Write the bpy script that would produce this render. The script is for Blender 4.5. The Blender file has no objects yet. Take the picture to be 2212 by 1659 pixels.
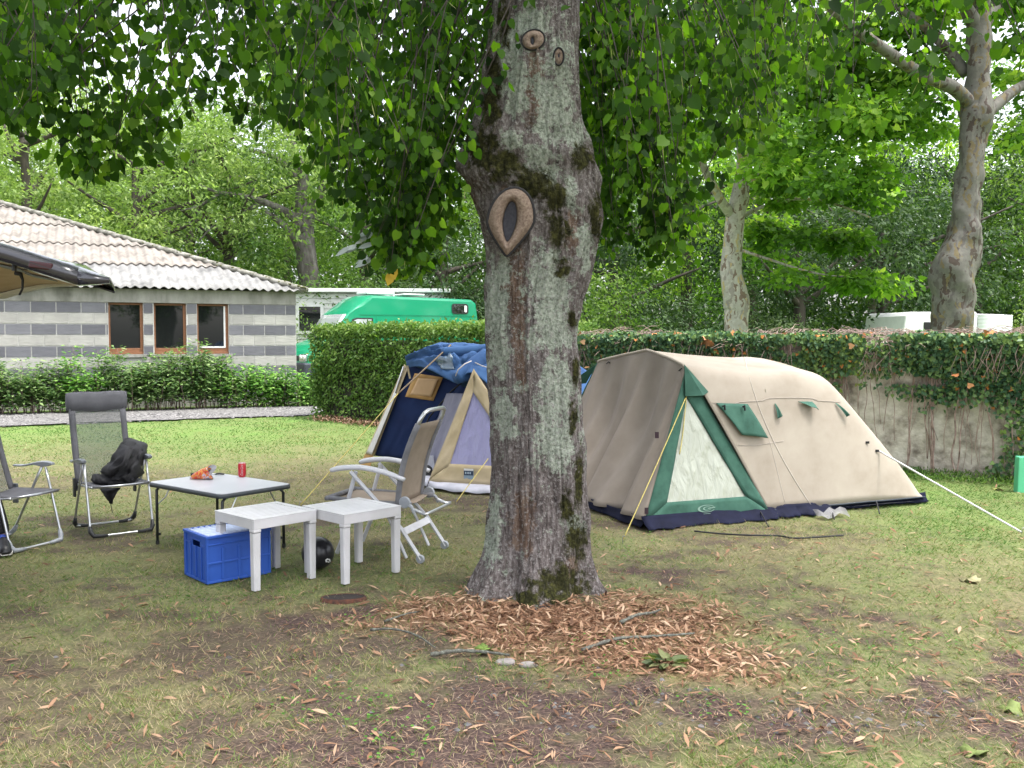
import bpy, math, random
import numpy as np
from mathutils import Vector, Matrix
from mathutils.bvhtree import BVHTree

scene = bpy.context.scene
C = scene.collection
R = math.radians
RNG = np.random.default_rng(7)
random.seed(7)

# ------------------------------------------------------------------ camera, sky, sun
FP = 2015.0                      # focal length in pixels of a 2212 px wide picture
CAMZ = 1.5
PITCH = math.atan(96.5 / FP)
cam_d = bpy.data.cameras.new('camera'); cam = bpy.data.objects.new('camera', cam_d); C.objects.link(cam)
cam_d.sensor_width = 36.0; cam_d.lens = 36.0 * FP / 2212.0; cam_d.clip_start = 0.05; cam_d.clip_end = 600
cam.location = (0, 0, CAMZ); cam.rotation_euler = (math.pi / 2 - PITCH, 0, 0)
scene.camera = cam
SUN_EL, SUN_AZ = R(70), R(115)    # azimuth measured clockwise from +Y
w = bpy.data.worlds.new("World"); scene.world = w; w.use_nodes = True
nt = w.node_tree; nt.nodes.clear()
sky = nt.nodes.new('ShaderNodeTexSky'); sky.sky_type = 'NISHITA'; sky.sun_disc = False
sky.sun_elevation = SUN_EL; sky.sun_rotation = SUN_AZ; sky.dust_density = 4.0; sky.air_density = 1.0
hs = nt.nodes.new('ShaderNodeHueSaturation'); hs.inputs['Saturation'].default_value = 0.28
hs.inputs['Value'].default_value = 1.35
bg = nt.nodes.new('ShaderNodeBackground'); bg.inputs[1].default_value = 0.15
wo = nt.nodes.new('ShaderNodeOutputWorld')
nt.links.new(sky.outputs[0], hs.inputs['Color']); nt.links.new(hs.outputs[0], bg.inputs[0]); nt.links.new(bg.outputs[0], wo.inputs[0])
sd = bpy.data.lights.new('sun', 'SUN'); sun = bpy.data.objects.new('sun', sd); C.objects.link(sun)
sd.energy = 1.5; sd.angle = R(14); sd.color = (1.0, 0.965, 0.91)
sdir = Vector((math.sin(SUN_AZ) * math.cos(SUN_EL), math.cos(SUN_AZ) * math.cos(SUN_EL), math.sin(SUN_EL)))
sun.rotation_euler = sdir.to_track_quat('Z', 'Y').to_euler()
scene.view_settings.view_transform = 'Standard'; scene.view_settings.look = 'None'
scene.view_settings.gamma = 1.0; scene.view_settings.use_curve_mapping = False
scene.view_settings.exposure = 1.5
scene.cycles.max_bounces = 6; scene.cycles.transparent_max_bounces = 12
scene.cycles.diffuse_bounces = 3; scene.cycles.transmission_bounces = 4; scene.cycles.glossy_bounces = 2
scene.cycles.use_denoising = True

# ------------------------------------------------------------------ measuring helpers
_cp, _sp = math.cos(PITCH), math.sin(PITCH)
def ray(px, py):
    a = (px - 1106.0) / FP; b = (829.5 - py) / FP
    return Vector((a, _cp + b * _sp, -_sp + b * _cp))
def at(px, py, Y):
    d = ray(px, py); t = Y / d.y
    return Vector((d.x * t, Y, CAMZ + d.z * t))
def sstep(a, b, x):
    t = np.clip((np.asarray(x, float) - a) / (b - a), 0, 1); return t * t * (3 - 2 * t)
def terr(x, y):
    return 0.2 * float(sstep(10.5, 16.0, y))
def terr_np(x, y):
    return 0.2 * sstep(10.5, 16.0, y)
def gp(px, py, dz=0.0):
    z = 0.0
    for _ in range(8):
        d = ray(px, py); t = (z - CAMZ) / d.z; p = Vector((0, 0, CAMZ)) + d * t
        z = terr(p.x, p.y) + dz
    return p
def hit(bvh, px, py):
    h = bvh.ray_cast(Vector((0, 0, CAMZ)), ray(px, py).normalized())
    return h[0], h[1]

# ------------------------------------------------------------------ noise
def _h(ix, iy, iz, s):
    n = (ix * 374761393 + iy * 668265263 + iz * 2147483647 + s * 1274126177) & 0xffffffff
    n = ((n ^ (n >> 13)) * 1274126177) & 0xffffffff
    n = n ^ (n >> 16)
    return (n & 0xffff) / 65535.0
def vn(x, y, z=0.0, s=0):
    x, y, z = np.broadcast_arrays(np.asarray(x, float), np.asarray(y, float), np.asarray(z, float))
    ix, iy, iz = np.floor(x).astype(np.int64), np.floor(y).astype(np.int64), np.floor(z).astype(np.int64)
    fx, fy, fz = x - ix, y - iy, z - iz
    fx, fy, fz = fx * fx * (3 - 2 * fx), fy * fy * (3 - 2 * fy), fz * fz * (3 - 2 * fz)
    r = 0
    for a in (0, 1):
        for b in (0, 1):
            for c in (0, 1):
                r = r + _h(ix + a, iy + b, iz + c, s) * (fx if a else 1 - fx) * (fy if b else 1 - fy) * (fz if c else 1 - fz)
    return r
def fbm(x, y, z=0.0, s=0, o=4):
    r = 0; a = 0.5; t = 0
    x = np.asarray(x, float); y = np.asarray(y, float); z = np.asarray(z, float)
    for k in range(o):
        r = r + a * vn(x * 2 ** k, y * 2 ** k, z * 2 ** k, s + k); t += a; a *= 0.5
    return r / t

# ------------------------------------------------------------------ materials
def _mat(name):
    m = bpy.data.materials.new(name); m.use_nodes = True
    n = m.node_tree.nodes; n.clear()
    o = n.new('ShaderNodeOutputMaterial'); p = n.new('ShaderNodeBsdfPrincipled')
    m.node_tree.links.new(p.outputs[0], o.inputs[0])
    return m, m.node_tree, p, o
def noise_col(t, cols, scale=8.0, detail=6.0, coord='Object', rough=0.6, stretch=None, dist=0.0):
    n, l = t.nodes, t.links
    tc = n.new('ShaderNodeTexCoord'); mp = n.new('ShaderNodeMapping')
    if stretch: mp.inputs['Scale'].default_value = stretch
    nz = n.new('ShaderNodeTexNoise'); nz.inputs['Scale'].default_value = scale; nz.inputs['Detail'].default_value = detail
    nz.inputs['Roughness'].default_value = rough; nz.inputs['Distortion'].default_value = dist
    cr = n.new('ShaderNodeValToRGB'); cr.color_ramp.elements.remove(cr.color_ramp.elements[1])
    k = len(cols)
    for i, c in enumerate(cols):
        pos = 0.3 + 0.4 * i / max(1, k - 1)
        e = cr.color_ramp.elements[0] if i == 0 else cr.color_ramp.elements.new(pos)
        e.position = pos; e.color = (*c, 1)
    l.new(tc.outputs[coord], mp.inputs[0]); l.new(mp.outputs[0], nz.inputs['Vector']); l.new(nz.outputs['Fac'], cr.inputs[0])
    return cr, nz, mp
def add_bump(t, p, src, strength=0.3, dist=0.01):
    b = t.nodes.new('ShaderNodeBump'); b.inputs['Strength'].default_value = strength; b.inputs['Distance'].default_value = dist
    t.links.new(src, b.inputs['Height']); t.links.new(b.outputs[0], p.inputs['Normal']); return b
def mat(name, cols, rough=0.7, scale=8.0, bump=0.2, metal=0.0, stretch=None, dist=0.005, bscale=None, spec=None, coat=0.0, transl=0.0, detail=6.0, coord='Object'):
    m, t, p, o = _mat(name)
    if not isinstance(cols[0], (tuple, list)): cols = [tuple(c * 0.85 for c in cols), cols]
    cr, nz, mp = noise_col(t, cols, scale, detail, stretch=stretch, coord=coord)
    t.links.new(cr.outputs[0], p.inputs['Base Color'])
    p.inputs['Roughness'].default_value = rough; p.inputs['Metallic'].default_value = metal
    if spec is not None: p.inputs['Specular IOR Level'].default_value = spec
    p.inputs['Coat Weight'].default_value = coat
    if bump:
        n2 = t.nodes.new('ShaderNodeTexNoise'); n2.inputs['Scale'].default_value = bscale or scale * 6; n2.inputs['Detail'].default_value = 3
        t.links.new(mp.outputs[0], n2.inputs['Vector'])
        add_bump(t, p, n2.outputs['Fac'], bump, dist)
    if transl:
        tr = t.nodes.new('ShaderNodeBsdfTranslucent'); mx = t.nodes.new('ShaderNodeMixShader'); mx.inputs[0].default_value = transl
        t.links.new(cr.outputs[0], tr.inputs[0]); t.links.new(p.outputs[0], mx.inputs[1]); t.links.new(tr.outputs[0], mx.inputs[2])
        t.links.new(mx.outputs[0], o.inputs[0])
    return m
def leafmat(name, cols, transl=0.45, tcol=None, rough=0.5, under=None, spec=.2):
    """cols: ramp over the per-leaf random attribute 'rnd'; tcol: light shining through."""
    m, t, p, o = _mat(name); n, l = t.nodes, t.links
    at_ = n.new('ShaderNodeAttribute'); at_.attribute_name = 'rnd'
    cr = n.new('ShaderNodeValToRGB'); els = cr.color_ramp.elements; els.remove(els[1])
    for i, c in enumerate(cols):
        pos = i / max(1, len(cols) - 1)
        e = els[0] if i == 0 else els.new(pos)
        e.position = pos; e.color = (*c, 1)
    l.new(at_.outputs['Fac'], cr.inputs[0])
    src = cr.outputs[0]
    if under:
        g = n.new('ShaderNodeNewGeometry'); mx0 = n.new('ShaderNodeMix'); mx0.data_type = 'RGBA'
        mx0.inputs['B'].default_value = (*under, 1); l.new(g.outputs['Backfacing'], mx0.inputs['Factor']); l.new(src, mx0.inputs['A'])
        l.new(mx0.outputs['Result'], p.inputs['Base Color'])
    else:
        l.new(src, p.inputs['Base Color'])
    p.inputs['Roughness'].default_value = rough; p.inputs['Specular IOR Level'].default_value = spec
    tr = n.new('ShaderNodeBsdfTranslucent'); mx = n.new('ShaderNodeMixShader'); mx.inputs[0].default_value = transl
    mc = n.new('ShaderNodeMix'); mc.data_type = 'RGBA'; mc.blend_type = 'MULTIPLY'; mc.inputs['Factor'].default_value = 1.0
    k = tcol or (1.9, 2.1, 0.7); mc.inputs['B'].default_value = (*k, 1)
    l.new(src, mc.inputs['A']); l.new(mc.outputs['Result'], tr.inputs[0])
    l.new(p.outputs[0], mx.inputs[1]); l.new(tr.outputs[0], mx.inputs[2]); l.new(mx.outputs[0], o.inputs[0])
    return m

# ------------------------------------------------------------------ objects
WM = {}
def link(o): C.objects.link(o); return o
def empty(name, loc, rz=0.0, label=None, cat=None, group=None):
    o = link(bpy.data.objects.new(name, None)); o.location = loc; o.rotation_euler = (0, 0, rz); o.empty_display_size = 0.2
    WM[o.name] = Matrix.Translation(Vector(loc)) @ Matrix.Rotation(rz, 4, 'Z')
    return tag(o, label, cat, group)
def tag(o, label=None, cat=None, group=None, kind=None):
    if label: o['label'] = label
    if cat: o['category'] = cat
    if group: o['group'] = group
    if kind: o['kind'] = kind
    return o
def add(name, me, m=None, parent=None, world=True, smooth=False, bevel=0.0, solid=0.0, sub=0, soff=0.0):
    o = link(bpy.data.objects.new(name, me))
    if m is not None:
        for k in (m if isinstance(m, (list, tuple)) else [m]): me.materials.append(k)
    if smooth and len(me.polygons): me.polygons.foreach_set('use_smooth', np.ones(len(me.polygons), bool))
    if parent is not None:
        o.parent = parent
        if world: o.matrix_parent_inverse = WM[parent.name].inverted(); WM[o.name] = Matrix.Identity(4)
        else: WM[o.name] = WM[parent.name].copy()
    else: WM[o.name] = Matrix.Identity(4)
    if sub:
        s = o.modifiers.new('subdivision', 'SUBSURF'); s.levels = sub; s.render_levels = sub
    if solid:
        s = o.modifiers.new('thickness', 'SOLIDIFY'); s.thickness = solid; s.offset = soff
    if bevel:
        b = o.modifiers.new('bevel', 'BEVEL'); b.width = bevel; b.segments = 2; b.limit_method = 'ANGLE'; b.angle_limit = R(35)
    return o
def npmesh(name, V, F, attrs=None):
    """V (n,3); F (m,k) array of equal-size faces"""
    me = bpy.data.meshes.new(name); V = np.asarray(V, np.float32); F = np.asarray(F, np.int32)
    me.vertices.add(len(V)); me.vertices.foreach_set('co', V.ravel())
    m, k = F.shape
    me.loops.add(m * k); me.loops.foreach_set('vertex_index', F.ravel())
    me.polygons.add(m); me.polygons.foreach_set('loop_start', np.arange(m, dtype=np.int32) * k)
    try: me.polygons.foreach_set('loop_total', np.full(m, k, np.int32))
    except Exception: pass
    if attrs:
        for a, v in attrs.items():
            v = np.asarray(v, np.float32)
            if v.ndim == 1:
                at_ = me.attributes.new(a, 'FLOAT', 'POINT'); at_.data.foreach_set('value', v)
            else:
                if v.shape[1] == 3: v = np.concatenate([v, np.ones((len(v), 1), np.float32)], 1)
                at_ = me.attributes.new(a, 'FLOAT_COLOR', 'POINT'); at_.data.foreach_set('color', v.ravel())
    me.update(calc_edges=True); me.validate()
    return me
class MB:
    def __init__(s): s.v = []; s.f = []
    def box(s, c, d, M=None):
        b = len(s.v); c = Vector(c)
        for x in (-.5, .5):
            for y in (-.5, .5):
                for z in (-.5, .5):
                    q = Vector((x * d[0], y * d[1], z * d[2]))
                    if M is not None: q = M @ q
                    s.v.append(c + q)
        for f in ((0, 1, 3, 2), (4, 6, 7, 5), (0, 4, 5, 1), (2, 3, 7, 6), (0, 2, 6, 4), (1, 5, 7, 3)): s.f.append(tuple(b + i for i in f))
        return s
    def tube(s, pts, r, n=8, caps=True, flat=1.0, closed=False):
        pts = [Vector(p) for p in pts]; k = len(pts); b = len(s.v)
        rs = r if isinstance(r, (list, tuple, np.ndarray)) else [r] * k
        up = None
        for i, p in enumerate(pts):
            if closed: d = pts[(i + 1) % k] - pts[i - 1]
            else: d = pts[min(i + 1, k - 1)] - pts[max(i - 1, 0)]
            if d.length < 1e-9: d = Vector((0, 0, 1))
            d.normalize()
            if up is None: up = Vector((0, 0, 1)) if abs(d.z) < 0.9 else Vector((0, 1, 0))
            a = d.cross(up)
            if a.length < 1e-4: a = d.cross(Vector((1, 0, 0)))
            a.normalize(); c = a.cross(d).normalized(); up = c
            for j in range(n):
                t = 2 * math.pi * j / n
                s.v.append(p + a * (math.cos(t) * rs[i]) + c * (math.sin(t) * rs[i] * flat))
        for i in range(k if closed else k - 1):
            i2 = (i + 1) % k
            for j in range(n):
                j2 = (j + 1) % n
                s.f.append((b + i * n + j, b + i * n + j2, b + i2 * n + j2, b + i2 * n + j))
        if caps and not closed:
            s.f.append(tuple(b + j for j in reversed(range(n)))); s.f.append(tuple(b + (k - 1) * n + j for j in range(n)))
        return s
    def lathe(s, prof, c=(0, 0, 0), n=24, M=None):
        b = len(s.v); c = Vector(c)
        for r, z in prof:
            for j in range(n):
                t = 2 * math.pi * j / n; q = Vector((math.cos(t) * r, math.sin(t) * r, z))
                if M is not None: q = M @ q
                s.v.append(c + q)
        for i in range(len(prof) - 1):
            for j in range(n):
                j2 = (j + 1) % n
                s.f.append((b + i * n + j, b + i * n + j2, b + (i + 1) * n + j2, b + (i + 1) * n + j))
        return s
    def prism(s, poly, v):
        """poly: list of 3-D points, extruded by v"""
        b = len(s.v); k = len(poly); v = Vector(v)
        for p in poly: s.v.append(Vector(p))
        for p in poly: s.v.append(Vector(p) + v)
        s.f.append(tuple(b + i for i in reversed(range(k)))); s.f.append(tuple(b + k + i for i in range(k)))
        for i in range(k):
            j = (i + 1) % k; s.f.append((b + i, b + j, b + k + j, b + k + i))
        return s
    def grid(s, G):
        """G: rows of points"""
        b = len(s.v); m = len(G); n = len(G[0])
        for row in G:
            for p in row: s.v.append(Vector(p))
        for i in range(m - 1):
            for j in range(n - 1): s.f.append((b + i * n + j, b + i * n + j + 1, b + (i + 1) * n + j + 1, b + (i + 1) * n + j))
        return s
    def face(s, pts):
        b = len(s.v); s.v += [Vector(p) for p in pts]; s.f.append(tuple(range(b, b + len(pts)))); return s
    def mesh(s, name='mesh', normals=False):
        me = bpy.data.meshes.new(name); me.from_pydata([tuple(p) for p in s.v], [], s.f); me.update()
        if normals:
            import bmesh
            bm = bmesh.new(); bm.from_mesh(me); bmesh.ops.recalc_face_normals(bm, faces=bm.faces); bm.to_mesh(me); bm.free()
        return me
    def build(s, name, m=None, parent=None, **k):
        nn = k.pop('normals', True)
        return add(name, s.mesh(name, nn), m, parent, **k)
def crom(P, n):
    P = [Vector(p) for p in P]; Q = [P[0] * 2 - P[1]] + P + [P[-1] * 2 - P[-2]]; out = []
    for i in range(1, len(Q) - 2):
        for k in range(n):
            t = k / n; a, b, c, d = Q[i - 1], Q[i], Q[i + 1], Q[i + 2]
            out.append(0.5 * ((2 * b) + (c - a) * t + (2 * a - 5 * b + 4 * c - d) * t * t + (3 * b - a - 3 * c + d) * t ** 3))
    out.append(P[-1]); return out
def copy_thing(root, loc, rz, label=None, group=None):
    def cp(o, par):
        c = o.copy(); C.objects.link(c); c.parent = par
        for ch in [x for x in list(o.children)]: cp(ch, c)
        return c
    r = cp(root, None); r.location = loc; r.rotation_euler = (0, 0, rz)
    WM[r.name] = Matrix.Translation(Vector(loc)) @ Matrix.Rotation(rz, 4, 'Z')
    if label: r['label'] = label
    if group: r['group'] = group
    return r

# ------------------------------------------------------------------ leaves
def unit(a): return a / np.maximum(np.linalg.norm(a, axis=1, keepdims=True), 1e-9)
TEMPL = {
 'rhomb': (np.array([(0, 0, 0), (.33, .5, .1), (0, 1, 0), (-.33, .5, .1)]), [(0, 1, 2, 3)]),
 'narrow': (np.array([(0, 0, 0), (.17, .45, .05), (0, 1, -.08), (-.17, .45, .05)]), [(0, 1, 2, 3)]),
 'heart': (np.array([(0, .04, 0), (.30, -.04, .03), (.50, .22, .06), (.44, .58, .05), (.20, .84, .02), (0, 1.04, -.03),
                     (-.20, .84, .02), (-.44, .58, .05), (-.50, .22, .06), (-.30, -.04, .03)]),
           [(0, 1, 2, 3, 4, 5), (0, 5, 6, 7, 8, 9)]),
 'ivy': (np.array([(0, 0, 0), (.42, -.12, .05), (.5, .3, .03), (0, 1, 0), (-.5, .3, .03), (-.42, -.12, .05)]), [(0, 1, 2, 3), (0, 3, 4, 5)]),
 'blade': (np.array([(-.5, 0, 0), (.5, 0, 0), (0, 1, 0)]), [(0, 1, 2)]),
 'bract': (np.array([(-.05, 0, 0), (.05, 0, 0), (.5, .35, .3), (-.5, .35, .3), (.42, .7, .35), (-.42, .7, .35), (.0, 1, .05), (-.03, 1, .05)]),
           [(0, 1, 2, 3), (3, 2, 4, 5), (5, 4, 6, 7)]),
}
def leaves(Pos, axis, normal, length, width, kind='rhomb', rnd=None, rng=RNG):
    T, F = TEMPL[kind]; n = len(Pos); k = len(T)
    y = unit(axis); z = unit(normal - y * np.sum(normal * y, 1, keepdims=True)); x = np.cross(y, z)
    L = np.broadcast_to(np.asarray(length, float), (n,))[:, None, None]; W = np.broadcast_to(np.asarray(width, float), (n,))[:, None, None]
    V = Pos[:, None, :] + x[:, None, :] * T[None, :, 0:1] * W + y[:, None, :] * T[None, :, 1:2] * L + z[:, None, :] * T[None, :, 2:3] * W
    V = V.reshape(-1, 3)
    Fa = np.array(F)[None, :, :] + (np.arange(n) * k)[:, None, None]
    Fa = Fa.reshape(-1, Fa.shape[2])
    if rnd is None: rnd = rng.random(n)
    return V, Fa, np.repeat(rnd, k)
def leaf_obj(name, Pos, axis, normal, length, width, kind, m, parent=None, rnd=None, world=True, smooth=False):
    V, F, r = leaves(np.asarray(Pos), np.asarray(axis), np.asarray(normal), length, width, kind, rnd)
    return add(name, npmesh(name, V, F, {'rnd': r}), m, parent, world=world, smooth=smooth)
def rdir(n, rng=RNG):
    return unit(rng.normal(size=(n, 3)))
# ================================================================== GROUND
def ground_fields(x, y):
    """soil (bare earth), green (lush), litter (bract carpet) in 0..1 for any world position"""
    n1 = fbm(x * 1.3, y * 1.3, 0, 11, 4); n2 = fbm(x * 5, y * 5, 0, 23, 3); n3 = fbm(x * .5, y * .5, 3, 37, 3)
    nearf = 1 - sstep(3.6, 5.6, y)
    n4 = fbm(x * 14, y * 14, 0, 29, 3)
    soil = .85 * sstep(.44, .66, n1 * .42 + n2 * .30 + n4 * .28 + .10 * nearf - .02)
    # bare earth patches measured in the photograph (world metres)
    for cx, cy, rx, ry, a in ((.75, 3.8, .95, .22, .75), (1.5, 3.55, .6, .2, .6), (-.2, 3.3, .5, .2, .5), (2.3, 4.1, .4, .25, .5), (1.9, 5.0, .35, .15, .4), (-1.0, 5.05, .28, .16, .7), (1.05, 6.0, .7, .25, .3), (-.35, 3.6, .6, .25, .2), (1.75, 3.7, .5, .3, .3)):
        soil = soil + a * np.exp(-(((x - cx) / rx) ** 2 + ((y - cy) / ry) ** 2)) * (.5 + n2)
    far = sstep(8.5, 12.5, y); soil = soil * (1 - .85 * far) * (1 - .7 * sstep(2.2, 4.2, x - .2 * (8 - y)) * sstep(5, 7, y))
    right = sstep(1.8, 3.6, x) * sstep(5.5, 8.0, y)
    green = np.clip(.20 + .5 * sstep(11.3, 14.0, y) + .45 * right + .6 * (n3 - .5) + .5 * (n2 - .5), 0, 1)
    dx, dy = x - .12, y - 4.95
    d = np.sqrt((dx / 1.2) ** 2 + (dy / .55) ** 2)
    d2 = np.sqrt(((x - .62) / .72) ** 2 + ((y - 4.42) / .33) ** 2)
    lit = np.maximum(1 - sstep(.30, 1.30, d + (n1 - .5) * 1.5 + (n2 - .5) * .6), .85 * (1 - sstep(.3, 1.25, d2 + (n1 - .5) * 1.5 + (n2 - .5) * .6)))
    return np.clip(soil, 0, 1), green, lit
def nonuni(segs):
    out = []
    for a, b, s in segs: out += list(np.arange(a, b, s))
    out.append(segs[-1][1]); return np.array(out)
gx = nonuni([(-400, -60, 40), (-60, -12, 4), (-12, -6, .3), (-6, 6.5, .045), (6.5, 14, .3), (14, 60, 4), (60, 400, 40)])
gy = nonuni([(-60, -4, 4), (-4, 2.6, .4), (2.6, 9, .045), (9, 16.5, .09), (16.5, 30, .7), (30, 60, 5), (60, 500, 40)])
X, Y = np.meshgrid(gx, gy); Z = terr_np(X, Y)
soil_, green_, lit_ = ground_fields(X, Y)
nearm = (np.abs(X) < 8) & (Y > 2) & (Y < 17)
Z = Z + np.where(nearm, (fbm(X * 9, Y * 9, 0, 5, 3) - .5) * .022 + (fbm(X * 1.2, Y * 1.2, 0, 6, 2) - .5) * .03 - .01, 0)
# root mound at the big tree, small hollow beside the plastic tables
Z = Z + .05 * np.exp(-(((X - .12) / .55) ** 2 + ((Y - 5.45) / .5) ** 2)) - .035 * np.exp(-(((X + 1.0) / .16) ** 2 + ((Y - 5.1) / .1) ** 2))
m_, n_ = X.shape; idx = np.arange(m_ * n_).reshape(m_, n_)
Fg = np.stack([idx[:-1, :-1], idx[:-1, 1:], idx[1:, 1:], idx[1:, :-1]], -1).reshape(-1, 4)
gmask = np.stack([soil_, green_, lit_], -1).reshape(-1, 3)
me = npmesh('ground', np.stack([X, Y, Z], -1).reshape(-1, 3), Fg, {'mask': gmask})
def gz(x, y):
    """ground height incl. small relief, numpy"""
    z = terr_np(x, y); nm = (np.abs(x) < 8) & (y > 2) & (y < 17)
    z = z + np.where(nm, (fbm(x * 9, y * 9, 0, 5, 3) - .5) * .022 + (fbm(x * 1.2, y * 1.2, 0, 6, 2) - .5) * .03 - .01, 0)
    return z + .05 * np.exp(-(((x - .12) / .55) ** 2 + ((y - 5.45) / .5) ** 2)) - .035 * np.exp(-(((x + 1.0) / .16) ** 2 + ((y - 5.1) / .1) ** 2))
def ground_material():
    m, t, p, o = _mat('ground'); n, l = t.nodes, t.links
    a = n.new('ShaderNodeAttribute'); a.attribute_name = 'mask'
    sp = n.new('ShaderNodeSeparateColor'); l.new(a.outputs['Color'], sp.inputs[0])
    g1, nz1, _ = noise_col(t, [(.05, .053, .025), (.142, .13, .066), (.28, .24, .135)], 55, 10, rough=.75, stretch=(1, .6, 1))
    g2, nz2, _ = noise_col(t, [(.055, .12, .02), (.11, .215, .04), (.20, .31, .08)], 50, 10, rough=.75)
    g3, nz3, _ = noise_col(t, [(.022, .015, .014), (.06, .040, .036), (.17, .115, .095)], 60, 10, rough=.75)
    g4, nz4, _ = noise_col(t, [(.07, .04, .028), (.20, .11, .065), (.34, .20, .12)], 60, 10)
    def mix(f, A, B):
        x = n.new('ShaderNodeMix'); x.data_type = 'RGBA'; l.new(f, x.inputs['Factor']); l.new(A, x.inputs['A']); l.new(B, x.inputs['B']); return x.outputs['Result']
    r = mix(sp.outputs[1], g1.outputs[0], g2.outputs[0]); r = mix(sp.outputs[0], r, g3.outputs[0]); r = mix(sp.outputs[2], r, g4.outputs[0])
    l.new(r, p.inputs['Base Color']); p.inputs['Roughness'].default_value = .95; p.inputs['Specular IOR Level'].default_value = .2
    add_bump(t, p, nz3.outputs['Fac'], .5, .01)
    return m
g = add('ground', me, ground_material(), smooth=True); tag(g, kind='structure')

# gravel path between lawn and building: a sheet 4 mm above the terrain
near_e = [gp(-500, 946), gp(-200, 930), gp(0, 922), gp(230, 913), gp(450, 905), gp(690, 898), gp(800, 896)]
far_e = [gp(-500, 905), gp(-200, 900), gp(0, 896), gp(230, 890), gp(450, 884), gp(690, 876), gp(800, 874)]
ne, fe = crom(near_e, 10), crom(far_e, 10)
Gp = []
for k in range(9):
    row = []
    for i, (a, b) in enumerate(zip(ne, fe)):
        q = a.lerp(b, k / 8)
        if k == 0: q += Vector((0, (vn(i * .9, 0, 0, 3) - .5) * .12, 0))
        row.append(Vector((q.x, q.y, terr(q.x, q.y) + .012 + .008 * float(vn(i * 1.3, k * 1.1, 0, 9)))))
    Gp.append(row)
def gravel_material():
    m, t, p, o = _mat('gravel'); n, l = t.nodes, t.links
    v = n.new('ShaderNodeTexVoronoi'); v.inputs['Scale'].default_value = 30
    tc = n.new('ShaderNodeTexCoord'); l.new(tc.outputs['Object'], v.inputs['Vector'])
    cr = n.new('ShaderNodeValToRGB'); e = cr.color_ramp.elements; e[0].color = (.06, .058, .058, 1); e[1].color = (.23, .22, .215, 1)
    sp = n.new('ShaderNodeSeparateColor'); l.new(v.outputs['Color'], sp.inputs[0]); l.new(sp.outputs[0], cr.inputs[0])
    l.new(cr.outputs[0], p.inputs['Base Color']); p.inputs['Roughness'].default_value = .85
    add_bump(t, p, v.outputs['Distance'], .8, .02)
    return m
tag(MB().grid(Gp).build('path', gravel_material(), smooth=True, normals=False), kind='structure')
# loose stones lying on the path
prng = np.random.default_rng(5)
def stones(name, px, py, s, m, kind='stuff', dz=.006):
    n = len(px); T = np.array([(1, 0, 0), (0, 1, 0), (-1, 0, 0), (0, -1, 0), (.1, .1, .7)]) ; Fq = [(0, 1, 4), (1, 2, 4), (2, 3, 4), (3, 0, 4)]
    a = prng.random(n) * 6.28; st = .5 + prng.random(n) * .9
    ca, sa = np.cos(a), np.sin(a)
    lx = T[None, :, 0] * s[:, None]; ly = T[None, :, 1] * (s * st)[:, None]; lz = T[None, :, 2] * (s * .8)[:, None]
    Vx = lx * ca[:, None] - ly * sa[:, None] + px[:, None]; Vy = lx * sa[:, None] + ly * ca[:, None] + py[:, None]
    Vz = lz + (gz(px, py) + dz)[:, None]
    F = np.array(Fq)[None] + (np.arange(n) * 5)[:, None, None]
    o = add(name, npmesh(name, np.stack([Vx, Vy, Vz], -1).reshape(-1, 3), F.reshape(-1, 3), {'rnd': np.repeat(prng.random(n), 5)}), m, smooth=True)
    return tag(o, kind=kind)
n = 9000; tt = prng.random(n) * (len(ne) - 1.001); ii = tt.astype(int); fr = tt - ii; ww = prng.random(n)
A = np.array(ne)[ii] * (1 - fr)[:, None] + np.array(ne)[ii + 1] * fr[:, None]; B = np.array(fe)[ii] * (1 - fr)[:, None] + np.array(fe)[ii + 1] * fr[:, None]
P = A * (1 - ww)[:, None] + B * ww[:, None]
def rndmat(name, cols, rough=.7, spec=.3):
    m, t, p, o = _mat(name); n_ = t.nodes
    a = n_.new('ShaderNodeAttribute'); a.attribute_name = 'rnd'; cr = n_.new('ShaderNodeValToRGB'); els = cr.color_ramp.elements; els.remove(els[1])
    for i, c in enumerate(cols):
        e = els[0] if i == 0 else els.new(i / max(1, len(cols) - 1))
        e.position = i / max(1, len(cols) - 1); e.color = (*c, 1)
    t.links.new(a.outputs['Fac'], cr.inputs[0]); t.links.new(cr.outputs[0], p.inputs['Base Color'])
    p.inputs['Roughness'].default_value = rough; p.inputs['Specular IOR Level'].default_value = spec
    return m
tag(stones('path_stones', P[:, 0], P[:, 1], .012 + .022 * prng.random(n), rndmat('path stone', [(.05, .048, .048), (.135, .13, .13), (.26, .25, .245)]), dz=.014), 'grey and pale chips of gravel lying on the path before the building', 'gravel')
# pebbles pressed into the bare earth at the lower right
n = 300; px = .9 + prng.normal(size=n) * 1.1; py = 3.8 + np.abs(prng.normal(size=n)) * .5 - .3
sf = ground_fields(px, py)[0]; k = (sf > .45) & (py > 3); px, py = px[k], py[k]
tag(stones('pebbles', px, py, .006 + .014 * prng.random(len(px)) ** 2, rndmat('pebble', [(.045, .044, .046), (.085, .083, .088), (.16, .155, .16)]), dz=0), 'small grey pebbles in the bare earth in front of the big tree', 'pebbles')

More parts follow.
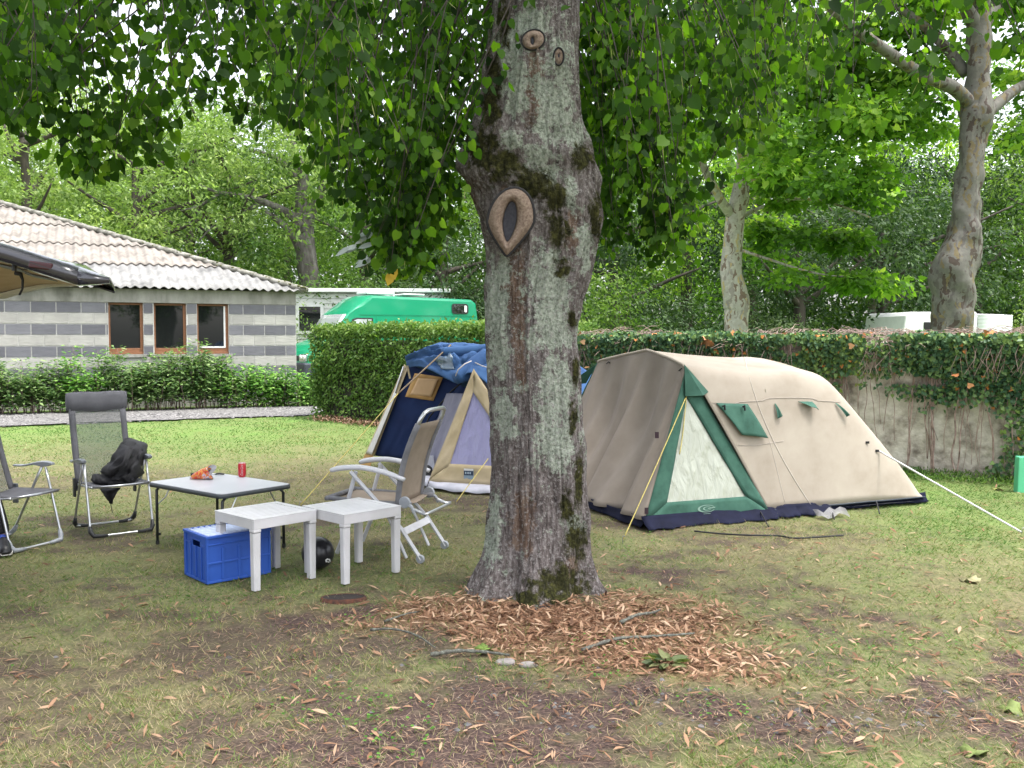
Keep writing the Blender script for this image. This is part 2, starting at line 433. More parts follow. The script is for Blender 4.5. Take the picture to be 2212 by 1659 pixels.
# ------------------------------------------------------------------ grass
def scatter_xy(n, y0, y1, rng):
    """positions inside the wedge seen by the camera (and a bit beyond), denser near"""
    u = rng.random(n); y = y0 * (y1 / y0) ** u
    x = (rng.random(n) * 2 - 1) * (y * .62 + .5); return x, y
grng = np.random.default_rng(21)
def grass(name, n, y0, y1, hgt, wid, lean, m, keep, label, cat):
    x, y = scatter_xy(n, y0, y1, grng)
    # tufts: pull blades toward tuft centres
    cx = np.round(x / .07) * .07 + (vn(np.round(x / .07), np.round(y / .07), 0, 2) - .5) * .07; cy = np.round(y / .07) * .07 + (vn(np.round(x / .07), np.round(y / .07), 5, 2) - .5) * .07
    pull = grng.random(n) * .75 * sstep(12, 6, y); x = x * (1 - pull) + cx * pull; y = y * (1 - pull) + cy * pull
    s, gr, li = ground_fields(x, y)
    k = keep(s, gr, li, x, y, grng.random(n)); x, y, s, gr, li = x[k], y[k], s[k], gr[k], li[k]; n = len(x)
    h = hgt * (.5 + grng.random(n)) * (.75 + .5 * vn(x * 3, y * 3, 0, 77)); a = grng.random(n) * 6.283
    tl = lean * (.3 + grng.random(n))
    ax = np.stack([np.cos(a) * tl, np.sin(a) * tl, np.ones(n)], -1); nr = np.stack([np.sin(a * 1.7), np.cos(a * 2.3), .1 * np.ones(n)], -1)
    sc = np.maximum(1, y / 5.5)
    V, F, r = leaves(np.stack([x, y, gz(x, y) - .003], -1), ax, nr, h, wid * sc, 'blade')
    dry = np.clip(.60 - .60 * gr + .75 * (grng.random(n) - .5) + .35 * (vn(x * 1.7, y * 1.7, 0, 55) - .5), 0, 1)
    o = add(name, npmesh(name, V, F, {'rnd': np.repeat(dry, 3)}), m)
    return tag(o, label, cat, kind='stuff')
gm = leafmat('grass blades', [(.045, .13, .020), (.10, .19, .04), (.19, .22, .07), (.31, .265, .145), (.43, .35, .225)], .3, (1.2, 1.3, .8), .6)
offwall = lambda x, y: (x + 3.1) * .5491 + (y - 15.35) * .8357 < .05
offpath = lambda x, y: ~((x < -2.8) & (y > np.interp(x, [p.x for p in near_e], [p.y for p in near_e])))
def keep_g(s, gr, li, x, y, u):
    d = (1 - .85 * s) * (1 - .9 * li) * (.45 + .55 * sstep(.1, .5, gr)) * (.25 + 1.1 * vn(x * 2.2, y * 2.2, 0, 31))
    return (u < d) & offwall(x, y) & offpath(x, y) & ~((np.abs(x - .1) < .28) & (np.abs(y - 5.5) < .25))
grass('grass', 330000, 2.9, 16.5, .034, .0042, 1.7, gm, keep_g, 'short patchy green and straw coloured grass of the camping pitch', 'grass')
def keep_t(s, gr, li, x, y, u):
    return (u < (1 - .8 * s) * (1 - .6 * li) * sstep(.62, .8, vn(x * 4.5, y * 4.5, 0, 61))) & offwall(x, y) & offpath(x, y)
grass('taller_grass_tufts', 40000, 2.9, 9, .055, .0042, 1.1, gm, keep_t, 'scattered taller tufts of grass between bare patches', 'grass')
# dry stalks lying flat
n = 42000; x, y = scatter_xy(n, 2.9, 11, grng); a = grng.random(n) * 6.28
k = offwall(x, y) & (grng.random(n) < .45 + .5 * ground_fields(x, y)[0]); x, y, a = x[k], y[k], a[k]; n = len(x)
o = leaf_obj('dry_stalks', np.stack([x, y, gz(x, y) + .004], -1), np.stack([np.cos(a), np.sin(a), .08 + .25 * grng.random(n)], -1), np.stack([0 * a, 0 * a, 1 + 0 * a], -1), .03 + .05 * grng.random(n), .0065, 'narrow', rndmat('dry stalk', [(.085, .052, .038), (.21, .14, .095), (.38, .29, .20)]))
tag(o, 'thin dry straw stalks lying on the ground', 'straw', kind='stuff')
# small round weeds (clover)
n = 9000; x, y = scatter_xy(n, 2.9, 7.5, grng); k = vn(x * 2.4, y * 2.4, 0, 91) > .74; x, y = x[k], y[k]; n = len(x)
dr = rdir(n) * .35 + np.array([0, 0, 1.0])
o = leaf_obj('clover', np.stack([x, y, gz(x, y) + .012 + .012 * grng.random(n)], -1), np.cross(dr, rdir(n)), dr, .014, .014, 'heart', leafmat('clover', [(.05, .14, .02), (.12, .26, .05)], .35, (1.2, 1.4, .6)))
tag(o, 'little clumps of bright green clover among the thin grass', 'clover', kind='stuff')

# ------------------------------------------------------------------ lime bracts (tan leaf litter)
bm_ = leafmat('lime bracts', [(.10, .055, .036), (.215, .115, .068), (.34, .20, .125), (.50, .36, .25)], .2, (1.1, 1, .9), .75)
def bracts(n, x, y, lift):
    a = grng.random(n) * 6.283; up = np.abs(grng.normal(size=n)) * lift
    ax = np.stack([np.cos(a), np.sin(a), up], -1)
    nr = np.stack([grng.normal(size=n) * .3, grng.normal(size=n) * .3, np.ones(n)], -1)
    L = (.035 + .045 * grng.random(n)); z = gz(x, y) + .004 + .006 * grng.random(n)
    return leaves(np.stack([x, y, z], -1), ax, nr, L, L * (.11 + .13 * grng.random(n)), 'bract')
n = 30000; x = .45 + (grng.random(n) * 2 - 1) * 2.3; y = 4.8 + (grng.random(n) * 2 - 1) * 1.4
li = ground_fields(x, y)[2]; k = (grng.random(n) < li) ; x1, y1 = x[k][:6800], y[k][:6800]
x2, y2 = scatter_xy(8500, 2.9, 9.5, grng)
dens = .17 + .42 * np.exp(-((x2 - .8) / 2.2) ** 2 - ((y2 - 4.8) / 1.6) ** 2) + .2 * sstep(0, 2.5, x2) * sstep(9, 6.5, y2)
k = (grng.random(len(x2)) < dens) & offwall(x2, y2); x2, y2 = x2[k], y2[k]
V1, F1, r1 = bracts(len(x1), x1, y1, .28); V2, F2, r2 = bracts(len(x2), x2, y2, .2)
r2 = np.clip(r2 * .85 + .05, 0, 1)
F = np.concatenate([F1, F2 + len(V1)])
tag(add('leaf_litter', npmesh('leaf_litter', np.concatenate([V1, V2]), F, {'rnd': np.concatenate([r1, r2])}), bm_), 'carpet of dry tan and orange lime bracts round the foot of the big tree', 'leaf litter', kind='stuff')

n = 60000; x = .45 + (grng.random(n) * 2 - 1) * 2.6; y = 4.8 + (grng.random(n) * 2 - 1) * 1.7
lf_ = ground_fields(x, y); k = grng.random(n) < np.clip(lf_[2] + .25 * lf_[0], 0, 1) * .8; x, y = x[k], y[k]; n = len(x); a = grng.random(n) * 6.28
o = leaf_obj('litter_crumbs', np.stack([x, y, gz(x, y) + .003 + .006 * grng.random(n)], -1), np.stack([np.cos(a), np.sin(a), .5 * grng.normal(size=n)], -1), rdir(n, grng) * .5 + np.array([0, 0, 1.]), .012 + .028 * grng.random(n), .004 + .005 * grng.random(n), 'narrow', rndmat('litter crumbs', [(.07, .035, .022), (.20, .095, .055), (.38, .21, .13), (.50, .34, .24)]))
tag(o, 'crumbled red brown litter between the bracts under the big tree', 'leaf litter', kind='stuff')
# fallen twigs, stones, single big leaves
m_twig = mat('lichen twig', [(.045, .038, .034), (.10, .10, .085), (.20, .22, .18)], .9, 60, .5)
def twig(pts, r, label):
    W = []
    for i, (a, b) in enumerate(pts):
        p = gp(a, b); p.z = float(gz(p.x, p.y)) + r + .012 + .008 * (i % 2); W.append(p)
    P = crom(W, 6); o = MB().tube(P, [r * (1 - .5 * i / len(P)) * (1 + .25 * math.sin(i * 2.1)) for i in range(len(P))], 7).build('twig', m_twig, smooth=True)
    return tag(o, label, 'twig', 'twigs fallen round the big tree')
twig([(1258, 1410), (1330, 1388), (1400, 1380), (1470, 1378), (1500, 1372)], .009, 'longest lichen covered twig lying on the orange litter right of the trunk')
twig([(1340, 1352), (1375, 1338), (1410, 1328), (1425, 1324)], .010, 'short thick lichen covered twig on the litter between the trunk and the beige tent')
twig([(930, 1418), (985, 1414), (1040, 1412), (1100, 1420)], .011, 'dark twig lying below the trunk, its right end at the pale stones')
twig([(800, 1362), (850, 1366), (900, 1378), (940, 1404)], .007, 'thin bent twig at the left edge of the orange litter')
twig([(830, 1345), (880, 1334), (905, 1326)], .006, 'small brown twig on the litter left of the tree foot')
def rock(px, py, s, label):
    c = gp(px, py); b = MB(); nu, nv = 12, 7
    for i in range(nv + 1):
        for j in range(nu):
            t = 2 * math.pi * j / nu; u = math.pi * i / nv; d = Vector((math.sin(u) * math.cos(t) * 1.2, math.sin(u) * math.sin(t) * .8, math.cos(u) * .45))
            q = 1 + .35 * (float(vn(d.x * 1.6 + px, d.y * 1.6, d.z * 1.6, 4)) - .5); b.v.append(Vector((c.x, c.y, float(gz(c.x, c.y)) + s * .2)) + d * s * q)
    for i in range(nv):
        for j in range(nu): b.f.append((i * nu + j, i * nu + (j + 1) % nu, (i + 1) * nu + (j + 1) % nu, (i + 1) * nu + j))
    return tag(b.build('stone', mat('pale stone', [(.14, .125, .12), (.32, .29, .28)], .85, 20, .4), smooth=True), label, 'stone')
rock(1092, 1426, .042, 'left one of the two pale stones at the edge of the orange litter')
rock(1140, 1432, .036, 'right one of the two pale stones at the edge of the orange litter')
def big_leaf(px, py, s, col, label, z=None, P=None, tilt=.2, seed=1):
    """a single lobed plane leaf, curled"""
    r = np.random.default_rng(seed); c = P if P is not None else gp(px, py)
    if P is None: c.z = float(gz(c.x, c.y)) + .012
    b = MB(); ring = []
    for i in range(20):
        t = 2 * math.pi * i / 20; lobes = (1, .5, .95, .45, .8, .4, .55, .75, .5, .6)
        rad = s * (.55 + .45 * lobes[(i if i <= 10 else 20 - i) % 10]) * (1 if i else .4)
        ring.append(Vector((rad * math.sin(t), rad * math.cos(t), s * (.28 * math.cos(2 * t + seed) + .12 * r.normal()))))
    M = Matrix.Rotation(seed * 1.3, 3, 'Z') @ Matrix.Rotation(tilt, 3, 'X')
    b.v = [c + M @ Vector((0, 0, .1 * s))] + [c + M @ q for q in ring]
    b.f = [(0, 1 + i, 1 + (i + 1) % 20) for i in range(20)]
    return tag(b.build('fallen_leaf', mat('fallen leaf', [tuple(k * .6 for k in col), col], .7, 25, .2, transl=.25), smooth=True, solid=.0015), label, 'leaf', 'single large fallen leaves')
GRN, ORG = (.22, .28, .08), (.55, .24, .09)
big_leaf(2105, 1632, .055, GRN, 'curled yellow green leaf lying nearest the bottom right corner', seed=2)
big_leaf(2185, 1530, .06, GRN, 'yellow green leaf cut by the right edge above the lowest leaf', seed=5)
big_leaf(2095, 1255, .07, (.45, .42, .22), 'pale straw coloured leaf alone on the grass at the right', seed=3)
big_leaf(2155, 1058, .06, (.42, .45, .13), 'yellow green leaf at the wall foot beside the green post', seed=7)
big_leaf(1045, 1405, .05, (.2, .3, .06), 'small dull green leaf below the trunk beside the dark twig', seed=9)
# withered sprig of green leaves on the litter
cs = gp(1440, 1436); n = 26; rr = np.random.default_rng(3); d = rdir(n, rr) * np.array([1, 1, .18]) + np.array([0, 0, .12])
o = leaf_obj('withered_sprig', np.array(cs)[None] + d * .045 + np.array([0, 0, .012]), d * np.array([1, 1, .4]), rdir(n, rr) * .7 + np.array([0, 0, 1.]), .075, .035, 'heart', leafmat('withered leaves', [(.03, .05, .02), (.09, .12, .045), (.22, .22, .11)], .25))
tag(o, 'withered green sprig of leaves lying on the litter right of the tree', 'sprig')
# half-buried rusty lid in the little hollow
c = gp(742, 1293); c.z = float(gz(c.x, c.y)) + .008
lid = empty('rusty_lid', c, .1, 'dark round metal lid with rusty rim sunk in the ground below the white tables', 'lid')
M = Matrix.Diagonal((1.15, .6, 1.0))
MB().lathe([(.0, .004), (.095, .002), (.105, .006)], n=32, M=M).build('lid_plate', mat('burnt iron', [(.008, .007, .008), (.028, .02, .018)], .8, 30, .4), lid, world=False, smooth=True)
MB().lathe([(.104, -.02), (.104, .008), (.112, .009), (.12, -.02)], n=32, M=M).build('rim', mat('rust', [(.02, .012, .010), (.11, .038, .02)], .9, 40, .5), lid, world=False, smooth=True)
# ================================================================== THE BIG LIME TREE
TY = 5.5; MPP = TY / FP
prof = [(1345, 1000, 1290), (1310, 1005, 1288), (1291, 1006, 1285), (1248, 1024, 1276), (1205, 1039, 1272), (1162, 1050, 1268), (1077, 1056, 1266), (992, 1060, 1261), (906, 1058, 1254), (821, 1054, 1249),
        (735, 1052, 1245), (650, 1051, 1254), (587, 1050, 1278), (509, 1049, 1296), (431, 1027, 1299), (395, 1006, 1296), (366, 993, 1291), (340, 996, 1283), (313, 1006, 1273), (274, 1022, 1260), (196, 1046, 1251), (117, 1057, 1247), (0, 1071, 1249), (-140, 1080, 1250), (-300, 1085, 1240), (-520, 1092, 1225), (-700, 1100, 1200)]
prof = prof[::-1]; pyv = np.array([p[0] for p in prof]); plv = np.array([p[1] for p in prof]); prv = np.array([p[2] for p in prof])
def sm_interp(q, xs, ys):
    return (np.interp(q - 6, xs, ys) + np.interp(q, xs, ys) * 2 + np.interp(q + 6, xs, ys)) / 4
zs = np.concatenate([np.arange(-.09, 3.7, .0095), np.arange(3.7, 5.4, .05)]); NA = 290
PYS = 829.5 - FP * np.tan(np.arctan2(zs - CAMZ, TY) + PITCH)
L = sm_interp(PYS, pyv, plv); Rr = sm_interp(PYS, pyv, prv)
k_ = MPP * np.cos(PITCH) * 1.0
xl, xr = (L - 1106) * TY / FP, (Rr - 1106) * TY / FP
cx, a = (xl + xr) / 2, (xr - xl) / 2
b = np.clip(a, .2, .27) + .17 * np.exp(-np.maximum(zs, 0) / .13)
th = np.arange(NA) * 2 * np.pi / NA
TH, ZZ = np.meshgrid(th, zs)
ct, st = np.cos(TH), np.sin(TH)
u, v = ct * 2.2, st * 2.2
ridg = np.abs(fbm(u * 4.2, v * 4.2, ZZ * 2.3, 3, 3) - .5) * 2
fine = fbm(u * 14, v * 14, ZZ * 16, 8, 3)
sm = np.exp(-np.maximum(ZZ, 0) / .22)
disp = .044 * (ridg - .3) + .014 * (fine - .5) + .007 * (fbm(u * 9, v * 9, ZZ * 5, 18, 2) - .5) + .03 * (fbm(u * .9, v * .9, ZZ * 1.3, 12, 3) - .5)
disp = disp + sm * (.045 * np.cos(TH * 5 + .7) + .035 * np.cos(TH * 9 + 2) + .03 * (fbm(u * 3, v * 3, ZZ, 4, 2) - .5))
# burl folds
burl = np.exp(-((ZZ - 2.45) / .28) ** 2)
disp = disp + burl * .012 * np.sin(ZZ * 26 + TH * 3 + 3 * fbm(u, v, ZZ * 2, 9, 2))
# hollow bay under the right burl
XX = cx[:, None] + (a[:, None] + disp) * ct; YY = TY + (b[:, None] + disp) * st
# pixel of each vertex as seen in the photograph, only to place the lichen and moss stains that grow there
dep = YY; PX = 1106 + XX / dep * FP; PY = 733 - (ZZ - CAMZ) / dep * FP
def blobs(lst, fr=True):
    m = np.zeros_like(PX)
    for cx_, cy_, rx, ry in lst: m = np.maximum(m, np.exp(-(((PX - cx_) / rx) ** 2 + ((PY - cy_) / ry) ** 2)))
    return m
front = (st < .25)
moss = blobs([(1040, 325, 52, 60), (1090, 360, 60, 50), (1145, 400, 60, 45), (1195, 430, 45, 50), (1205, 500, 32, 50), (1090, 60, 18, 80), (1068, 160, 20, 70), (1062, 240, 28, 60), (1255, 345, 32, 42), (1285, 470, 22, 70), (1215, 580, 25, 30),
              (1205, 1275, 80, 62), (1245, 1170, 34, 60), (1140, 1300, 50, 26), (1252, 1040, 12, 90), (1238, 900, 12, 60), (1242, 800, 10, 50), (1225, 1095, 18, 44), (1235, 690, 14, 30)])
moss = np.where(front, moss, .25 + .3 * fbm(u, v, ZZ, 44, 2))
lich = blobs([(1195, 225, 42, 110), (1160, 345, 46, 38), (1185, 385, 26, 30), (1210, 140, 30, 60), (1098, 115, 34, 58), (1112, 205, 30, 60), (1105, 310, 28, 34), (1185, 612, 55, 80), (1195, 700, 48, 90), (1205, 860, 45, 90), (1200, 955, 46, 60), (1243, 1148, 26, 34), (1068, 660, 26, 90), (1075, 760, 26, 60), (1230, 420, 16, 40), (1262, 520, 22, 60), (1150, 60, 40, 50), (1080, 590, 24, 40), (1070, 1120, 18, 60), (1240, 300, 26, 40), (1062, 1180, 22, 50), (1090, 900, 30, 60)])
lich = np.where(front, lich, .4)
brn = blobs([(1152, 190, 26, 110), (1110, 620, 36, 90), (1120, 700, 22, 90), (1008, 430, 26, 46), (1020, 480, 20, 40), (1235, 500, 22, 60), (1218, 120, 10, 22), (1235, 1235, 16, 36), (1125, 800, 14, 60), (1130, 1130, 30, 90), (1095, 450, 20, 60)])
M3 = np.stack([moss, lich, brn], -1).reshape(-1, 3)
nr_, nc_ = XX.shape; idx = np.arange(nr_ * nc_).reshape(nr_, nc_); idn = np.roll(idx, -1, 1)
Ft = np.stack([idx[:-1], idn[:-1], idn[1:], idx[1:]], -1).reshape(-1, 4)
XX = XX + 0.0; tree_base = Vector((.12, TY, 0))
lime = empty('lime_tree', tree_base, 0, 'old lime tree with lichen and moss on its thick knobbly trunk in the foreground centre', 'tree')
def bark_material():
    m, t, p, o = _mat('lichen bark'); n, l = t.nodes, t.links
    a_ = n.new('ShaderNodeAttribute'); a_.attribute_name = 'mask'; sp = n.new('ShaderNodeSeparateColor'); l.new(a_.outputs['Color'], sp.inputs[0])
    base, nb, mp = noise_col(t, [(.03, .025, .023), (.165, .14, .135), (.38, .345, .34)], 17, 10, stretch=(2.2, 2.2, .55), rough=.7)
    brown, n2, _ = noise_col(t, [(.055, .035, .026), (.175, .118, .09), (.32, .24, .19)], 18, 8, stretch=(2.4, 2.4, .4))
    lic, n3, _ = noise_col(t, [(.14, .155, .125), (.36, .405, .335), (.56, .60, .52)], 48, 8)
    mos, n4, _ = noise_col(t, [(.010, .011, .005), (.036, .036, .013), (.10, .10, .03)], 34, 8)
    def thr(inp, nz_scale, lo, hi, amp):
        nz = n.new('ShaderNodeTexNoise'); nz.inputs['Scale'].default_value = nz_scale; nz.inputs['Detail'].default_value = 8; nz.inputs['Roughness'].default_value = .72
        tc = n.new('ShaderNodeTexCoord'); l.new(tc.outputs['Object'], nz.inputs['Vector'])
        ma = n.new('ShaderNodeMath'); ma.operation = 'MULTIPLY_ADD'; l.new(nz.outputs['Fac'], ma.inputs[0]); ma.inputs[1].default_value = amp; l.new(inp, ma.inputs[2])
        mr = n.new('ShaderNodeMapRange'); mr.interpolation_type = 'SMOOTHSTEP'; l.new(ma.outputs[0], mr.inputs[0]); mr.inputs[1].default_value = lo; mr.inputs[2].default_value = hi
        return mr.outputs[0]
    def mix(f, A, B):
        x = n.new('ShaderNodeMix'); x.data_type = 'RGBA'; l.new(f, x.inputs['Factor']); l.new(A, x.inputs['A']); l.new(B, x.inputs['B']); return x.outputs['Result']
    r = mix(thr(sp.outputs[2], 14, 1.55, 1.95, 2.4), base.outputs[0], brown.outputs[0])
    r = mix(thr(sp.outputs[1], 15, 2.28, 2.52, 3.9), r, lic.outputs[0])
    # fine pale crust specks everywhere
    v = n.new('ShaderNodeTexNoise'); v.inputs['Scale'].default_value = 55; v.inputs['Detail'].default_value = 5; v.inputs['Roughness'].default_value = .65
    tc = n.new('ShaderNodeTexCoord'); l.new(tc.outputs['Object'], v.inputs['Vector'])
    mr = n.new('ShaderNodeMapRange'); l.new(v.outputs['Fac'], mr.inputs[0]); mr.inputs[1].default_value = .53; mr.inputs[2].default_value = .60
    mm = n.new('ShaderNodeMath'); mm.operation = 'MULTIPLY'; mm.inputs[1].default_value = .5; l.new(mr.outputs[0], mm.inputs[0])
    wht = n.new('ShaderNodeRGB'); wht.outputs[0].default_value = (.47, .45, .44, 1)
    r = mix(mm.outputs[0], r, wht.outputs[0])
    r = mix(thr(sp.outputs[0], 15, 1.62, 2.05, 2.5), r, mos.outputs[0])
    # dark gaps between bark plates
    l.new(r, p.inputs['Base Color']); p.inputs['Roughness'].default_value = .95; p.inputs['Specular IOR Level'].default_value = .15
    ad = n.new('ShaderNodeMath'); ad.operation = 'ADD'; l.new(nb.outputs['Fac'], ad.inputs[0]); l.new(v.outputs['Fac'], ad.inputs[1])
    add_bump(t, p, ad.outputs[0], 1.0, .035)
    return m
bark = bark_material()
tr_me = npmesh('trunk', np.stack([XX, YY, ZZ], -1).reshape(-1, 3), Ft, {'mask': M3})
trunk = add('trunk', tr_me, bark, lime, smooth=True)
tb = BVHTree.FromPolygons([tuple(q) for q in np.stack([XX, YY, ZZ], -1).reshape(-1, 3)], [tuple(f) for f in Ft.tolist()])
def on_trunk(px, py, off=0.0):
    h, nn = hit(tb, px, py)
    if h is None: return at(px, py, TY - .22)
    return h + Vector((0, -1, 0)) * off
# pruning scars: a swollen teardrop collar round a dark hollow
m_call = mat('callus wood', [(.15, .10, .075), (.27, .195, .15), (.38, .30, .245)], .9, 70, .9, dist=.01)
m_hole = mat('dark scar fill', [(.022, .022, .03), (.055, .055, .07)], .9, 60, .4)
m_edge = mat('black scar edge', [(.012, .012, .015), (.03, .028, .03)], .9, 30, .4)
ty0 = on_trunk(1102, 590).y
def scar(cx_, outer, inner, bulge, name, label):
    """outer / inner: matching closed lists of photo points; filled ring between, bulging toward the viewer"""
    n = len(outer); yb = min(on_trunk(*outer[i]).y for i in range(n)) + .004
    root = []
    G = []
    for k in range(13):
        s = k / 12; row = []
        for i in range(n):
            ox, oy = outer[i]; ix, iy = inner[i]; px = ox + (ix - ox) * s; py = oy + (iy - oy) * s
            hgt = bulge * math.sin(math.pi * min(1, s * .93 + .05)) ** .75 - (.03 if s > .95 else 0)
            row.append(at(px, py, yb - hgt + .012 * (1 - s)))
        row.append(row[0]); G.append(row)
    ob = MB().grid(G).build(name, m_call, lime, smooth=True); tag(ob, label)
    MB().face([at(x, y, yb - .004) for x, y in inner]).build('hollow', m_hole, ob)  # flat dark plate fills the middle of the ring
    MB().tube([at(x, y, yb + .002) for x, y in outer], .010 if bulge > .03 else .005, 8, closed=True).build('scar_edge', m_edge, ob, smooth=True)
    return ob
def oval(cx_, cy_, rx, ry, n=36, tip=0.0, skew=0.0):
    o_ = []
    for i in range(n):
        t = 2 * math.pi * i / n; x = math.sin(t); y = -math.cos(t)
        wx = rx * x * (1 - tip * max(0, y) ** 1.3); o_.append((cx_ + wx + skew * y, cy_ + ry * y))
    return o_
scar(0, oval(1103, 479, 50, 73, tip=.72, skew=-8), oval(1101, 478, 14, 43, tip=.35, skew=-5), .045, 'pruning_scar', 'teardrop shaped swollen scar with a dark hollow')
scar(0, oval(1152, 86, 25, 22, skew=-3), oval(1150, 88, 3, 8), .020, 'pruning_scar', 'small oval healed scar high on the trunk')
scar(0, oval(1207, 122, 11, 19, n=20), oval(1207, 120, 1.5, 4, n=20), .008, 'pruning_scar', 'smallest narrow healed scar')
# yellow lichen flecks at the foot
# limbs (mostly above the picture)
m_limb = mat('limb bark', [(.03, .026, .024), (.085, .07, .06)], .95, 25, .5)
lb = MB(); crng = random.Random(4); limb_ends = []
for i in range(11):
    ang = i * 2 * math.pi / 11 + crng.uniform(-.2, .2); z0 = crng.uniform(3.9, 5.2); r = crng.uniform(3.2, 4.8)
    P0 = Vector((.1, TY, z0)); d = Vector((math.cos(ang), math.sin(ang), 0))
    pts = crom([P0 - d * .0, P0 + d * r * .3 + Vector((0, 0, .9)), P0 + d * r * .65 + Vector((0, 0, 1.2)), P0 + d * r + Vector((0, 0, .6))], 5)
    rr_ = [.11 * (1 - .8 * k / (len(pts) - 1)) for k in range(len(pts))]; lb.tube(pts, rr_, 8); limb_ends += pts[4:]
    for q in (6, 9, 12):
        a2 = ang + crng.choice((-1, 1)) * crng.uniform(.5, 1.1); d2 = Vector((math.cos(a2), math.sin(a2), .1)); e = [pts[q], pts[q] + d2 * .8 + Vector((0, 0, .15)), pts[q] + d2 * 1.6 + Vector((0, 0, -.1))]
        e = crom(e, 4); lb.tube(e, [.035 * (1 - .7 * k / (len(e) - 1)) for k in range(len(e))], 6); limb_ends += e[3:]
lb.build('limbs', m_limb, lime, smooth=True)
# hanging twigs and leaves
env = [(-500, 300), (-200, 300), (0, 268), (60, 250), (95, 235), (130, 180), (165, 300), (195, 395), (235, 340), (262, 325), (300, 330), (335, 345), (350, 250), (400, 215), (440, 160), (480, 165), (520, 130), (545, 270), (585, 250), (620, 280), (650, 350), (700, 415), (780, 420), (820, 480), (835, 590), (870, 545), (900, 590), (930, 480), (985, 500), (1010, 440), (1060, 420), (1100, 400), (1250, 430), (1290, 520), (1320, 540), (1360, 450), (1400, 380), (1430, 520), (1445, 575), (1465, 520), (1490, 430), (1525, 335), (1590, 330), (1640, 330), (1700, 300), (1780, 285), (1850, 265), (1950, 250), (2050, 225), (2212, 205), (2700, 260)]
ex = np.array([e[0] for e in env]); ey = np.array([e[1] for e in env])
crng = np.random.default_rng(17)
LP, LA, LN, LS, LT = [], [], [], [], []; tw = MB(); cat_p = []
def hang(px, Y, ybot, ztop, dens=1.0, leafs=.075):
    bot = at(px, ybot, Y); top = Vector((bot.x + crng.uniform(-1, 1) * (.9 if abs(px - 1150) > 260 else .25), bot.y + crng.uniform(-.25, .45), ztop))
    side = Vector((crng.uniform(-.3, .3), crng.uniform(-.12, .12), 0))
    P_ = crom([top, top.lerp(bot, .35) + side, top.lerp(bot, .7) + side * .4, bot], 5)
    tw.tube(P_, [.0065 * (1 - .8 * i / (len(P_) - 1)) for i in range(len(P_))], 5)
    tone = crng.random() * .55; Ltot = (top - bot).length; nl = int(Ltot / .027 * dens)
    for i in range(nl):
        t = crng.random() ** .8 * (len(P_) - 1.001); q = int(t); p = P_[q].lerp(P_[q + 1], t - q)
        a_ = crng.uniform(0, 6.283); rad = crng.uniform(.015, .17)
        off = Vector((math.cos(a_) * rad, math.sin(a_) * rad, crng.uniform(-.05, .02)))
        LP.append(p + off); LA.append((math.cos(a_) * .5 + crng.normal() * .3, math.sin(a_) * .5 + crng.normal() * .3, -1 + .35 * crng.normal()))
        LN.append((crng.normal(), crng.normal() - .6, .35 * crng.normal() + .25)); LS.append(leafs * crng.uniform(.5, 1.3)); LT.append(min(1, tone + .5 * crng.random() ** 1.5))
        if crng.random() < .10: cat_p.append(p + off)
def density(px):
    d = 1.0
    if 640 < px < 1000: d = .72
    if 395 < px < 540: d = .42
    if 545 < px < 640: d = .6
    if 925 < px < 1010: d = .35
    if px > 1700: d = .42
    return d
N_T = 900
for i in range(N_T):
    px = crng.uniform(-520, 2700); 
    if crng.random() > density(px): continue
    if float(vn(px / 75.0, 0, 0, 19)) * .6 + .4 * float(vn(px / 28.0, 3, 0, 20)) < .50: continue
    if 1090 < px < 1235 and crng.random() < .8: continue
    Y = float(crng.choice([crng.uniform(3.5, 5.0), crng.uniform(4.6, 8.2), crng.uniform(5.5, 9.5)]))
    if 950 < px < 1330 and Y < 6.2: Y = crng.uniform(6.3, 9)
    eb = float(np.interp(px, ex, ey)); f = crng.random()
    yb = eb - (f ** 1.3) * min(330, eb * .95)
    if Y < 4.6: yb = min(yb, 190 + 60 * crng.random()) if not (520 < px < 1000 or 1260 < px < 1500) else min(yb, 330)
    zt = max(at(px, -60, Y).z, 3.9) + crng.uniform(0, .9)
    hang(px, Y, yb, zt, 1.0, .050 if Y < 6 else .060)
# dense mid-part of the crown behind the trunk
for i in range(130):
    px = crng.uniform(560, 1700); Y = crng.uniform(6.5, 9.8); eb = float(np.interp(px, ex, ey))
    if 925 < px < 1010: continue
    hang(px, Y, eb * crng.uniform(.35, .93), at(px, -60, Y).z + crng.uniform(0, .5), .9, .066)
for (px, yb, Y) in [(200, 398, 5.2), (185, 380, 5.3), (250, 335, 5.0), (330, 345, 5.4), (838, 592, 5.6), (850, 575, 5.7), (900, 588, 5.9), (822, 520, 5.6), (880, 540, 5.9), (1445, 572, 6.2), (1460, 545, 6.4), (1430, 540, 6.1), (1300, 540, 6.6), (1318, 520, 6.5), (740, 430, 5.6), (965, 505, 6.4), (545, 272, 5.4), (20, 275, 5.0), (60, 255, 5.2), (1470, 500, 6.6), (940, 480, 6.2)]:
    for j in range(5): hang(px + crng.uniform(-14, 14), Y + crng.uniform(-.3, .3), yb - crng.uniform(0, 30), at(px, -60, Y).z + .2, 1.15, .058)
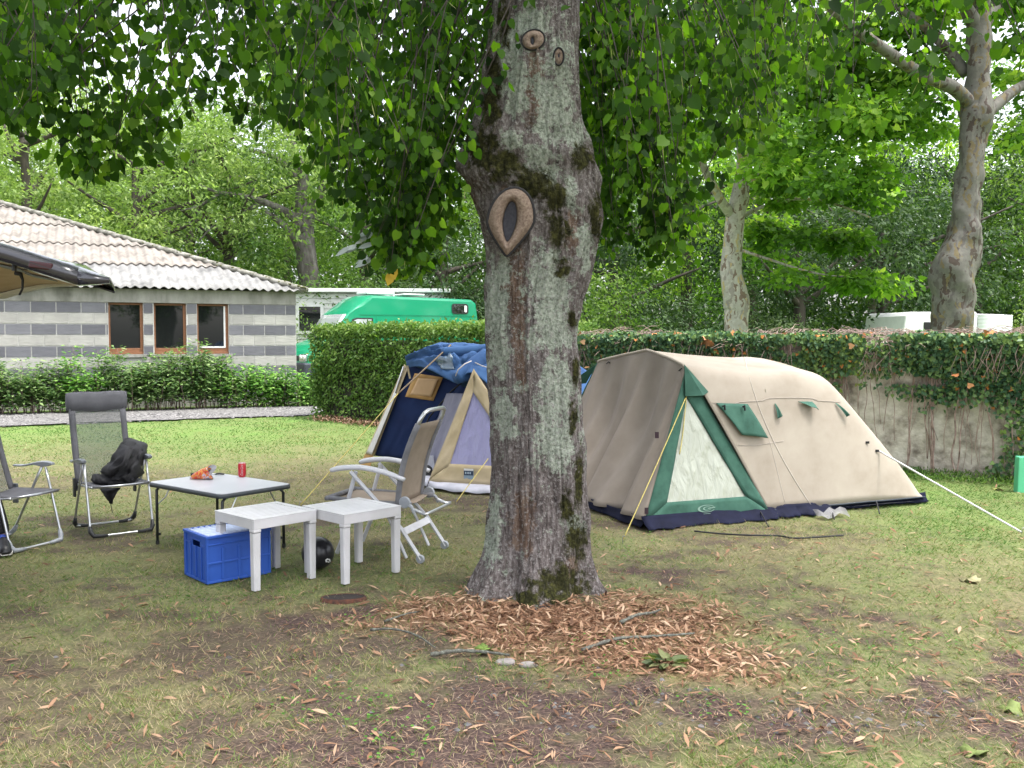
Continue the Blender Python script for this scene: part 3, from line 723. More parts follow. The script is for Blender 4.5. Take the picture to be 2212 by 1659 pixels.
# the main crown above the picture, leaves on and round the limbs
ne_ = len(limb_ends)
for i in range(5200):
    p = limb_ends[crng.integers(ne_)] + Vector(crng.normal(size=3)) * .42 + Vector((0, 0, .35))
    LP.append(p); LA.append(tuple(crng.normal(size=3) * .7 + np.array([0, 0, -.6]))); LN.append(tuple(crng.normal(size=3) * .6 + np.array([0, 0, 1]))); LS.append(.13 * crng.uniform(.6, 1.2)); LT.append(crng.random())
LP = np.array(LP); LS = np.array(LS)
m_lime = leafmat('lime leaves', [(.007, .020, .006), (.024, .062, .011), (.065, .145, .020), (.15, .25, .035)], .6, (1.9, 2.1, .4), .5, under=(.028, .06, .02), spec=.12)
tag(tw.build('twigs', m_limb, lime, smooth=True), kind='stuff')
V, F, r = leaves(LP, np.array(LA), np.array(LN), LS, LS * .92, 'heart', np.array(LT))
add('crown', npmesh('crown', V, F, {'rnd': r}), m_lime, lime)
# pale seed bracts hanging among the leaves
cp_ = np.array(cat_p); n = len(cp_)
leaf_obj('seed_bracts', cp_, np.stack([crng.normal(size=n) * .3, crng.normal(size=n) * .3, -np.ones(n)], -1), rdir(n, crng), .075, .014, 'narrow', leafmat('seed bracts', [(.22, .27, .08), (.42, .44, .20)], .4, (1.4, 1.5, .8)), lime)
# a spray of leaves turned to show pale undersides, one yellow leaf
sp_ = [at(800 + 22 * math.sin(i), 500 + i * 9, 5.6) for i in range(9)]
n = 16; P_ = np.array([sp_[i % 9] + Vector((-.04 * (i % 3), .02 * (i % 2), .01 * i % .03)) for i in range(n)])
leaf_obj('pale_leaf_spray', P_, np.stack([-np.ones(n), .2 * crng.normal(size=n), -.45 + .15 * crng.normal(size=n)], -1), np.tile([0.1, -.75, .6], (n, 1)), .085, .04, 'heart', rndmat('pale leaf underside', [(.30, .35, .33), (.50, .55, .53)], .5), lime)
leaf_obj('yellow_leaf', np.array([at(848, 578, 5.5), at(845, 592, 5.52)]), np.array([(.2, 0, -1), (-.3, 0, -1)]), np.array([(0, -1, .2), (.2, -1, .3)]), .07, .055, 'heart', rndmat('yellow leaf', [(.55, .36, .03), (.6, .42, .05)], .5), lime)

# ================================================================== OTHER TREES
def bark_simple(name, cols, sc=6, b=.5, stretch=(1, 1, .35)):
    return mat(name, cols, .9, sc, b, stretch=stretch, dist=.03, bscale=sc * 4)
BK_DARK = bark_simple('dark bark', [(.035, .03, .025), (.09, .075, .06)])
BK_GREY = bark_simple('grey bark', [(.10, .09, .08), (.24, .22, .20)])
def plane_bark(nm, kk):
    m, t, p, o = _mat(nm); n, l = t.nodes, t.links
    base, nz, mp = noise_col(t, [(.13, .10, .085), (.22, .19, .16)], 5, 6)
    v = n.new('ShaderNodeTexVoronoi'); v.inputs['Scale'].default_value = 11; v.inputs['Randomness'].default_value = 1
    nd = n.new('ShaderNodeTexNoise'); nd.inputs['Scale'].default_value = 4; nd.inputs['Detail'].default_value = 6
    tc = n.new('ShaderNodeTexCoord'); l.new(tc.outputs['Object'], nd.inputs['Vector'])
    mpp = n.new('ShaderNodeMapping'); mpp.inputs['Scale'].default_value = (1.4, 1.4, .32); l.new(tc.outputs['Object'], mpp.inputs[0])
    va = n.new('ShaderNodeVectorMath'); va.operation = 'MULTIPLY_ADD'; va.inputs[1].default_value = (.5, .5, .5); l.new(nd.outputs['Color'], va.inputs[0]); l.new(mpp.outputs[0], va.inputs[2]); l.new(va.outputs[0], v.inputs['Vector'])
    sp = n.new('ShaderNodeSeparateColor'); l.new(v.outputs['Color'], sp.inputs[0])
    cr = n.new('ShaderNodeValToRGB'); cr.color_ramp.interpolation = 'CONSTANT'; e = cr.color_ramp.elements
    e[0].color = (.30 * kk, .29 * kk, .25 * kk, 1); e[1].position = .42; e[1].color = (.22 * kk, .20 * kk, .175 * kk, 1)
    for ps, c in ((.58, (.34 * kk, .27 * kk, .13 * kk, 1)), (.68, (.14 * kk, .10 * kk, .075 * kk, 1)), (.82, (.36 * kk, .34 * kk, .29 * kk, 1))): q = e.new(ps); q.color = c
    l.new(sp.outputs[0], cr.inputs[0])
    mx = n.new('ShaderNodeMix'); mx.data_type = 'RGBA'; mx.blend_type = 'MULTIPLY'; mx.inputs['Factor'].default_value = .45; l.new(cr.outputs[0], mx.inputs['A'])
    cr2, _, _ = noise_col(t, [(.45, .42, .4), (1, 1, 1)], 14, 8); l.new(cr2.outputs[0], mx.inputs['B'])
    l.new(mx.outputs['Result'], p.inputs['Base Color']); p.inputs['Roughness'].default_value = .85; add_bump(t, p, nz.outputs['Fac'], .5, .03)
    return m
BK_PLANE = plane_bark('slim plane bark', 1.4); BK_PLANED = plane_bark('dark plane bark', .40)
LF = {
 'light': leafmat('light green leaves', [(.08, .14, .035), (.17, .26, .075), (.28, .38, .13), (.38, .46, .18)], .45, (1.3, 1.45, .7)),
 'mid': leafmat('mid green leaves', [(.03, .065, .016), (.065, .13, .028), (.12, .20, .045), (.21, .30, .08)], .42, (1.3, 1.5, .6)),
 'dark': leafmat('dark green leaves', [(.012, .03, .013), (.027, .058, .022), (.05, .09, .033), (.09, .14, .055)], .25, (1.3, 1.5, .6)),  # darker tone also carries the under-canopy shade of the wood at the right
 'grey': leafmat('grey green leaves', [(.05, .09, .04), (.10, .155, .07), (.17, .23, .12), (.24, .30, .17)], .35, (1.2, 1.4, .7)),
 'plane': leafmat('plane tree leaves', [(.03, .075, .015), (.07, .15, .025), (.18, .32, .05), (.40, .50, .13)], .5, (1.4, 1.6, .5)),
}
def trunk_mb(mb, base, top, r0, r1, knobs=0, seed=0, n=14, bend=.1):
    rr = random.Random(seed); pts = [base]
    for i in range(1, 4): pts.append(base.lerp(top, i / 4) + Vector((rr.uniform(-bend, bend), rr.uniform(-bend, bend), 0)))
    pts.append(top); P = crom(pts, 7); k = len(P); b0 = len(mb.v)
    rad = [r0 + (r1 - r0) * (i / (k - 1)) ** .8 + .25 * r0 * math.exp(-i * .8) for i in range(k)]
    mb.tube(P, rad, n)
    return P
def limb(mb, p, d, L, r, rr, lift=.25):
    d = Vector(d).normalized(); pts = [p]; q = p
    for i in range(3):
        q = q + d * L / 3 + Vector((rr.uniform(-.12, .12), rr.uniform(-.12, .12), rr.uniform(-.03, .12) + lift * .3)) * L / 3; pts.append(q)
    P = crom(pts, 4); mb.tube(P, [r * (1 - .75 * i / (len(P) - 1)) for i in range(len(P))], 8); return P
def crown_leaves(centers, rad, per, size, rng, squash=.6, kind='rhomb', wid=.62):
    C_ = np.asarray(centers); n = len(C_) * per
    c = np.repeat(C_, per, 0); rads = np.repeat(np.asarray(rad) * np.ones(len(C_)), per)
    d = rdir(n, rng); rr = rng.random(n) ** .45
    off = d * (rr * rads)[:, None]; off[:, 2] *= squash
    p = c + off
    ax = unit(d * np.array([1, 1, .3]) + rng.normal(size=(n, 3)) * .5 + np.array([0, 0, -.45])); nr = rng.normal(size=(n, 3)) * .55 + np.array([0, 0, 1]) + d * .5
    s = size * (.6 + .8 * rng.random(n))
    V, F, r = leaves(p, ax, nr, s, s * wid, kind, None, rng)
    # per clump tone so that light and dark clumps read
    tone = np.repeat(rng.random(len(C_)) ** 1.3 * .6, per); rv = np.clip(rng.random(n) * .5 + tone, 0, 1)
    return V, F, np.repeat(rv, len(TEMPL[kind][0]))
def make_tree(x, y, H, cz, rx, rz, nclump, per, size, leaf, label, bark_m=BK_DARK, r0=.3, seed=0, limbs=7, group='trees of the wood behind the hedge', z0=None, clump_r=1.1, name='broadleaf_tree', low=0.0, topr=.35, lean=0.0, kind='rhomb', ry=None):
    rr = random.Random(seed); rg = np.random.default_rng(seed + 100); z = terr(x, y) if z0 is None else z0
    t = empty(name, (x, y, z), 0, label, 'tree', group)
    mb = MB(); top = Vector((x + lean, y, z + cz + .2 * rz)); P = trunk_mb(mb, Vector((x, y, z - .1)), top, r0, r0 * topr, seed=seed)
    ends = []
    for i in range(limbs):
        a_ = rr.uniform(0, 6.283); p = P[rr.randrange(len(P) // 2, len(P))]; d = (math.cos(a_), math.sin(a_), rr.uniform(.1, .8))
        Q = limb(mb, p, d, rx * rr.uniform(.6, 1.0), r0 * .35, rr); ends += Q[5:]
    mb.build('trunk', bark_m, t, smooth=True)
    ry = ry or rx; n = nclump
    d = rdir(n, rg); q = rg.random(n) ** .4; cc = d * q[:, None] * np.array([rx, ry, rz]) + np.array([x + lean, y, z + cz])
    cc = cc[cc[:, 2] > z + low]
    V, F, r = crown_leaves(cc, clump_r * (.6 + .7 * rg.random(len(cc))), per, size, rg, kind=kind)
    add('crown', npmesh('crown', V, F, {'rnd': r}), LF[leaf], t)
    return t
G = 'trees of the wood behind the hedge'
def T(px, Y, **k):
    return make_tree((px - 1106) / FP * Y, Y, **k)
# row just behind the building and the van
T(-240, 27, H=12, cz=7.0, rx=4.5, rz=5.0, nclump=70, per=150, size=.17, leaf='light', label='light green tree whose crown runs out of the left edge over the building', seed=1)
T(60, 29, H=12, cz=6.6, rx=4.0, rz=4.6, nclump=80, per=165, size=.165, leaf='light', label='light green bushy tree above the left end of the corrugated roof', seed=2, low=1.5)
T(300, 31, H=12, cz=6.2, rx=4.0, rz=4.0, nclump=80, per=165, size=.165, leaf='light', label='yellowish light green tree behind the middle of the roof', seed=3, low=1.2)
T(500, 33, H=12, cz=6.2, rx=4.0, rz=4.3, nclump=70, per=150, size=.19, leaf='mid', label='mid green tree behind the right end of the roof', seed=4, low=1.0)
T(790, 37, H=12, cz=5.8, rx=4.6, rz=4.4, nclump=80, per=165, size=.16, leaf='mid', label='mid green tree between the forked tree and the big lime', seed=6, low=.6)
T(960, 33, H=9, cz=3.8, rx=3.4, rz=3.3, nclump=60, per=130, size=.16, leaf='dark', label='dark green low tree above the rear of the green van', seed=7, low=.2)
T(1130, 36, H=12, cz=6.0, rx=4.6, rz=5, nclump=80, per=150, size=.19, leaf='mid', label='mid green tree hidden mostly by the big lime trunk', seed=8, low=.2)
T(1330, 30, H=10, cz=4.2, rx=3.2, rz=3.4, nclump=60, per=130, size=.16, leaf='dark', label='green bushy tree just right of the big lime trunk', seed=9, low=.3)
T(1480, 34, H=12, cz=6.4, rx=4.4, rz=5, nclump=80, per=150, size=.19, leaf='plane', label='bright green tree left behind the slim plane trunk', seed=10, low=1.4)
T(1720, 30, H=9, cz=3.9, rx=3.6, rz=3.0, nclump=80, per=130, size=.17, leaf='dark', label='dark tree with its brown trunk showing in the shade over the ivy wall', bark_m=BK_DARK, seed=11, low=1.7, r0=.3)
T(1900, 33, H=9, cz=4.4, rx=4.2, rz=3.4, nclump=90, per=130, size=.19, leaf='dark', label='dark grey green tree behind the white caravan', seed=12, low=1.7)
T(2110, 38, H=12, cz=6.0, rx=5.0, rz=5, nclump=90, per=165, size=.18, leaf='dark', label='dark green tree behind the thick plane trunk', seed=13, low=1.6)
T(2360, 33, H=12, cz=5.8, rx=4.2, rz=4.4, nclump=80, per=130, size=.16, leaf='mid', label='mid green tree at the right edge behind the ivy wall', seed=14, low=2.6)
T(1620, 44, H=14, cz=8.0, rx=6, rz=6, nclump=90, per=110, size=.3, leaf='plane', label='tall bright green tree far behind the slim plane trunk', seed=15, low=1.5)
# taller second row
T(120, 46, H=16, cz=9.0, rx=6.5, rz=5.2, nclump=100, per=150, size=.26, leaf='light', label='tall pale tree farthest back above the left of the roof', seed=16, low=2)
T(620, 50, H=16, cz=8.8, rx=6.5, rz=5.5, nclump=90, per=150, size=.27, leaf='mid', label='tall tree farthest back behind the forked tree', seed=17, low=1)
T(330, 54, H=17, cz=9.5, rx=6.5, rz=6.0, nclump=100, per=150, size=.28, leaf='light', label='tall pale green tree farthest back above the middle of the roof', seed=23, low=1)
T(-150, 50, H=17, cz=9.5, rx=6.5, rz=6.0, nclump=100, per=150, size=.28, leaf='light', label='tall pale green tree farthest back beyond the left edge', seed=24, low=1)
T(1060, 52, H=17, cz=8.4, rx=6.5, rz=5.5, nclump=90, per=150, size=.27, leaf='mid', label='tall tree farthest back behind the green van', seed=18, low=1)
T(1350, 50, H=18, cz=10, rx=6, rz=7.2, nclump=100, per=150, size=.27, leaf='plane', label='tall bright tree farthest back right of the big lime', seed=19, low=1)
T(1880, 48, H=18, cz=10.5, rx=7.5, rz=7, nclump=120, per=150, size=.27, leaf='plane', label='tall bright tree farthest back between the two plane trees', seed=20, low=1)
T(2420, 46, H=17, cz=9, rx=7, rz=6.5, nclump=100, per=150, size=.27, leaf='mid', label='tall tree farthest back beyond the right edge', seed=21, low=1)
# willow-like grey-green foliage right of the roof
T(420, 40, H=14, cz=7.4, rx=4.2, rz=4.4, nclump=80, per=165, size=.16, leaf='grey', label='grey green tree whose top reaches the pale sky left of the forked tree', seed=22, low=.5)

# forked tree with visible limbs behind the van
def forked():
    Y = 33.0; g0 = gp(655, 800); z = .2
    P = lambda px, py, d=0.0: at(px, py, Y + d)
    t = empty('forked_tree', (P(668, 700).x, Y, z), 0, 'tree with a grey forked trunk and dark bare limbs sweeping left above the roof end', 'tree', G)
    mb = MB(); bs = P(672, 700); bs.z = z - .1
    mb.tube(crom([bs, P(672, 640), P(662, 560), P(657, 500), P(660, 462)], 5), list(np.linspace(.40, .33, 21)), 14)
    def L_(pts, r0, r1):
        Q = crom([P(*q) for q in pts], 5); mb.tube(Q, list(np.linspace(r0, r1, len(Q))), 8)
    L_([(655, 470), (650, 430), (655, 380), (640, 330), (610, 260)], .26, .08)
    L_([(664, 470), (680, 440), (700, 400), (712, 350), (730, 280)], .22, .06)
    L_([(655, 495, -.3), (625, 462, -.8), (580, 440, -1.4), (530, 425, -2), (470, 415, -2.4), (430, 400, -2.8)], .17, .04)
    L_([(648, 540, 0), (630, 505, -.5), (600, 475, -1), (570, 455, -1.5)], .16, .08)
    L_([(650, 395), (620, 360), (580, 335), (540, 325)], .14, .05)
    L_([(560, 440, -1.6), (520, 460, -2), (470, 480, -2.3), (430, 520, -2.5)], .08, .02)
    L_([(480, 415, -2.3), (430, 445, -2.6), (390, 455, -3)], .06, .02)
    L_([(600, 265), (560, 230), (500, 220)], .06, .02)
    mb.build('trunk', bark_simple('forked bark', [(.04, .035, .028), (.11, .10, .09), (.19, .18, .165)]), t, smooth=True)
    rg = np.random.default_rng(55); cs = []
    for i in range(130):
        px = rg.uniform(380, 800); py = rg.uniform(60, 430) if px > 520 else rg.uniform(250, 470)
        if 590 < px < 700 and py > 380: continue
        if 620 < px < 700 and py > 300 and rg.random() < .6: continue
        cs.append(np.array(P(px, py, rg.uniform(-3.5, 3))))
    V, F, r = crown_leaves(cs, .65 + .5 * rg.random(len(cs)), 100, .17, rg, .45)
    add('crown', npmesh('crown', V, F, {'rnd': r}), LF['light'], t)
forked()

# two plane trees beyond the wall
def plane_tree(Y, pts, limbs_, clumps, label, knob, seed, size, per=90, r_c=.8, bk=None):
    P = lambda px, py, d=0.0: at(px, py, Y + d)
    b = P(*pts[0][:2]); t = empty('plane_tree', (b.x, Y, .15), 0, label, 'tree', 'plane trees beyond the ivy wall')
    mb = MB(); W = [P(p[0], p[1]) for p in pts]; W[0].z = .05; Wr = [p[2] * Y / FP / 2 for p in pts]
    Q = crom(W, 8); rq = np.interp(np.arange(len(Q)) / 8, np.arange(len(pts)), Wr)
    b0 = len(mb.v); mb.tube(Q, list(rq), 24)
    for i in range(len(mb.v)):
        v_ = mb.v[i]; k = knob * (float(fbm(v_.x * 4.5, v_.y * 4.5, v_.z * 3.2, seed, 3)) - .5)
        ax_ = Q[min(len(Q) - 1, i // 24)]; d = Vector((v_.x - ax_.x, v_.y - ax_.y, 0)); mb.v[i] = v_ + (d.normalized() * k if d.length > 1e-6 else d)
    for lp in limbs_:
        Lq = crom([P(*q[:3]) for q in lp[0]], 6); mb.tube(Lq, list(np.linspace(lp[1], lp[2], len(Lq))), 12)
    mb.build('trunk', bk or BK_PLANE, t, smooth=True)
    rg = np.random.default_rng(seed); cs = []
    for (x0, x1, y0, y1, d0, d1, n) in clumps:
        for i in range(n): cs.append(np.array(P(rg.uniform(x0, x1), rg.uniform(y0, y1), rg.uniform(d0, d1))))
    V, F, r = crown_leaves(cs, r_c * (.6 + .7 * rg.random(len(cs))), per, size, rg, .4, 'ivy', .9)
    add('crown', npmesh('crown', V, F, {'rnd': r}), LF['plane'], t)
plane_tree(16.5, [(2052, 900, 92), (2056, 700, 80), (2062, 640, 84), (2058, 590, 92), (2078, 530, 78), (2085, 480, 60), (2092, 400, 58), (2102, 300, 56), (2108, 240, 70), (2112, 180, 50), (2118, 60, 42), (2110, -80, 36), (2120, -300, 26)],
   [([(2100, 232, 0), (2060, 190, -.3), (1990, 160, -.8), (1900, 100, -1.5), (1820, 40, -2.2), (1760, -20, -3)], .13, .06),
    ([(2088, 160, .2), (2050, 110, .4), (2000, 60, .6), (1950, 20, .8), (1900, -30, 1)], .10, .06),
    ([(2125, 250, 0), (2160, 220, .2), (2200, 190, .4), (2260, 160, .8), (2350, 100, 1)], .12, .06),
    ([(2118, 60, 0), (2160, 0, .3), (2220, -80, .5)], .14, .06), ([(2110, 60, 0), (2080, 0, -.2), (2060, -90, -.4)], .14, .06)],
   [(1560, 2050, -150, 160, .6, 4, 52), (1750, 2030, 150, 300, .5, 3, 24), (2130, 2420, -150, 330, .4, 3, 44), (1640, 1960, 240, 420, 0, 4, 22), (1850, 2100, -200, 20, -1.5, 2, 18)],
   'thick knobbly plane tree behind the ivy wall at the right', .20, 31, .12, 130, .7, BK_PLANED)
plane_tree(21.0, [(1590, 860, 62), (1590, 700, 50), (1592, 660, 58), (1580, 600, 46), (1582, 540, 42), (1588, 470, 42), (1597, 430, 40), (1603, 380, 30), (1605, 330, 26), (1610, 200, 22), (1612, 40, 16)],
   [([(1585, 470, 0), (1562, 440, -.2), (1540, 400, -.4), (1522, 365, -.5), (1500, 300, -.6)], .12, .07), ([(1602, 420, 0), (1618, 395, .1), (1640, 365, .2), (1680, 330, .4), (1740, 290, .6)], .10, .04),
    ([(1600, 470, 1), (1640, 450, 1), (1720, 430, 0), (1800, 440, -.5), (1880, 470, -1)], .05, .02), ([(1600, 540, 1), (1660, 560, .5), (1760, 590, 0), (1850, 600, -.5)], .04, .015)],
   [(1380, 1560, -50, 340, -2, 2, 30), (1640, 1860, 60, 420, -2, 2, 34), (1560, 1660, -100, 260, -2, 2, 20), (1640, 1960, 380, 440, -1.5, 1, 16), (1700, 1900, 500, 530, -1, 1, 9), (1690, 1930, 585, 620, -1, 1, 10), (1560, 1700, 480, 560, 1, 3, 10)],
   'slim pale plane tree behind the ivy wall with a cut side limb', .09, 32, .13, 130, .6)

# low bushes under the trees
def bush(px, Y, r, h, leaf, label, seed, size=.13):
    x = (px - 1106) / FP * Y; rg = np.random.default_rng(seed); z = .2
    n = 34; d = rdir(n, rg); q = rg.random(n) ** .4; cc = d * q[:, None] * np.array([r, r * .7, h / 2]) + np.array([x, Y, z + h * .5])
    t = empty('bush', (x, Y, z), 0, label, 'bush', 'bushes under the trees')
    mb = MB(); rr = random.Random(seed)
    for i in range(7): mb.tube([Vector((x + rr.uniform(-.2, .2), Y + rr.uniform(-.2, .2), z - .05)), Vector(cc[i]) * .5 + Vector((x, Y, z)) * .5, Vector(cc[i])], [.04, .025, .01], 6)
    mb.build('stems', BK_DARK, t)
    V, F, r_ = crown_leaves(cc, .7, 150, size, rg, .7); add('foliage', npmesh('foliage', V, F, {'rnd': r_}), LF[leaf], t)
bush(600, 30, 2.0, 3.6, 'mid', 'green bush behind the right roof corner left of the forked trunk', 61)
bush(740, 32, 2.2, 3.6, 'mid', 'green bush behind the van roof right of the forked trunk', 62)
bush(880, 33, 2.2, 3.0, 'grey', 'pale grey green bush over the middle of the van roof', 63)
bush(1000, 30, 1.8, 3.0, 'dark', 'dark bush beyond the rear of the van', 64)
bush(1320, 26, 1.8, 3.2, 'mid', 'green bush over the hedge right of the big lime', 65)
bush(1450, 27, 1.9, 3.0, 'dark', 'dark green bush left of the slim plane trunk', 66)
bush(1690, 29, 1.7, 2.6, 'grey', 'grey green bush right of the slim plane trunk', 67)
bush(2270, 33, 1.9, 3.4, 'light', 'light green bush at the right edge behind the caravan', 68)
# far-off wood closing the view
rg = np.random.default_rng(77); n = 4200; ang = rg.uniform(-.95, .95, n); dd = rg.uniform(56, 66, n)
cc = np.stack([np.sin(ang) * dd, np.cos(ang) * dd, rg.random(n) ** 1.1 * (9.5 + 3.5 * vn(ang * 9, 0, 0, 3))], -1)
V, F, r = crown_leaves(cc, 1.5, 22, .62, rg, .8)
tag(add('far_wood', npmesh('far_wood', V, F, {'rnd': r}), LF['mid']), 'far-off mass of green wood closing the view behind all trees', 'wood', kind='stuff')
# ================================================================== HEDGE, WALL, IVY
W0 = Vector((-3.1, 15.35, 0)); WD = Vector((.8357, -.5491, 0)); WN = Vector((-.5491, -.8357, 0))   # WN points to the camera side
def wl(t, off=0.0, z=0.0):
    p = W0 + WD * t + WN * off; return Vector((p.x, p.y, z))
hr = np.random.default_rng(91)
hedge = empty('hedge', wl(2.3, -.4, .15), 0, 'clipped green leafy hedge between the gravel path and the big lime trunk', 'hedge')
b = MB()
for i in range(24):
    pass
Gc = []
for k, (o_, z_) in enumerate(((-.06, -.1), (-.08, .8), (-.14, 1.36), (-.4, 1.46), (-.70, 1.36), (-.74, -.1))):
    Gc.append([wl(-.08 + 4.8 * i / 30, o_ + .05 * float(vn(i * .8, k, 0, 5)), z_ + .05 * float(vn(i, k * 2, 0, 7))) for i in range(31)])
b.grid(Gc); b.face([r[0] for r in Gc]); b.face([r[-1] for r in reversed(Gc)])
b.build('inner_twigs', mat('dark hedge core', [(.012, .018, .008), (.05, .045, .03)], .95, 22, .8), hedge, smooth=True)  # solid dark brown core for the twiggy inside of the hedge
n = 34000; face = hr.random(n)
t_ = -.2 + hr.random(n) * 4.95; dpt = hr.random(n)
bul = lambda t, z: .17 * (fbm(t * 1.6, z * 1.8, 0, 71, 3) - .5) * 2
zz = np.where(face < .56, hr.random(n) * 1.63, 1.58); off = np.where(face < .56, .10 + bul(t_, zz) - .16 * dpt, .05 - .8 * hr.random(n))
zz = np.where(face >= .56, 1.54 + .16 * (fbm(t_ * 1.9, off * 2, 0, 72, 3) - .5) + .14 * (hr.random(n) ** 3) - .1 * dpt, zz)
end = face > .88; off = np.where(end, -.78 + .9 * hr.random(n), off); zz = np.where(end, hr.random(n) * 1.62, zz); t_ = np.where(end, -.24 + bul(off * 1.3, zz) - .0 + .16 * dpt, t_)
low = (zz < .35) & (hr.random(n) < .55)
Pn = np.stack([W0.x + WD.x * t_ + WN.x * off, W0.y + WD.y * t_ + WN.y * off, zz + .12], -1)[~low]; k = len(Pn)
out = np.tile([WN.x, WN.y, .35], (k, 1))
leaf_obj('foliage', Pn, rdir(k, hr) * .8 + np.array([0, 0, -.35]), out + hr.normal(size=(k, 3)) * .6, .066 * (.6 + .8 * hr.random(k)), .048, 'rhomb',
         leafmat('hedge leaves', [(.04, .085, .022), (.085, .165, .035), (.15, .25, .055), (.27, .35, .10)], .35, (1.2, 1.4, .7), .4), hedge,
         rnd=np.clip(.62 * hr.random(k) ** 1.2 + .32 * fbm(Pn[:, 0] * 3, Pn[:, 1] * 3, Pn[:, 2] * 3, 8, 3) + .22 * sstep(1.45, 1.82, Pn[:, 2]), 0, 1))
# brown leaf heap under the hedge
n = 2600; t_ = hr.random(n) * 4.7; off = .02 + hr.random(n) ** 1.5 * .35
x = W0.x + WD.x * t_ + WN.x * off; y = W0.y + WD.y * t_ + WN.y * off
o = leaf_obj('dry_leaves', np.stack([x, y, terr_np(x, y) + .01 + .05 * hr.random(n)], -1), rdir(n, hr), rdir(n, hr) * .5 + np.array([0, 0, 1]), .05, .035, 'rhomb', rndmat('dry hedge leaves', [(.10, .05, .03), (.24, .13, .08), (.42, .30, .22)]))
tag(o, 'dry brown leaves heaped along the foot of the hedge', 'dry leaves', kind='stuff')

# stone wall
wt0, wt1 = 4.55, 15.5
wall_m = mat('rendered stone wall', [(.17, .145, .12), (.40, .36, .31), (.58, .54, .47), (.68, .64, .58)], .95, 5.5, .9, dist=.03, bscale=12)
def ztop(t): return 1.50 - .010 * (t - 4.5)
Gw = []
nt_, nz_ = 240, 44
for k in range(nz_ + 1):
    row = []
    for i in range(nt_ + 1):
        t = wt0 + (wt1 - wt0) * i / nt_; z = -.08 + (ztop(t) + .08) * k / nz_
        d = .05 * (float(fbm(t * 1.6, z * 2.2, 0, 41, 3)) - .5) + .035 * (float(fbm(t * 7, z * 7, 0, 43, 3)) - .5)
        row.append(wl(t, -.02 + d, z))
    Gw.append(row)
for o_ in (-.2, -.4): Gw.append([wl(wt0 + (wt1 - wt0) * i / nt_, o_, ztop(wt0 + (wt1 - wt0) * i / nt_) + .03) for i in range(nt_ + 1)])
Gw.append([wl(wt0 + (wt1 - wt0) * i / nt_, -.42, -.08) for i in range(nt_ + 1)])
wo_ = MB().grid(Gw).build('stone_wall', wall_m, smooth=True); tag(wo_, 'old pale rendered stone wall showing between the ivy behind the beige tent', 'wall')
# ivy plant on the wall
ivy = empty('ivy', wl(9, .05, 0), 0, 'dark green ivy with brown woody stems hanging over the top of the stone wall', 'ivy')
n = 80000; t_ = wt0 - .2 + hr.random(n) * (wt1 - wt0 + .2)
zz = hr.random(n) ** .75 * 1.56
nn1 = fbm(t_ * 1.25, zz * .55, 0, 51, 3); nn2 = fbm(t_ * 4, zz * 4, 0, 53, 3)
dens = sstep(.35, 1.45, zz) * 1.25 + 1.45 * sstep(.50, .66, nn1) + .7 * (nn2 - .5) - .22 + .5 * sstep(12.3, 11.4, -t_ + 23.2) * 0
dens = dens + .2 * sstep(11.3, 12.6, t_) * sstep(0, .5, zz)           # thicker at the right end
dens = dens + .7 * (1 - sstep(4.6, 5.8, t_))                           # and beside the hedge
dens = dens - .6 * np.exp(-((t_ - 8.4) / .5) ** 2 - ((zz - .9) / .55) ** 2) - .5 * np.exp(-((t_ - 9.6) / .3) ** 2 - ((zz - .6) / .5) ** 2) + .35 * (1 - sstep(.05, .22, zz))
bare = fbm(t_ * 2.2, zz * 5, 0, 57, 3)                                  # brown stem patches on the crest
dens = np.where(zz > 1.0, dens - 1.3 * sstep(.56, .63, bare), dens)
k = hr.random(n) < np.clip(dens, 0, 1) * .8; t_, zz = t_[k], zz[k]; n1_ = len(t_)
off1 = .02 + .10 * hr.random(n1_) + .16 * sstep(.9, 1.6, zz)
nt2 = 34000; t2 = wt0 - .2 + hr.random(nt2) * (wt1 - wt0 + .2); o2 = .22 - .85 * hr.random(nt2); b2 = fbm(t2 * 1.6, o2 * 2.2, 7, 57, 3)
k = hr.random(nt2) < (1 - .9 * sstep(.52, .60, b2)); t2, o2 = t2[k], o2[k]
z2 = 1.475 - .010 * (t2 - 4.5) + .20 * (fbm(t2 * 2.4, o2 * 3, 0, 59, 3) - .2) * (1 - .5 * np.abs(o2 + .2)) + .06 * hr.random(len(t2))
t_, zz, off = np.concatenate([t_, t2]), np.concatenate([zz, z2]), np.concatenate([off1, o2]); n = len(t_)
Pn = np.stack([W0.x + WD.x * t_ + WN.x * off, W0.y + WD.y * t_ + WN.y * off, zz], -1)
out = np.tile([WN.x, WN.y, .55], (n, 1))
rv = np.clip(.6 * hr.random(n) + .3 * (fbm(t_ * 2, zz * 2, 0, 61, 2)), 0, .86); rv = np.where(hr.random(n) < .015, 1.0, rv)
leaf_obj('ivy_leaves', Pn, hr.normal(size=(n, 3)) * .6 + np.array([0, 0, -.7]), out + hr.normal(size=(n, 3)) * .45, .047 * (.6 + .7 * hr.random(n)), .043, 'ivy',
         leafmat('ivy leaf', [(.018, .05, .028), (.04, .095, .045), (.075, .15, .07), (.14, .23, .08), (.20, .30, .07), (.50, .20, .06)], .15, (1.2, 1.4, .6), .38), ivy, rnd=rv)
vm = MB(); vr = random.Random(8)
def vine(t, z0, L, o0=.04, r=.006, wig=.12, dirn=-1):
    pts = []; q = t
    for i in range(7):
        q += vr.uniform(-wig, wig); pts.append(wl(q, o0 + vr.uniform(0, .05), max(.0, z0 + dirn * L * i / 6)))
    vm.tube(crom(pts, 3), [r * (1 - .4 * i / 18) for i in range(19)], 5)
for i in range(230): vine(vr.uniform(wt0, 12.6), 1.5, vr.uniform(.3, 1.6), r=vr.uniform(.003, .008), wig=.05)
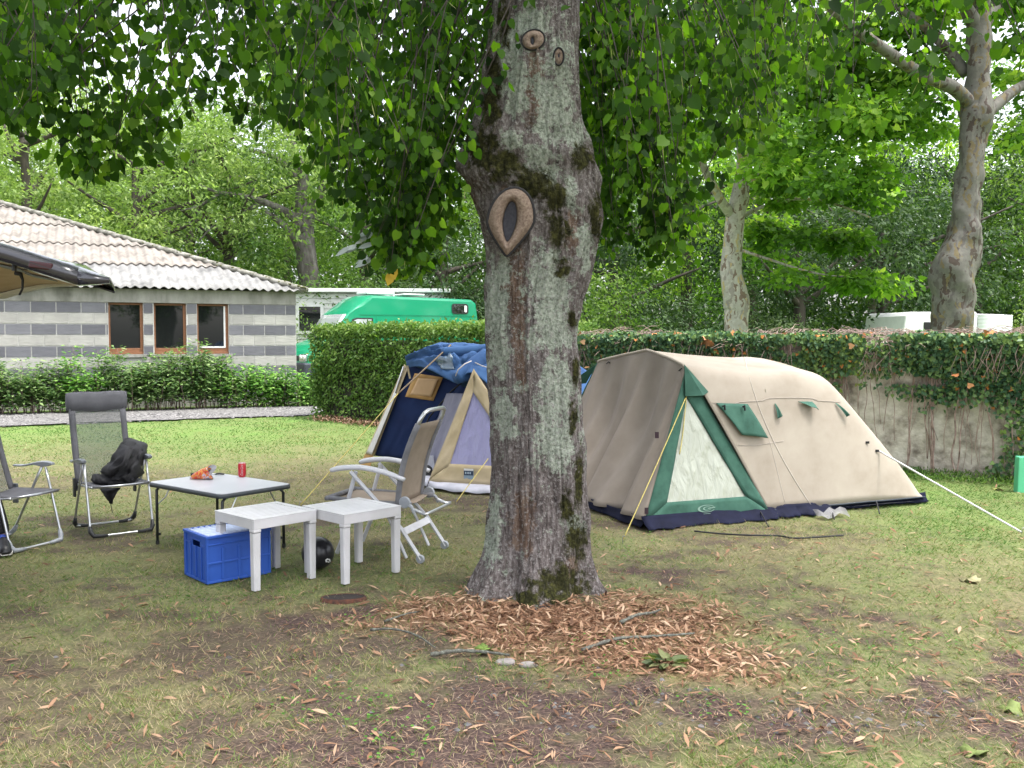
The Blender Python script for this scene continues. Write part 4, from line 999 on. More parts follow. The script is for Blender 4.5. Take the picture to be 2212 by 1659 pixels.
for i in range(30): vine(vr.uniform(wt0, 12.6), .02, vr.uniform(.9, 1.6), .05, vr.uniform(.007, .014), .05, 1)
for i in range(3200):      # tangle on the crest
    t = vr.uniform(wt0, 13.2); o_ = vr.uniform(-.6, .24)
    if float(fbm(t * 1.6, o_ * 2.2, 7, 57, 3)) < .5: continue
    z = 1.49 + vr.uniform(-.02, .12) - max(0, o_ - .1) * .9; a_ = vr.uniform(0, 6.28); l = vr.uniform(.08, .28)
    p = wl(t, o_, z); d = Vector((math.cos(a_), math.sin(a_), vr.uniform(-.4, .3))) * l
    vm.tube([p, p + d * .5 + Vector((0, 0, vr.uniform(-.03, .05))), p + d], [.004, .0035, .002], 4, caps=False)
for i in range(700):      # brown stems hanging in front below the crest
    t = vr.uniform(wt0, 13.2)
    if float(fbm(t * 2.2, 6.5, 0, 57, 3)) < .47: continue
    p = wl(t, vr.uniform(.1, .26), 1.52 - vr.uniform(0, .2)); vm.tube([p, p + Vector((vr.uniform(-.06, .06), 0, -.12)), p + Vector((vr.uniform(-.14, .14), 0, -.3))], [.004, .004, .002], 4, caps=False)
vm.build('ivy_stems', mat('ivy stem', [(.13, .09, .075), (.28, .20, .17), (.42, .33, .29)], .9, 12, .3), ivy, smooth=True, normals=False)
n = 75; t_ = 4.8 + hr.random(n) * 8; o_ = -.5 + hr.random(n) * .85; zz = np.where(o_ > .15, .8 + .7 * hr.random(n), 1.545)
leaf_obj('caught_dry_leaves', np.stack([W0.x + WD.x * t_ + WN.x * o_, W0.y + WD.y * t_ + WN.y * o_, zz], -1), rdir(n, hr), out[:n] + hr.normal(size=(n, 3)) * .4, .075, .07, 'ivy', rndmat('dry orange leaf', [(.35, .12, .04), (.55, .24, .09), (.62, .36, .18)]), ivy)
big_leaf(1614, 733, .1, (.62, .30, .14), 'large orange plane leaf caught on top of the ivy wall behind the tent', P=wl(6.75, .30, 1.47), tilt=-.9, seed=4)
# weeds and grass fringe at the wall foot
n = 9000; t_ = wt0 + hr.random(n) * 9; off = .05 + hr.random(n) ** 1.4 * .5; x = W0.x + WD.x * t_ + WN.x * off; y = W0.y + WD.y * t_ + WN.y * off
o = leaf_obj('wall_foot_weeds', np.stack([x, y, .01 + .07 * hr.random(n) * (1 - off)], -1), rdir(n, hr) + np.array([0, 0, .7]), rdir(n, hr) + np.array([0, -.5, 1]), .045, .02, 'rhomb', leafmat('weeds', [(.03, .08, .015), (.09, .17, .03), (.18, .26, .07)], .35, (1.2, 1.5, .6)))
tag(o, 'low green weeds along the foot of the ivy wall', 'weeds', kind='stuff')

# ================================================================== BUILDING
BC = Vector((-4.37, 18.9, 0)); bd = Vector((-math.cos(R(24.5)), -math.sin(R(24.5)), 0)); bn = Vector((-math.sin(R(24.5)), math.cos(R(24.5)), 0))
BL, BW = 15.0, 13.0
def bp(s, d, z): p = BC + bd * s + bn * d; return Vector((p.x, p.y, z))
bld = empty('block_building', BC, 0, 'single storey building of grey concrete blocks with a corrugated hipped roof', 'building')
rotB = Matrix((bd, bn, (0, 0, 1))).transposed()
GZ0 = .0; CH = .2035; ZL = 2.19        # lintel underside
def block_material():
    m, t, p, o = _mat('concrete blocks'); n, l = t.nodes, t.links
    a_ = n.new('ShaderNodeAttribute'); a_.attribute_name = 'rnd'
    cr = n.new('ShaderNodeValToRGB'); e = cr.color_ramp.elements; e[0].color = (.115, .115, .135, 1); e[0].position = 0; e[1].position = .4; e[1].color = (.185, .185, .21, 1)
    for ps, c in ((.41, (.33, .32, .305, 1)), (.9, (.43, .42, .40, 1)), (.95, (.56, .55, .53, 1))): q = e.new(ps); q.color = c
    cr.color_ramp.interpolation = 'LINEAR'; l.new(a_.outputs['Fac'], cr.inputs[0])
    c2, nz, _ = noise_col(t, [(.78, .78, .78), (1.05, 1.05, 1.03)], 3.5, 9, rough=.7); mx = n.new('ShaderNodeMix'); mx.data_type = 'RGBA'; mx.blend_type = 'MULTIPLY'; mx.inputs['Factor'].default_value = 1
    l.new(cr.outputs[0], mx.inputs['A']); l.new(c2.outputs[0], mx.inputs['B']); l.new(mx.outputs['Result'], p.inputs['Base Color']); p.inputs['Roughness'].default_value = .95
    nb = n.new('ShaderNodeTexNoise'); nb.inputs['Scale'].default_value = 60; add_bump(t, p, nb.outputs['Fac'], .5, .01); return m
m_blk = block_material(); m_mort = mat('pale mortar', [(.46, .45, .43), (.60, .59, .57)], .95, 10, .3)
wins = [(6.25, 5.02), (4.62, 3.40), (2.92, 1.80)]
# window positions from the photograph (distance along the wall from the right corner)
def s_of(px):
    # solve BC + bd*s seen at px
    k = (px - 1106) / FP
    return (k * BC.y - BC.x) / (bd.x - k * bd.y)
wins = [(s_of(236), s_of(311)), (s_of(334), s_of(404)), (s_of(427), s_of(495))]
WZ0, WZ1 = ZL - 4.85 * CH, ZL
mb = MB(); wv, wf, wr = [], [], []
def blk(s0, s1, z0, z1, r):
    b0 = len(wv)
    g_ = .009
    for d in (-.012, .06):
        for (s, z) in ((s0 + g_, z0 + g_), (s1 - g_, z0 + g_), (s1 - g_, z1 - g_), (s0 + g_, z1 - g_)): wv.append(tuple(bp(s, d, z))); wr.append(r)
    for f in ((0, 1, 2, 3), (0, 4, 5, 1), (1, 5, 6, 2), (2, 6, 7, 3), (3, 7, 4, 0)): wf.append(tuple(b0 + i for i in f))
brr = random.Random(3); row = 0; z = ZL
while z > -.1:
    dark = row % 2 == 0; s = -.21 if dark else 0.0
    while s < BL:
        s0, s1 = max(s, 0), min(s + .415, BL); s += .415
        segs = [(s0, s1)]
        for (a1, a0) in wins:
            if z > WZ0 + .03:
                ns = []
                for (u0, u1) in segs:
                    if u1 <= a0 or u0 >= a1: ns.append((u0, u1))
                    else:
                        if u0 < a0: ns.append((u0, a0))
                        if u1 > a1: ns.append((a1, u1))
                segs = ns
        for (u0, u1) in segs:
            if u1 - u0 < .04: continue
            bottom = (row >= 5 and not dark)
            r = brr.uniform(.02, .38) if dark else brr.uniform(.5, .9)
            blk(u0, u1, z - CH, z, r)
    z -= CH; row += 1
me = bpy.data.meshes.new('blocks'); me.from_pydata(wv, [], wf); a_ = me.attributes.new('rnd', 'FLOAT', 'POINT'); a_.data.foreach_set('value', np.array(wr, np.float32)); me.update()
wall = MB()
def wbox(mbx, s0, s1, d0, d1, z0, z1): mbx.box(bp((s0 + s1) / 2, (d0 + d1) / 2, (z0 + z1) / 2), (abs(s1 - s0), abs(d1 - d0), z1 - z0), rotB); return mbx
edges = [0.0]
for (a1, a0) in sorted(wins, key=lambda q: q[1]): edges += [a0, a1]
edges.append(BL)
for i in range(0, len(edges), 2): wbox(wall, edges[i], edges[i + 1], 0, .2, WZ0, ZL)
wbox(wall, 0, BL, 0, .2, -.2, WZ0)
wbox(wall, 0.0, .2, .2, BW, -.2, ZL + .1); wbox(wall, BL - .2, BL, .2, BW, -.2, ZL + .1); wbox(wall, .2, BL - .2, BW - .2, BW, -.2, ZL + .1)
wall.build('wall', m_mort, bld)
bo = add('wall_blocks', me, m_blk, bld)
m_conc = mat('cast concrete', [(.12, .12, .10), (.27, .265, .24), (.38, .37, .34)], .95, 3, .4, stretch=(1, 1, .4))
wbox(MB(), -.0, BL, -.02, .2, ZL + .003, ZL + .26).build('lintel', m_conc, bld)
m_wood = mat('stained wood', [(.16, .065, .03), (.28, .125, .06)], .5, 14, .2, stretch=(1, 1, 6))
m_whitef = mat('white paint', (.75, .75, .74), .5, 8, .1)
m_dkpane, _t, _p, _o = _mat('window glass'); _p.inputs['Base Color'].default_value = (.012, .014, .014, 1); _p.inputs['Roughness'].default_value = .03; _p.inputs['Specular IOR Level'].default_value = .8
for i, (a1, a0) in enumerate(wins):
    f = MB(); fw = .055; d0, d1 = .06, .13
    wbox(f, a0, a0 + fw, d0, d1, WZ0 + .06, WZ1); wbox(f, a1 - fw * .6, a1, d0, d1, WZ0 + .06, WZ1); wbox(f, a0 + fw, a1 - fw * .6, d0, d1, WZ1 - .04, WZ1 - .001); wbox(f, a0, a1, d0 - .03, d1, WZ0 + .015, WZ0 + .06); wbox(f, a0 + fw, a1 - fw * .6, d0, d1, WZ0 + .06, WZ0 + .13)
    wo2 = f.build('window', m_wood, bld, bevel=.004)
    wbox(MB(), a0 + fw, a1 - fw * .6, .10, .11, WZ0 + .13, WZ1 - .04).build('pane', m_dkpane, wo2)
    if i == 2:
        q = MB(); wbox(q, a0 + fw, a0 + fw + .03, .05, .099, WZ0 + .13, WZ1 - .04); wbox(q, a0 + fw + .03, a1 - .05, .05, .099, WZ0 + .13, WZ0 + .16); q.build('white_sash', m_whitef, wo2)
    wbox(MB(), a0 - .06, a1 + .06, -.05, .06, WZ0 - .045, WZ0 + .012).build('sill', m_conc, wo2, bevel=.004)
# corrugated roof: hip over the whole plan
EZ = 2.45; OV = .18; SL = math.tan(R(20.5)); pitch_w = .168
def corr(s): return .021 * math.cos(2 * math.pi * s / pitch_w)
m_rc = mat('fibre cement', [(.11, .11, .107), (.205, .202, .195), (.285, .28, .27)], .85, 3, .5, stretch=(1, 1, 1), bscale=50)
m_rold = mat('old fibre cement', [(.12, .105, .09), (.215, .193, .17), (.295, .27, .24)], .85, 3, .5, bscale=50)
def slope(o0, ud, vd, Lr, sheets, mats_):
    """o0: outer eave corner; ud along the eave; vd inward; hips at 45 deg on both ends"""
    step = pitch_w / 8; rows = [(0, 1.45), (1.40, 2.75), (2.70, 4.2), (4.1, 5.6), (5.5, 7.1)]
    gs = []
    for k, (v0, v1) in enumerate(rows):
        V, F = [], []; nseg = 7
        n = int(Lr / step) + 1
        for i in range(n + 1):
            s = min(i * step, Lr); vmax = min(s, Lr - s, v1)
            top = max(v0, vmax)
            sag = .012 * math.sin(s * 1.7 + k)
            lap = .010 if int(s / (pitch_w * 5)) % 2 else 0
            for j in range(nseg + 1):
                v = v0 + (top - v0) * j / nseg
                p = o0 + ud * s + vd * v; z = EZ + v * SL + corr(s) + sag * 0 + .028 * (1 - (v - v0) / 1.5) * (1 if k else .6) + lap + .018 * k * 0
                V.append((p.x, p.y, z))
        for i in range(n):
            s = i * step
            if min(s, Lr - s) < v0 - step and min(s + step, Lr - s - step) < v0: continue
            for j in range(nseg):
                q = i * (nseg + 1) + j; F.append((q, q + nseg + 1, q + nseg + 2, q + 1))
        gs.append((V, F))
    return gs
ro = bp(-OV, -OV, 0)
roof = None
for (o0, ud, vd, Lr) in ((bp(-OV, -OV, 0), bd, bn, BL + 2 * OV), (bp(-OV, BW + OV, 0), -bn, bd, BW + 2 * OV), (bp(BL + OV, BW + OV, 0), -bd, -bn, BL + 2 * OV), (bp(BL + OV, -OV, 0), bn, -bd, BW + 2 * OV)):
    for k, (V, F) in enumerate(slope(o0, ud, vd, Lr, 0, None)):
        if not F: continue
        me = bpy.data.meshes.new('roof'); me.from_pydata(V, [], F); me.update(); me.validate()
        if roof is None:
            roof = add('roof', me, m_rc, bld, smooth=True, solid=.008)
        else: add('roof_sheets', me, m_rc if k == 0 else m_rold, roof, smooth=True, solid=.008)
def hipcap(p0, dirv, L, name='hip_cap'):
    c = MB(); nseg = int(L / .42)
    for i in range(nseg):
        a0, a1 = i * .42, i * .42 + .47; q0 = p0 + dirv * a0; q1 = p0 + dirv * a1
        c.tube([q0 + Vector((0, 0, .045)), q0.lerp(q1, .5) + Vector((0, 0, .04)), q1 + Vector((0, 0, .032))], [.085, .082, .078], 10, flat=.7)
    return c
m_cap = mat('mossy ridge cap', [(.05, .05, .035), (.20, .195, .165), (.32, .31, .28)], .9, 7, .6)
hd = (bd + bn); hd = Vector((hd.x, hd.y, SL))
capm = hipcap(bp(-OV, -OV, EZ), hd.normalized(), (BW / 2 + OV) * math.sqrt(2 + SL * SL))
hd2 = (-bd + bn); hd2 = Vector((hd2.x, hd2.y, SL)); c2 = hipcap(bp(BL + OV, -OV, EZ), hd2.normalized(), (BW / 2 + OV) * math.sqrt(2 + SL * SL))
rt = EZ + (BW / 2 + OV) * SL
c3 = hipcap(bp(BW / 2, BW / 2, rt), bd, BL - BW)
capm.build('ridge_cap', m_cap, roof, smooth=True); c2.build('ridge_cap', m_cap, roof, smooth=True); c3.build('ridge_cap', m_cap, roof, smooth=True)
# moss cushions on the cap near the eave
hp = MB(); hrn = random.Random(2)
for i in range(60):
    q = bp(-OV, -OV, EZ) + hd.normalized() * (hrn.random() ** 1.3 * 4.2); q += Vector((hrn.uniform(-.05, .05), hrn.uniform(-.08, .03), .085 - abs(hrn.gauss(0, .03)))); s_ = hrn.uniform(.015, .045)
    hp.lathe([(0, -s_ * .5), (s_, -s_ * .2), (s_ * .8, s_ * .4), (0, s_ * .55)], q, 7)
tag(hp.build('moss', mat('roof moss', [(.05, .06, .02), (.13, .13, .05)], .95, 30, .6), roof, smooth=True), kind='stuff')

# ================================================================== SHRUBS BEFORE THE BUILDING
sg = 'shrubs along the foot of the block building'
def shrub(s, dd, h, w_, kind, label, seed):
    rg = np.random.default_rng(seed); rr = random.Random(seed); p = bp(s, -dd, 0); z = terr(p.x, p.y)
    t = empty('shrub', (p.x, p.y, z), 0, label, 'shrub', sg)
    mb = MB(); Pn, An = [], []
    ns = 22 if kind == 'tall' else 16
    for i in range(ns):
        bx = p + bd * rr.uniform(-w_ / 2, w_ / 2) + bn * rr.uniform(-.28, .25); bx.z = z - .02
        hh = h * (rr.uniform(.55, 1.05) if rr.random() < .85 else rr.uniform(1.08, 1.28)); tp = bx + Vector((rr.uniform(-.15, .15), rr.uniform(-.18, .12), hh))
        Q = crom([bx, bx.lerp(tp, .5) + Vector((rr.uniform(-.05, .05), rr.uniform(-.05, .05), 0)), tp], 4); mb.tube(Q, list(np.linspace(.009, .003, len(Q))), 5)
        lo = .22 if kind == 'tall' else .04
        nl = int(115 * h)
        for j in range(nl):
            u_ = lo + (1 - lo) * rr.random() ** .75; q = Q[0].lerp(Q[-1], u_); a_ = rr.uniform(0, 6.28); rad = rr.uniform(.02, .17)
            Pn.append(q + Vector((math.cos(a_) * rad, math.sin(a_) * rad, rr.uniform(-.03, .05)))); An.append((math.cos(a_), math.sin(a_), rr.uniform(-.5, .5)))
    mb.build('stems', mat('shrub stem', [(.09, .06, .045), (.22, .16, .13)], .9, 20, .3) if seed == 300 else SHST, t, smooth=True)
    Pn = np.array(Pn); n = len(Pn)
    if kind == 'tall': leaf_obj('foliage', Pn, np.array(An), rdir(n, rg) * .5 + np.array([0, -.2, 1]), .12 * (.6 + .6 * rg.random(n)), .065, 'rhomb', SHL, t)
    else: leaf_obj('foliage', Pn, np.array(An), rdir(n, rg) * .4 + np.array([0, -.3, 1]), .10 * (.6 + .6 * rg.random(n)), .075, 'rhomb', SHB, t)
SHST = mat('shrub stems', [(.09, .06, .045), (.24, .18, .15)], .9, 20, .3)
SHL = leafmat('shrub leaves', [(.04, .085, .03), (.09, .17, .055), (.18, .28, .105), (.32, .42, .19)], .35, (1.2, 1.4, .7))
SHB = leafmat('lush shrub leaves', [(.03, .09, .018), (.08, .20, .035), (.17, .34, .07), (.32, .50, .14)], .38, (1.2, 1.4, .6))
sh = [(-30, .95, 'tall', 'tall leggy shrub cut by the left edge below the wall'), (45, .85, 'tall', 'leggy shrub at the far left with bare brown stems'), (115, .84, 'tall', 'thin grey green shrub behind the dark camping chair'), (190, 1.0, 'broad', 'full shrub of fresh broad leaves left below the first window'), (262, .98, 'tall', 'tall shrub below the left window'),
      (330, .98, 'tall', 'tall shrub with brown stems below the gap of the first two windows'), (390, 1.0, 'tall', 'tall shrub below the middle window'), (445, 1.08, 'tall', 'tallest shrub below the right window'), (505, .85, 'broad', 'lush light green shrub right below the last window'), (560, .80, 'broad', 'lush low green shrub before the plain wall end'), (610, .72, 'broad', 'low green shrub at the building corner'), (655, .66, 'broad', 'lowest green shrub between the building corner and the hedge')]
for i, (px, h, k, lab) in enumerate(sh):
    s = s_of(px); shrub(s, .72 if px < 640 else .95, h * .96, .62, k, lab, 301 + i)

# ================================================================== VAN
def frame_of(origin, ang):
    return Matrix.Translation(origin) @ Matrix.Rotation(ang, 4, 'Z')
va = R(35); Vo = Vector((-5.47, 25.08, .2))
van = empty('camper_van', Vo, va, 'green high roof camper van parked behind the hedge, facing left', 'van')
# local: x from nose to rear, y from near side (0) to far side (1.95)
m_green, _t, _p, _o = _mat('green paint'); _p.inputs['Base Color'].default_value = (.0, .25, .125, 1); _p.inputs['Roughness'].default_value = .3; _p.inputs['Coat Weight'].default_value = .6; _p.inputs['Coat Roughness'].default_value = .08
m_rub = mat('black rubber', (.02, .02, .022), .6, 20, .1); m_bump = mat('dark plastic bumper', (.035, .04, .06), .6, 30, .2)
m_wglass, _t, _p, _o = _mat('windscreen glass'); _p.inputs['Base Color'].default_value = (.62, .66, .68, 1); _p.inputs['Roughness'].default_value = .12; _p.inputs['Specular IOR Level'].default_value = 1.0; _p.inputs['Metallic'].default_value = .55  # pale metallic base stands in for the bright sky reflected in the glass
m_chrome = mat('bright metal', (.75, .75, .78), .2, 8, 0, metal=1.0)
VW = 1.95
profv = [(-.02, .38), (-.04, .62), (.0, .86), (.10, 1.00), (.36, 1.17), (.74, 1.29), (1.22, 2.02), (1.82, 2.46), (1.98, 2.54), (5.28, 2.50), (5.42, 2.40), (5.50, 1.5), (5.53, .42)]
def vrow(x, z):
    # tumblehome and rounded edges across the width
    ins = .03 + .055 * max(0, (z - 1.2)); out = []
    rnd = .10 if z > 2.3 or x < .2 else .03
    for y, dx, dz in ((ins, rnd * .5, -rnd * .8), (ins + .02, rnd * .15, -rnd * .25), (ins + .10, 0, 0), (VW / 2, -.03 if x < 1 else 0, .02 if z > 2.3 else 0), (VW - ins - .10, 0, 0), (VW - ins - .02, rnd * .15, -rnd * .25), (VW - ins, rnd * .5, -rnd * .8)):
        out.append(Vector((x + (dx if x < 1.9 else -dx * (1 if x > 5.2 else 0)), y, z + dz * (1 if z > .9 else 0))))
    return out
Gv = []
pr = []
for i in range(len(profv) - 1):
    for k in range(3): pr.append((profv[i][0] + (profv[i + 1][0] - profv[i][0]) * k / 3, profv[i][1] + (profv[i + 1][1] - profv[i][1]) * k / 3))
pr.append(profv[-1])
Gv = [vrow(x, z) for x, z in pr]
body = MB().grid(Gv)
# sides
for side in (0, -1):
    poly = [r[side] for r in Gv]; body.face(poly)
body.face([Gv[0][0], Gv[0][-1], Gv[-1][-1], Gv[-1][0]])
vb = body.build('body', m_green, van, world=False, smooth=False)
vb.modifiers.new('es', 'EDGE_SPLIT').split_angle = R(40)
for pl in vb.data.polygons: pl.use_smooth = len(pl.vertices) == 4
def ps(x, z, o=0.006): ins = .03 + .055 * max(0, (z - 1.2)); return Vector((x, ins - o, z))
def quadside(pts, name, m, th=.01, parent=van, **k):
    return MB().prism([ps(x, z) for x, z in pts], (0, .0 - th, 0)).build(name, m, parent, world=False, **k)
def rrect(x0, x1, z0, z1, r=.06, n=5):
    out = []
    for cx_, cz_, a0 in ((x1 - r, z1 - r, 0), (x0 + r, z1 - r, 90), (x0 + r, z0 + r, 180), (x1 - r, z0 + r, 270)):
        for i in range(n + 1): t = R(a0 + 90 * i / n); out.append((cx_ + r * math.cos(t), cz_ + r * math.sin(t)))
    return out
sw = quadside(rrect(4.55, 5.13, 2.06, 2.36, .08), 'side_window', m_rub); quadside(rrect(4.14, 4.64, 2.09, 2.33, .06), 'pane', m_dkpane, .016, sw) if False else None
MB().prism([ps(x, z, .018) for x, z in rrect(4.59, 5.09, 2.09, 2.33, .06)], (0, -.004, 0)).build('pane', m_dkpane, sw, world=False)
MB().prism([ps(x, z, .024) for x, z in rrect(4.98, 5.07, 2.11, 2.31, .03)], (0, -.003, 0)).build('curtain', m_whitef, sw, world=False)
cw = quadside([(1.0, 1.32), (1.33, 1.86), (1.45, 1.90), (1.95, 1.90), (1.95, 1.32)], 'cab_window', m_rub)
MB().prism([ps(x, z, .018) for x, z in [(1.07, 1.35), (1.38, 1.83), (1.48, 1.86), (1.90, 1.86), (1.90, 1.35)]], (0, -.004, 0)).build('pane', m_wglass, cw, world=False)
# windscreen lies on the front slope between (.62,1.27) and (1.35,2.02)
def front(u, y, off=.02):
    x = .77 + (1.20 - .77) * u; z = 1.335 + (1.99 - 1.335) * u; nx, nz = -.836, .549
    return Vector((x + nx * off, y, z + nz * off))
G_ = [[front(u, .16 + (VW - .32) * v + (.05 * (1 - u) * (1 if v < .5 else -1) * 0)) for v in np.linspace(0, 1, 7)] for u in np.linspace(0, 1, 5)]
ws = MB().grid(G_).build('windscreen', m_wglass, van, world=False, smooth=True, solid=.01)
MB().tube([front(-.02, .15), front(-.02, VW / 2, .03), front(-.02, VW - .15)], .02, 6).build('wiper', m_rub, ws, world=False)
for y0 in (.10, VW - .52):
    hl = MB().prism([(-.06, y0, .70), (-.06, y0 + .42, .70), (-.02, y0 + .42, .90), (-.02, y0, .90)], (.10, 0, 0)).build('headlight', m_chrome, van, world=False, bevel=.02)
    for q in (.11, .31): MB().lathe([(.0, 0), (.085, 0), (.07, -.03)], (-.065, y0 + q, .80), 16, Matrix.Rotation(-math.pi / 2, 3, 'Y')).build('lamp', m_whitef, hl, world=False, smooth=True)
MB().box((.02, VW / 2, .45), (.30, VW + .02, .42)).build('bumper', m_bump, van, world=False, bevel=.05)
MB().box((-.03, VW / 2, .78), (.05, .8, .14)).build('grille', m_rub, van, world=False, bevel=.01)
for z_ in (1.98, 1.60): quadside([(1.0 if z_ < 1.9 else 1.55, z_), (5.4, z_), (5.4, z_ + .018), (1.0 if z_ < 1.9 else 1.55, z_ + .018)], 'seam', mat('dark seam paint', (.0, .20, .10), .4, 8, 0), .002)  # darker green strips mark the level panel seams
quadside([(2.05, .6), (2.07, .6), (2.07, 1.95), (2.05, 1.95)], 'seam', mat('seam paint', (.0, .20, .10), .4, 8, 0), .002)
for x in (.95, 4.5):
    for y in (.12, VW - .12):
        wm = MB().lathe([(.0, -.1), (.2, -.1), (.33, -.09), (.345, 0), (.33, .09), (.2, .1), (0, .1)], (x, y, .34), 24, Matrix.Rotation(math.pi / 2, 3, 'X')).build('wheel', m_rub, van, world=False, smooth=True)
        MB().lathe([(.0, -.12), (.18, -.12), (.2, -.105)], (x, y, .34), 20, Matrix.Rotation(math.pi / 2 if y < 1 else -math.pi / 2, 3, 'X')).build('rim', m_chrome, wm, world=False, smooth=True)
MB().box((1.15, -.14, 1.45), (.12, .2, .28)).build('side_mirror', m_rub, van, world=False, bevel=.03)
rk = MB(); rk.box((2.5, VW / 2, 2.63), (.9, .7, .08)); rk.box((3.6, VW / 2 + .1, 2.62), (.7, .9, .05)); rk.build('roof_hatch', m_whitef, van, world=False, bevel=.03)
MB().lathe([(0, .12), (.12, .12), (.28, .06), (.34, 0)], (2.75, VW / 2, 2.56), 20).build('roof_dome', m_whitef, van, world=False, smooth=True)

# mobile home behind the van
mh_o = Vector(((628 - 1106) / FP * 29.5, 29.5, .2)); mh = empty('mobile_home', mh_o, R(4), 'white mobile home seen between the building corner and the green van', 'mobile home')
m_sid = mat('white siding', [(.60, .60, .57), (.72, .72, .69)], .6, 4, .1)
b = MB()
for i in range(15): b.prism([(-.3, -.02, .35 + i * .16), (-.3, .0, .50 + i * .16), (-.3, .05, .50 + i * .16), (-.3, .05, .35 + i * .16)], (5.2, 0, 0))
b.box((2.3, 1.3, 1.55), (5.16, 2.5, 2.5)); b.build('wall', m_sid, mh, world=False)
MB().box((2.3, 1.25, 2.84), (5.5, 2.95, .12)).build('roof', m_whitef, mh, world=False, bevel=.02)
f = MB().box((.62, -.03, 1.95), (.86, .06, .96)).build('window', m_whitef, mh, world=False); MB().box((.62, -.055, 1.95), (.66, .02, .76)).build('pane', m_dkpane, f, world=False)
MB().box((2.3, 1.2, .18), (5.0, 2.3, .34)).build('skirt', m_bump, mh, world=False)
# caravan behind the plane tree
ca_o = Vector(((1952 - 1106) / FP * 28.0, 28.0, .12)); ca = empty('caravan', ca_o, R(12), 'white caravan with a ribbed end standing behind the thick plane tree', 'caravan')
m_cw = mat('caravan white', (.80, .80, .82), .4, 3, .05); m_cr = mat('caravan cream ribs', (.66, .67, .69), .45, 3, .05)
pc = [(0, .5), (-.02, 1.6), (.06, 2.08), (.16, 2.2), (2.45, 2.22), (2.5, 2.2), (2.5, .5)]
c = MB().prism([(x, 0, z) for x, z in pc], (0, 2.1, 0)); c.build('body', m_cw, ca, world=False, bevel=.06)
Gc = []
for i in range(40):
    z = .5 + 1.66 * i / 39; o_ = .012 * math.cos(i * 2.4)
    Gc.append([Vector((2.52 + o_, .02, z)), Vector((3.0 + o_, -.02, z - .02 * (i == 39))), Vector((3.85 + o_ * .2, .15, z - .03 * (i > 37))), Vector((3.95, .5, z - .1 * (i > 37)))])
MB().grid(Gc).build('ribbed_panel', m_cr, ca, world=False, smooth=True, solid=.02)
MB().prism([(2.5, .05, .5), (3.9, .5, .5), (3.9, 2.1, .5), (2.5, 2.1, .5)], (0, 0, 1.66)).build('end_section', m_cw, ca, world=False, bevel=.04)
for x in (1.2, 1.9): MB().lathe([(0, -.08), (.30, -.08), (.31, .08), (0, .08)], (x, .1, .31), 20, Matrix.Rotation(math.pi / 2, 3, 'X')).build('wheel', m_rub, ca, world=False, smooth=True)
MB().lathe([(0, .1), (.25, .09), (.36, 0)], (2.3, .8, 2.22), 16).build('roof_vent', mat('yellowed plastic', (.55, .42, .18), .5, 8, .1), ca, world=False, smooth=True)
w_ = MB().box((1.1, -.01, 1.65), (.9, .03, .5)).build('window', m_dkpane, ca, world=False, bevel=.01)
# green utility post at the right edge
gq = gp(2204, 1064); pst = MB(); 
pst.prism([(gq.x - .03, gq.y, -.05), (gq.x + .09, gq.y + .02, -.05), (gq.x + .10, gq.y + .10, -.05), (gq.x - .02, gq.y + .10, -.05)], (.01, 0, .40)); 
tag(pst.build('pitch_post', mat('mint green paint', (.10, .48, .26), .5, 6, .1), bevel=.01), 'short mint green post on the grass at the right edge', 'post')
# ================================================================== FABRICS
def fabric(name, cols, sc=6, rough=.9, bump=.25, transl=.0, weave=400):
    return mat(name, cols, rough, sc, bump, dist=.002, bscale=weave / 4, transl=transl)
def wrinkle(px, py, k=1.0, s=0): return k * (float(fbm(px, py, 0, s, 3)) - .5)
F_BEIGE = fabric('beige tent canvas', [(.265, .225, .18), (.335, .29, .24), (.38, .335, .28)], 2.6, bump=.15)
F_DOOR = fabric('taupe tent door', [(.235, .195, .165), (.29, .245, .21)], 4, bump=.15)
F_GREEN = fabric('green tent canvas', [(.018, .068, .047), (.032, .10, .072), (.045, .125, .09)], 9, bump=.2)
F_NAVY = mat('navy mud flap', [(.003, .004, .014), (.009, .011, .034)], .75, 7, .3, spec=.15)
def clear_mat(name, tint, alpha, rough=.12):
    m, t, p, o = _mat(name); n, l = t.nodes, t.links
    p.inputs['Base Color'].default_value = (*tint, 1); p.inputs['Roughness'].default_value = rough; p.inputs['Specular IOR Level'].default_value = .9
    tr = n.new('ShaderNodeBsdfTransparent'); mx = n.new('ShaderNodeMixShader'); mx.inputs[0].default_value = alpha
    l.new(tr.outputs[0], mx.inputs[1]); l.new(p.outputs[0], mx.inputs[2]); l.new(mx.outputs[0], o.inputs[0])
    nz = n.new('ShaderNodeTexNoise'); nz.inputs['Scale'].default_value = 9; nz.inputs['Detail'].default_value = 3; nz.inputs['Distortion'].default_value = .5; tc = n.new('ShaderNodeTexCoord'); mp = n.new('ShaderNodeMapping'); mp.inputs['Scale'].default_value = (1.6, 1.6, .5); l.new(tc.outputs['Object'], mp.inputs[0]); l.new(mp.outputs[0], nz.inputs['Vector'])
    add_bump(t, p, nz.outputs['Fac'], .55, .05); return m
C_VINYL = clear_mat('clear vinyl window', (.50, .53, .44), .72, .09)
C_VINYL2 = clear_mat('bluish vinyl window', (.24, .23, .42), .80, .16)
ROPE_Y = mat('yellow rope', [(.35, .28, .06), (.62, .52, .18)], .8, 120, .3); ROPE_W = mat('white rope', (.66, .66, .66), .8, 60, .3); ROPE_K = mat('black cord', (.015, .015, .018), .8, 60, .3); ROPE_T = mat('tan cord', (.20, .145, .09), .8, 60, .3)
M_PEG = mat('galvanised peg', (.55, .55, .56), .35, 20, .1, metal=.9)

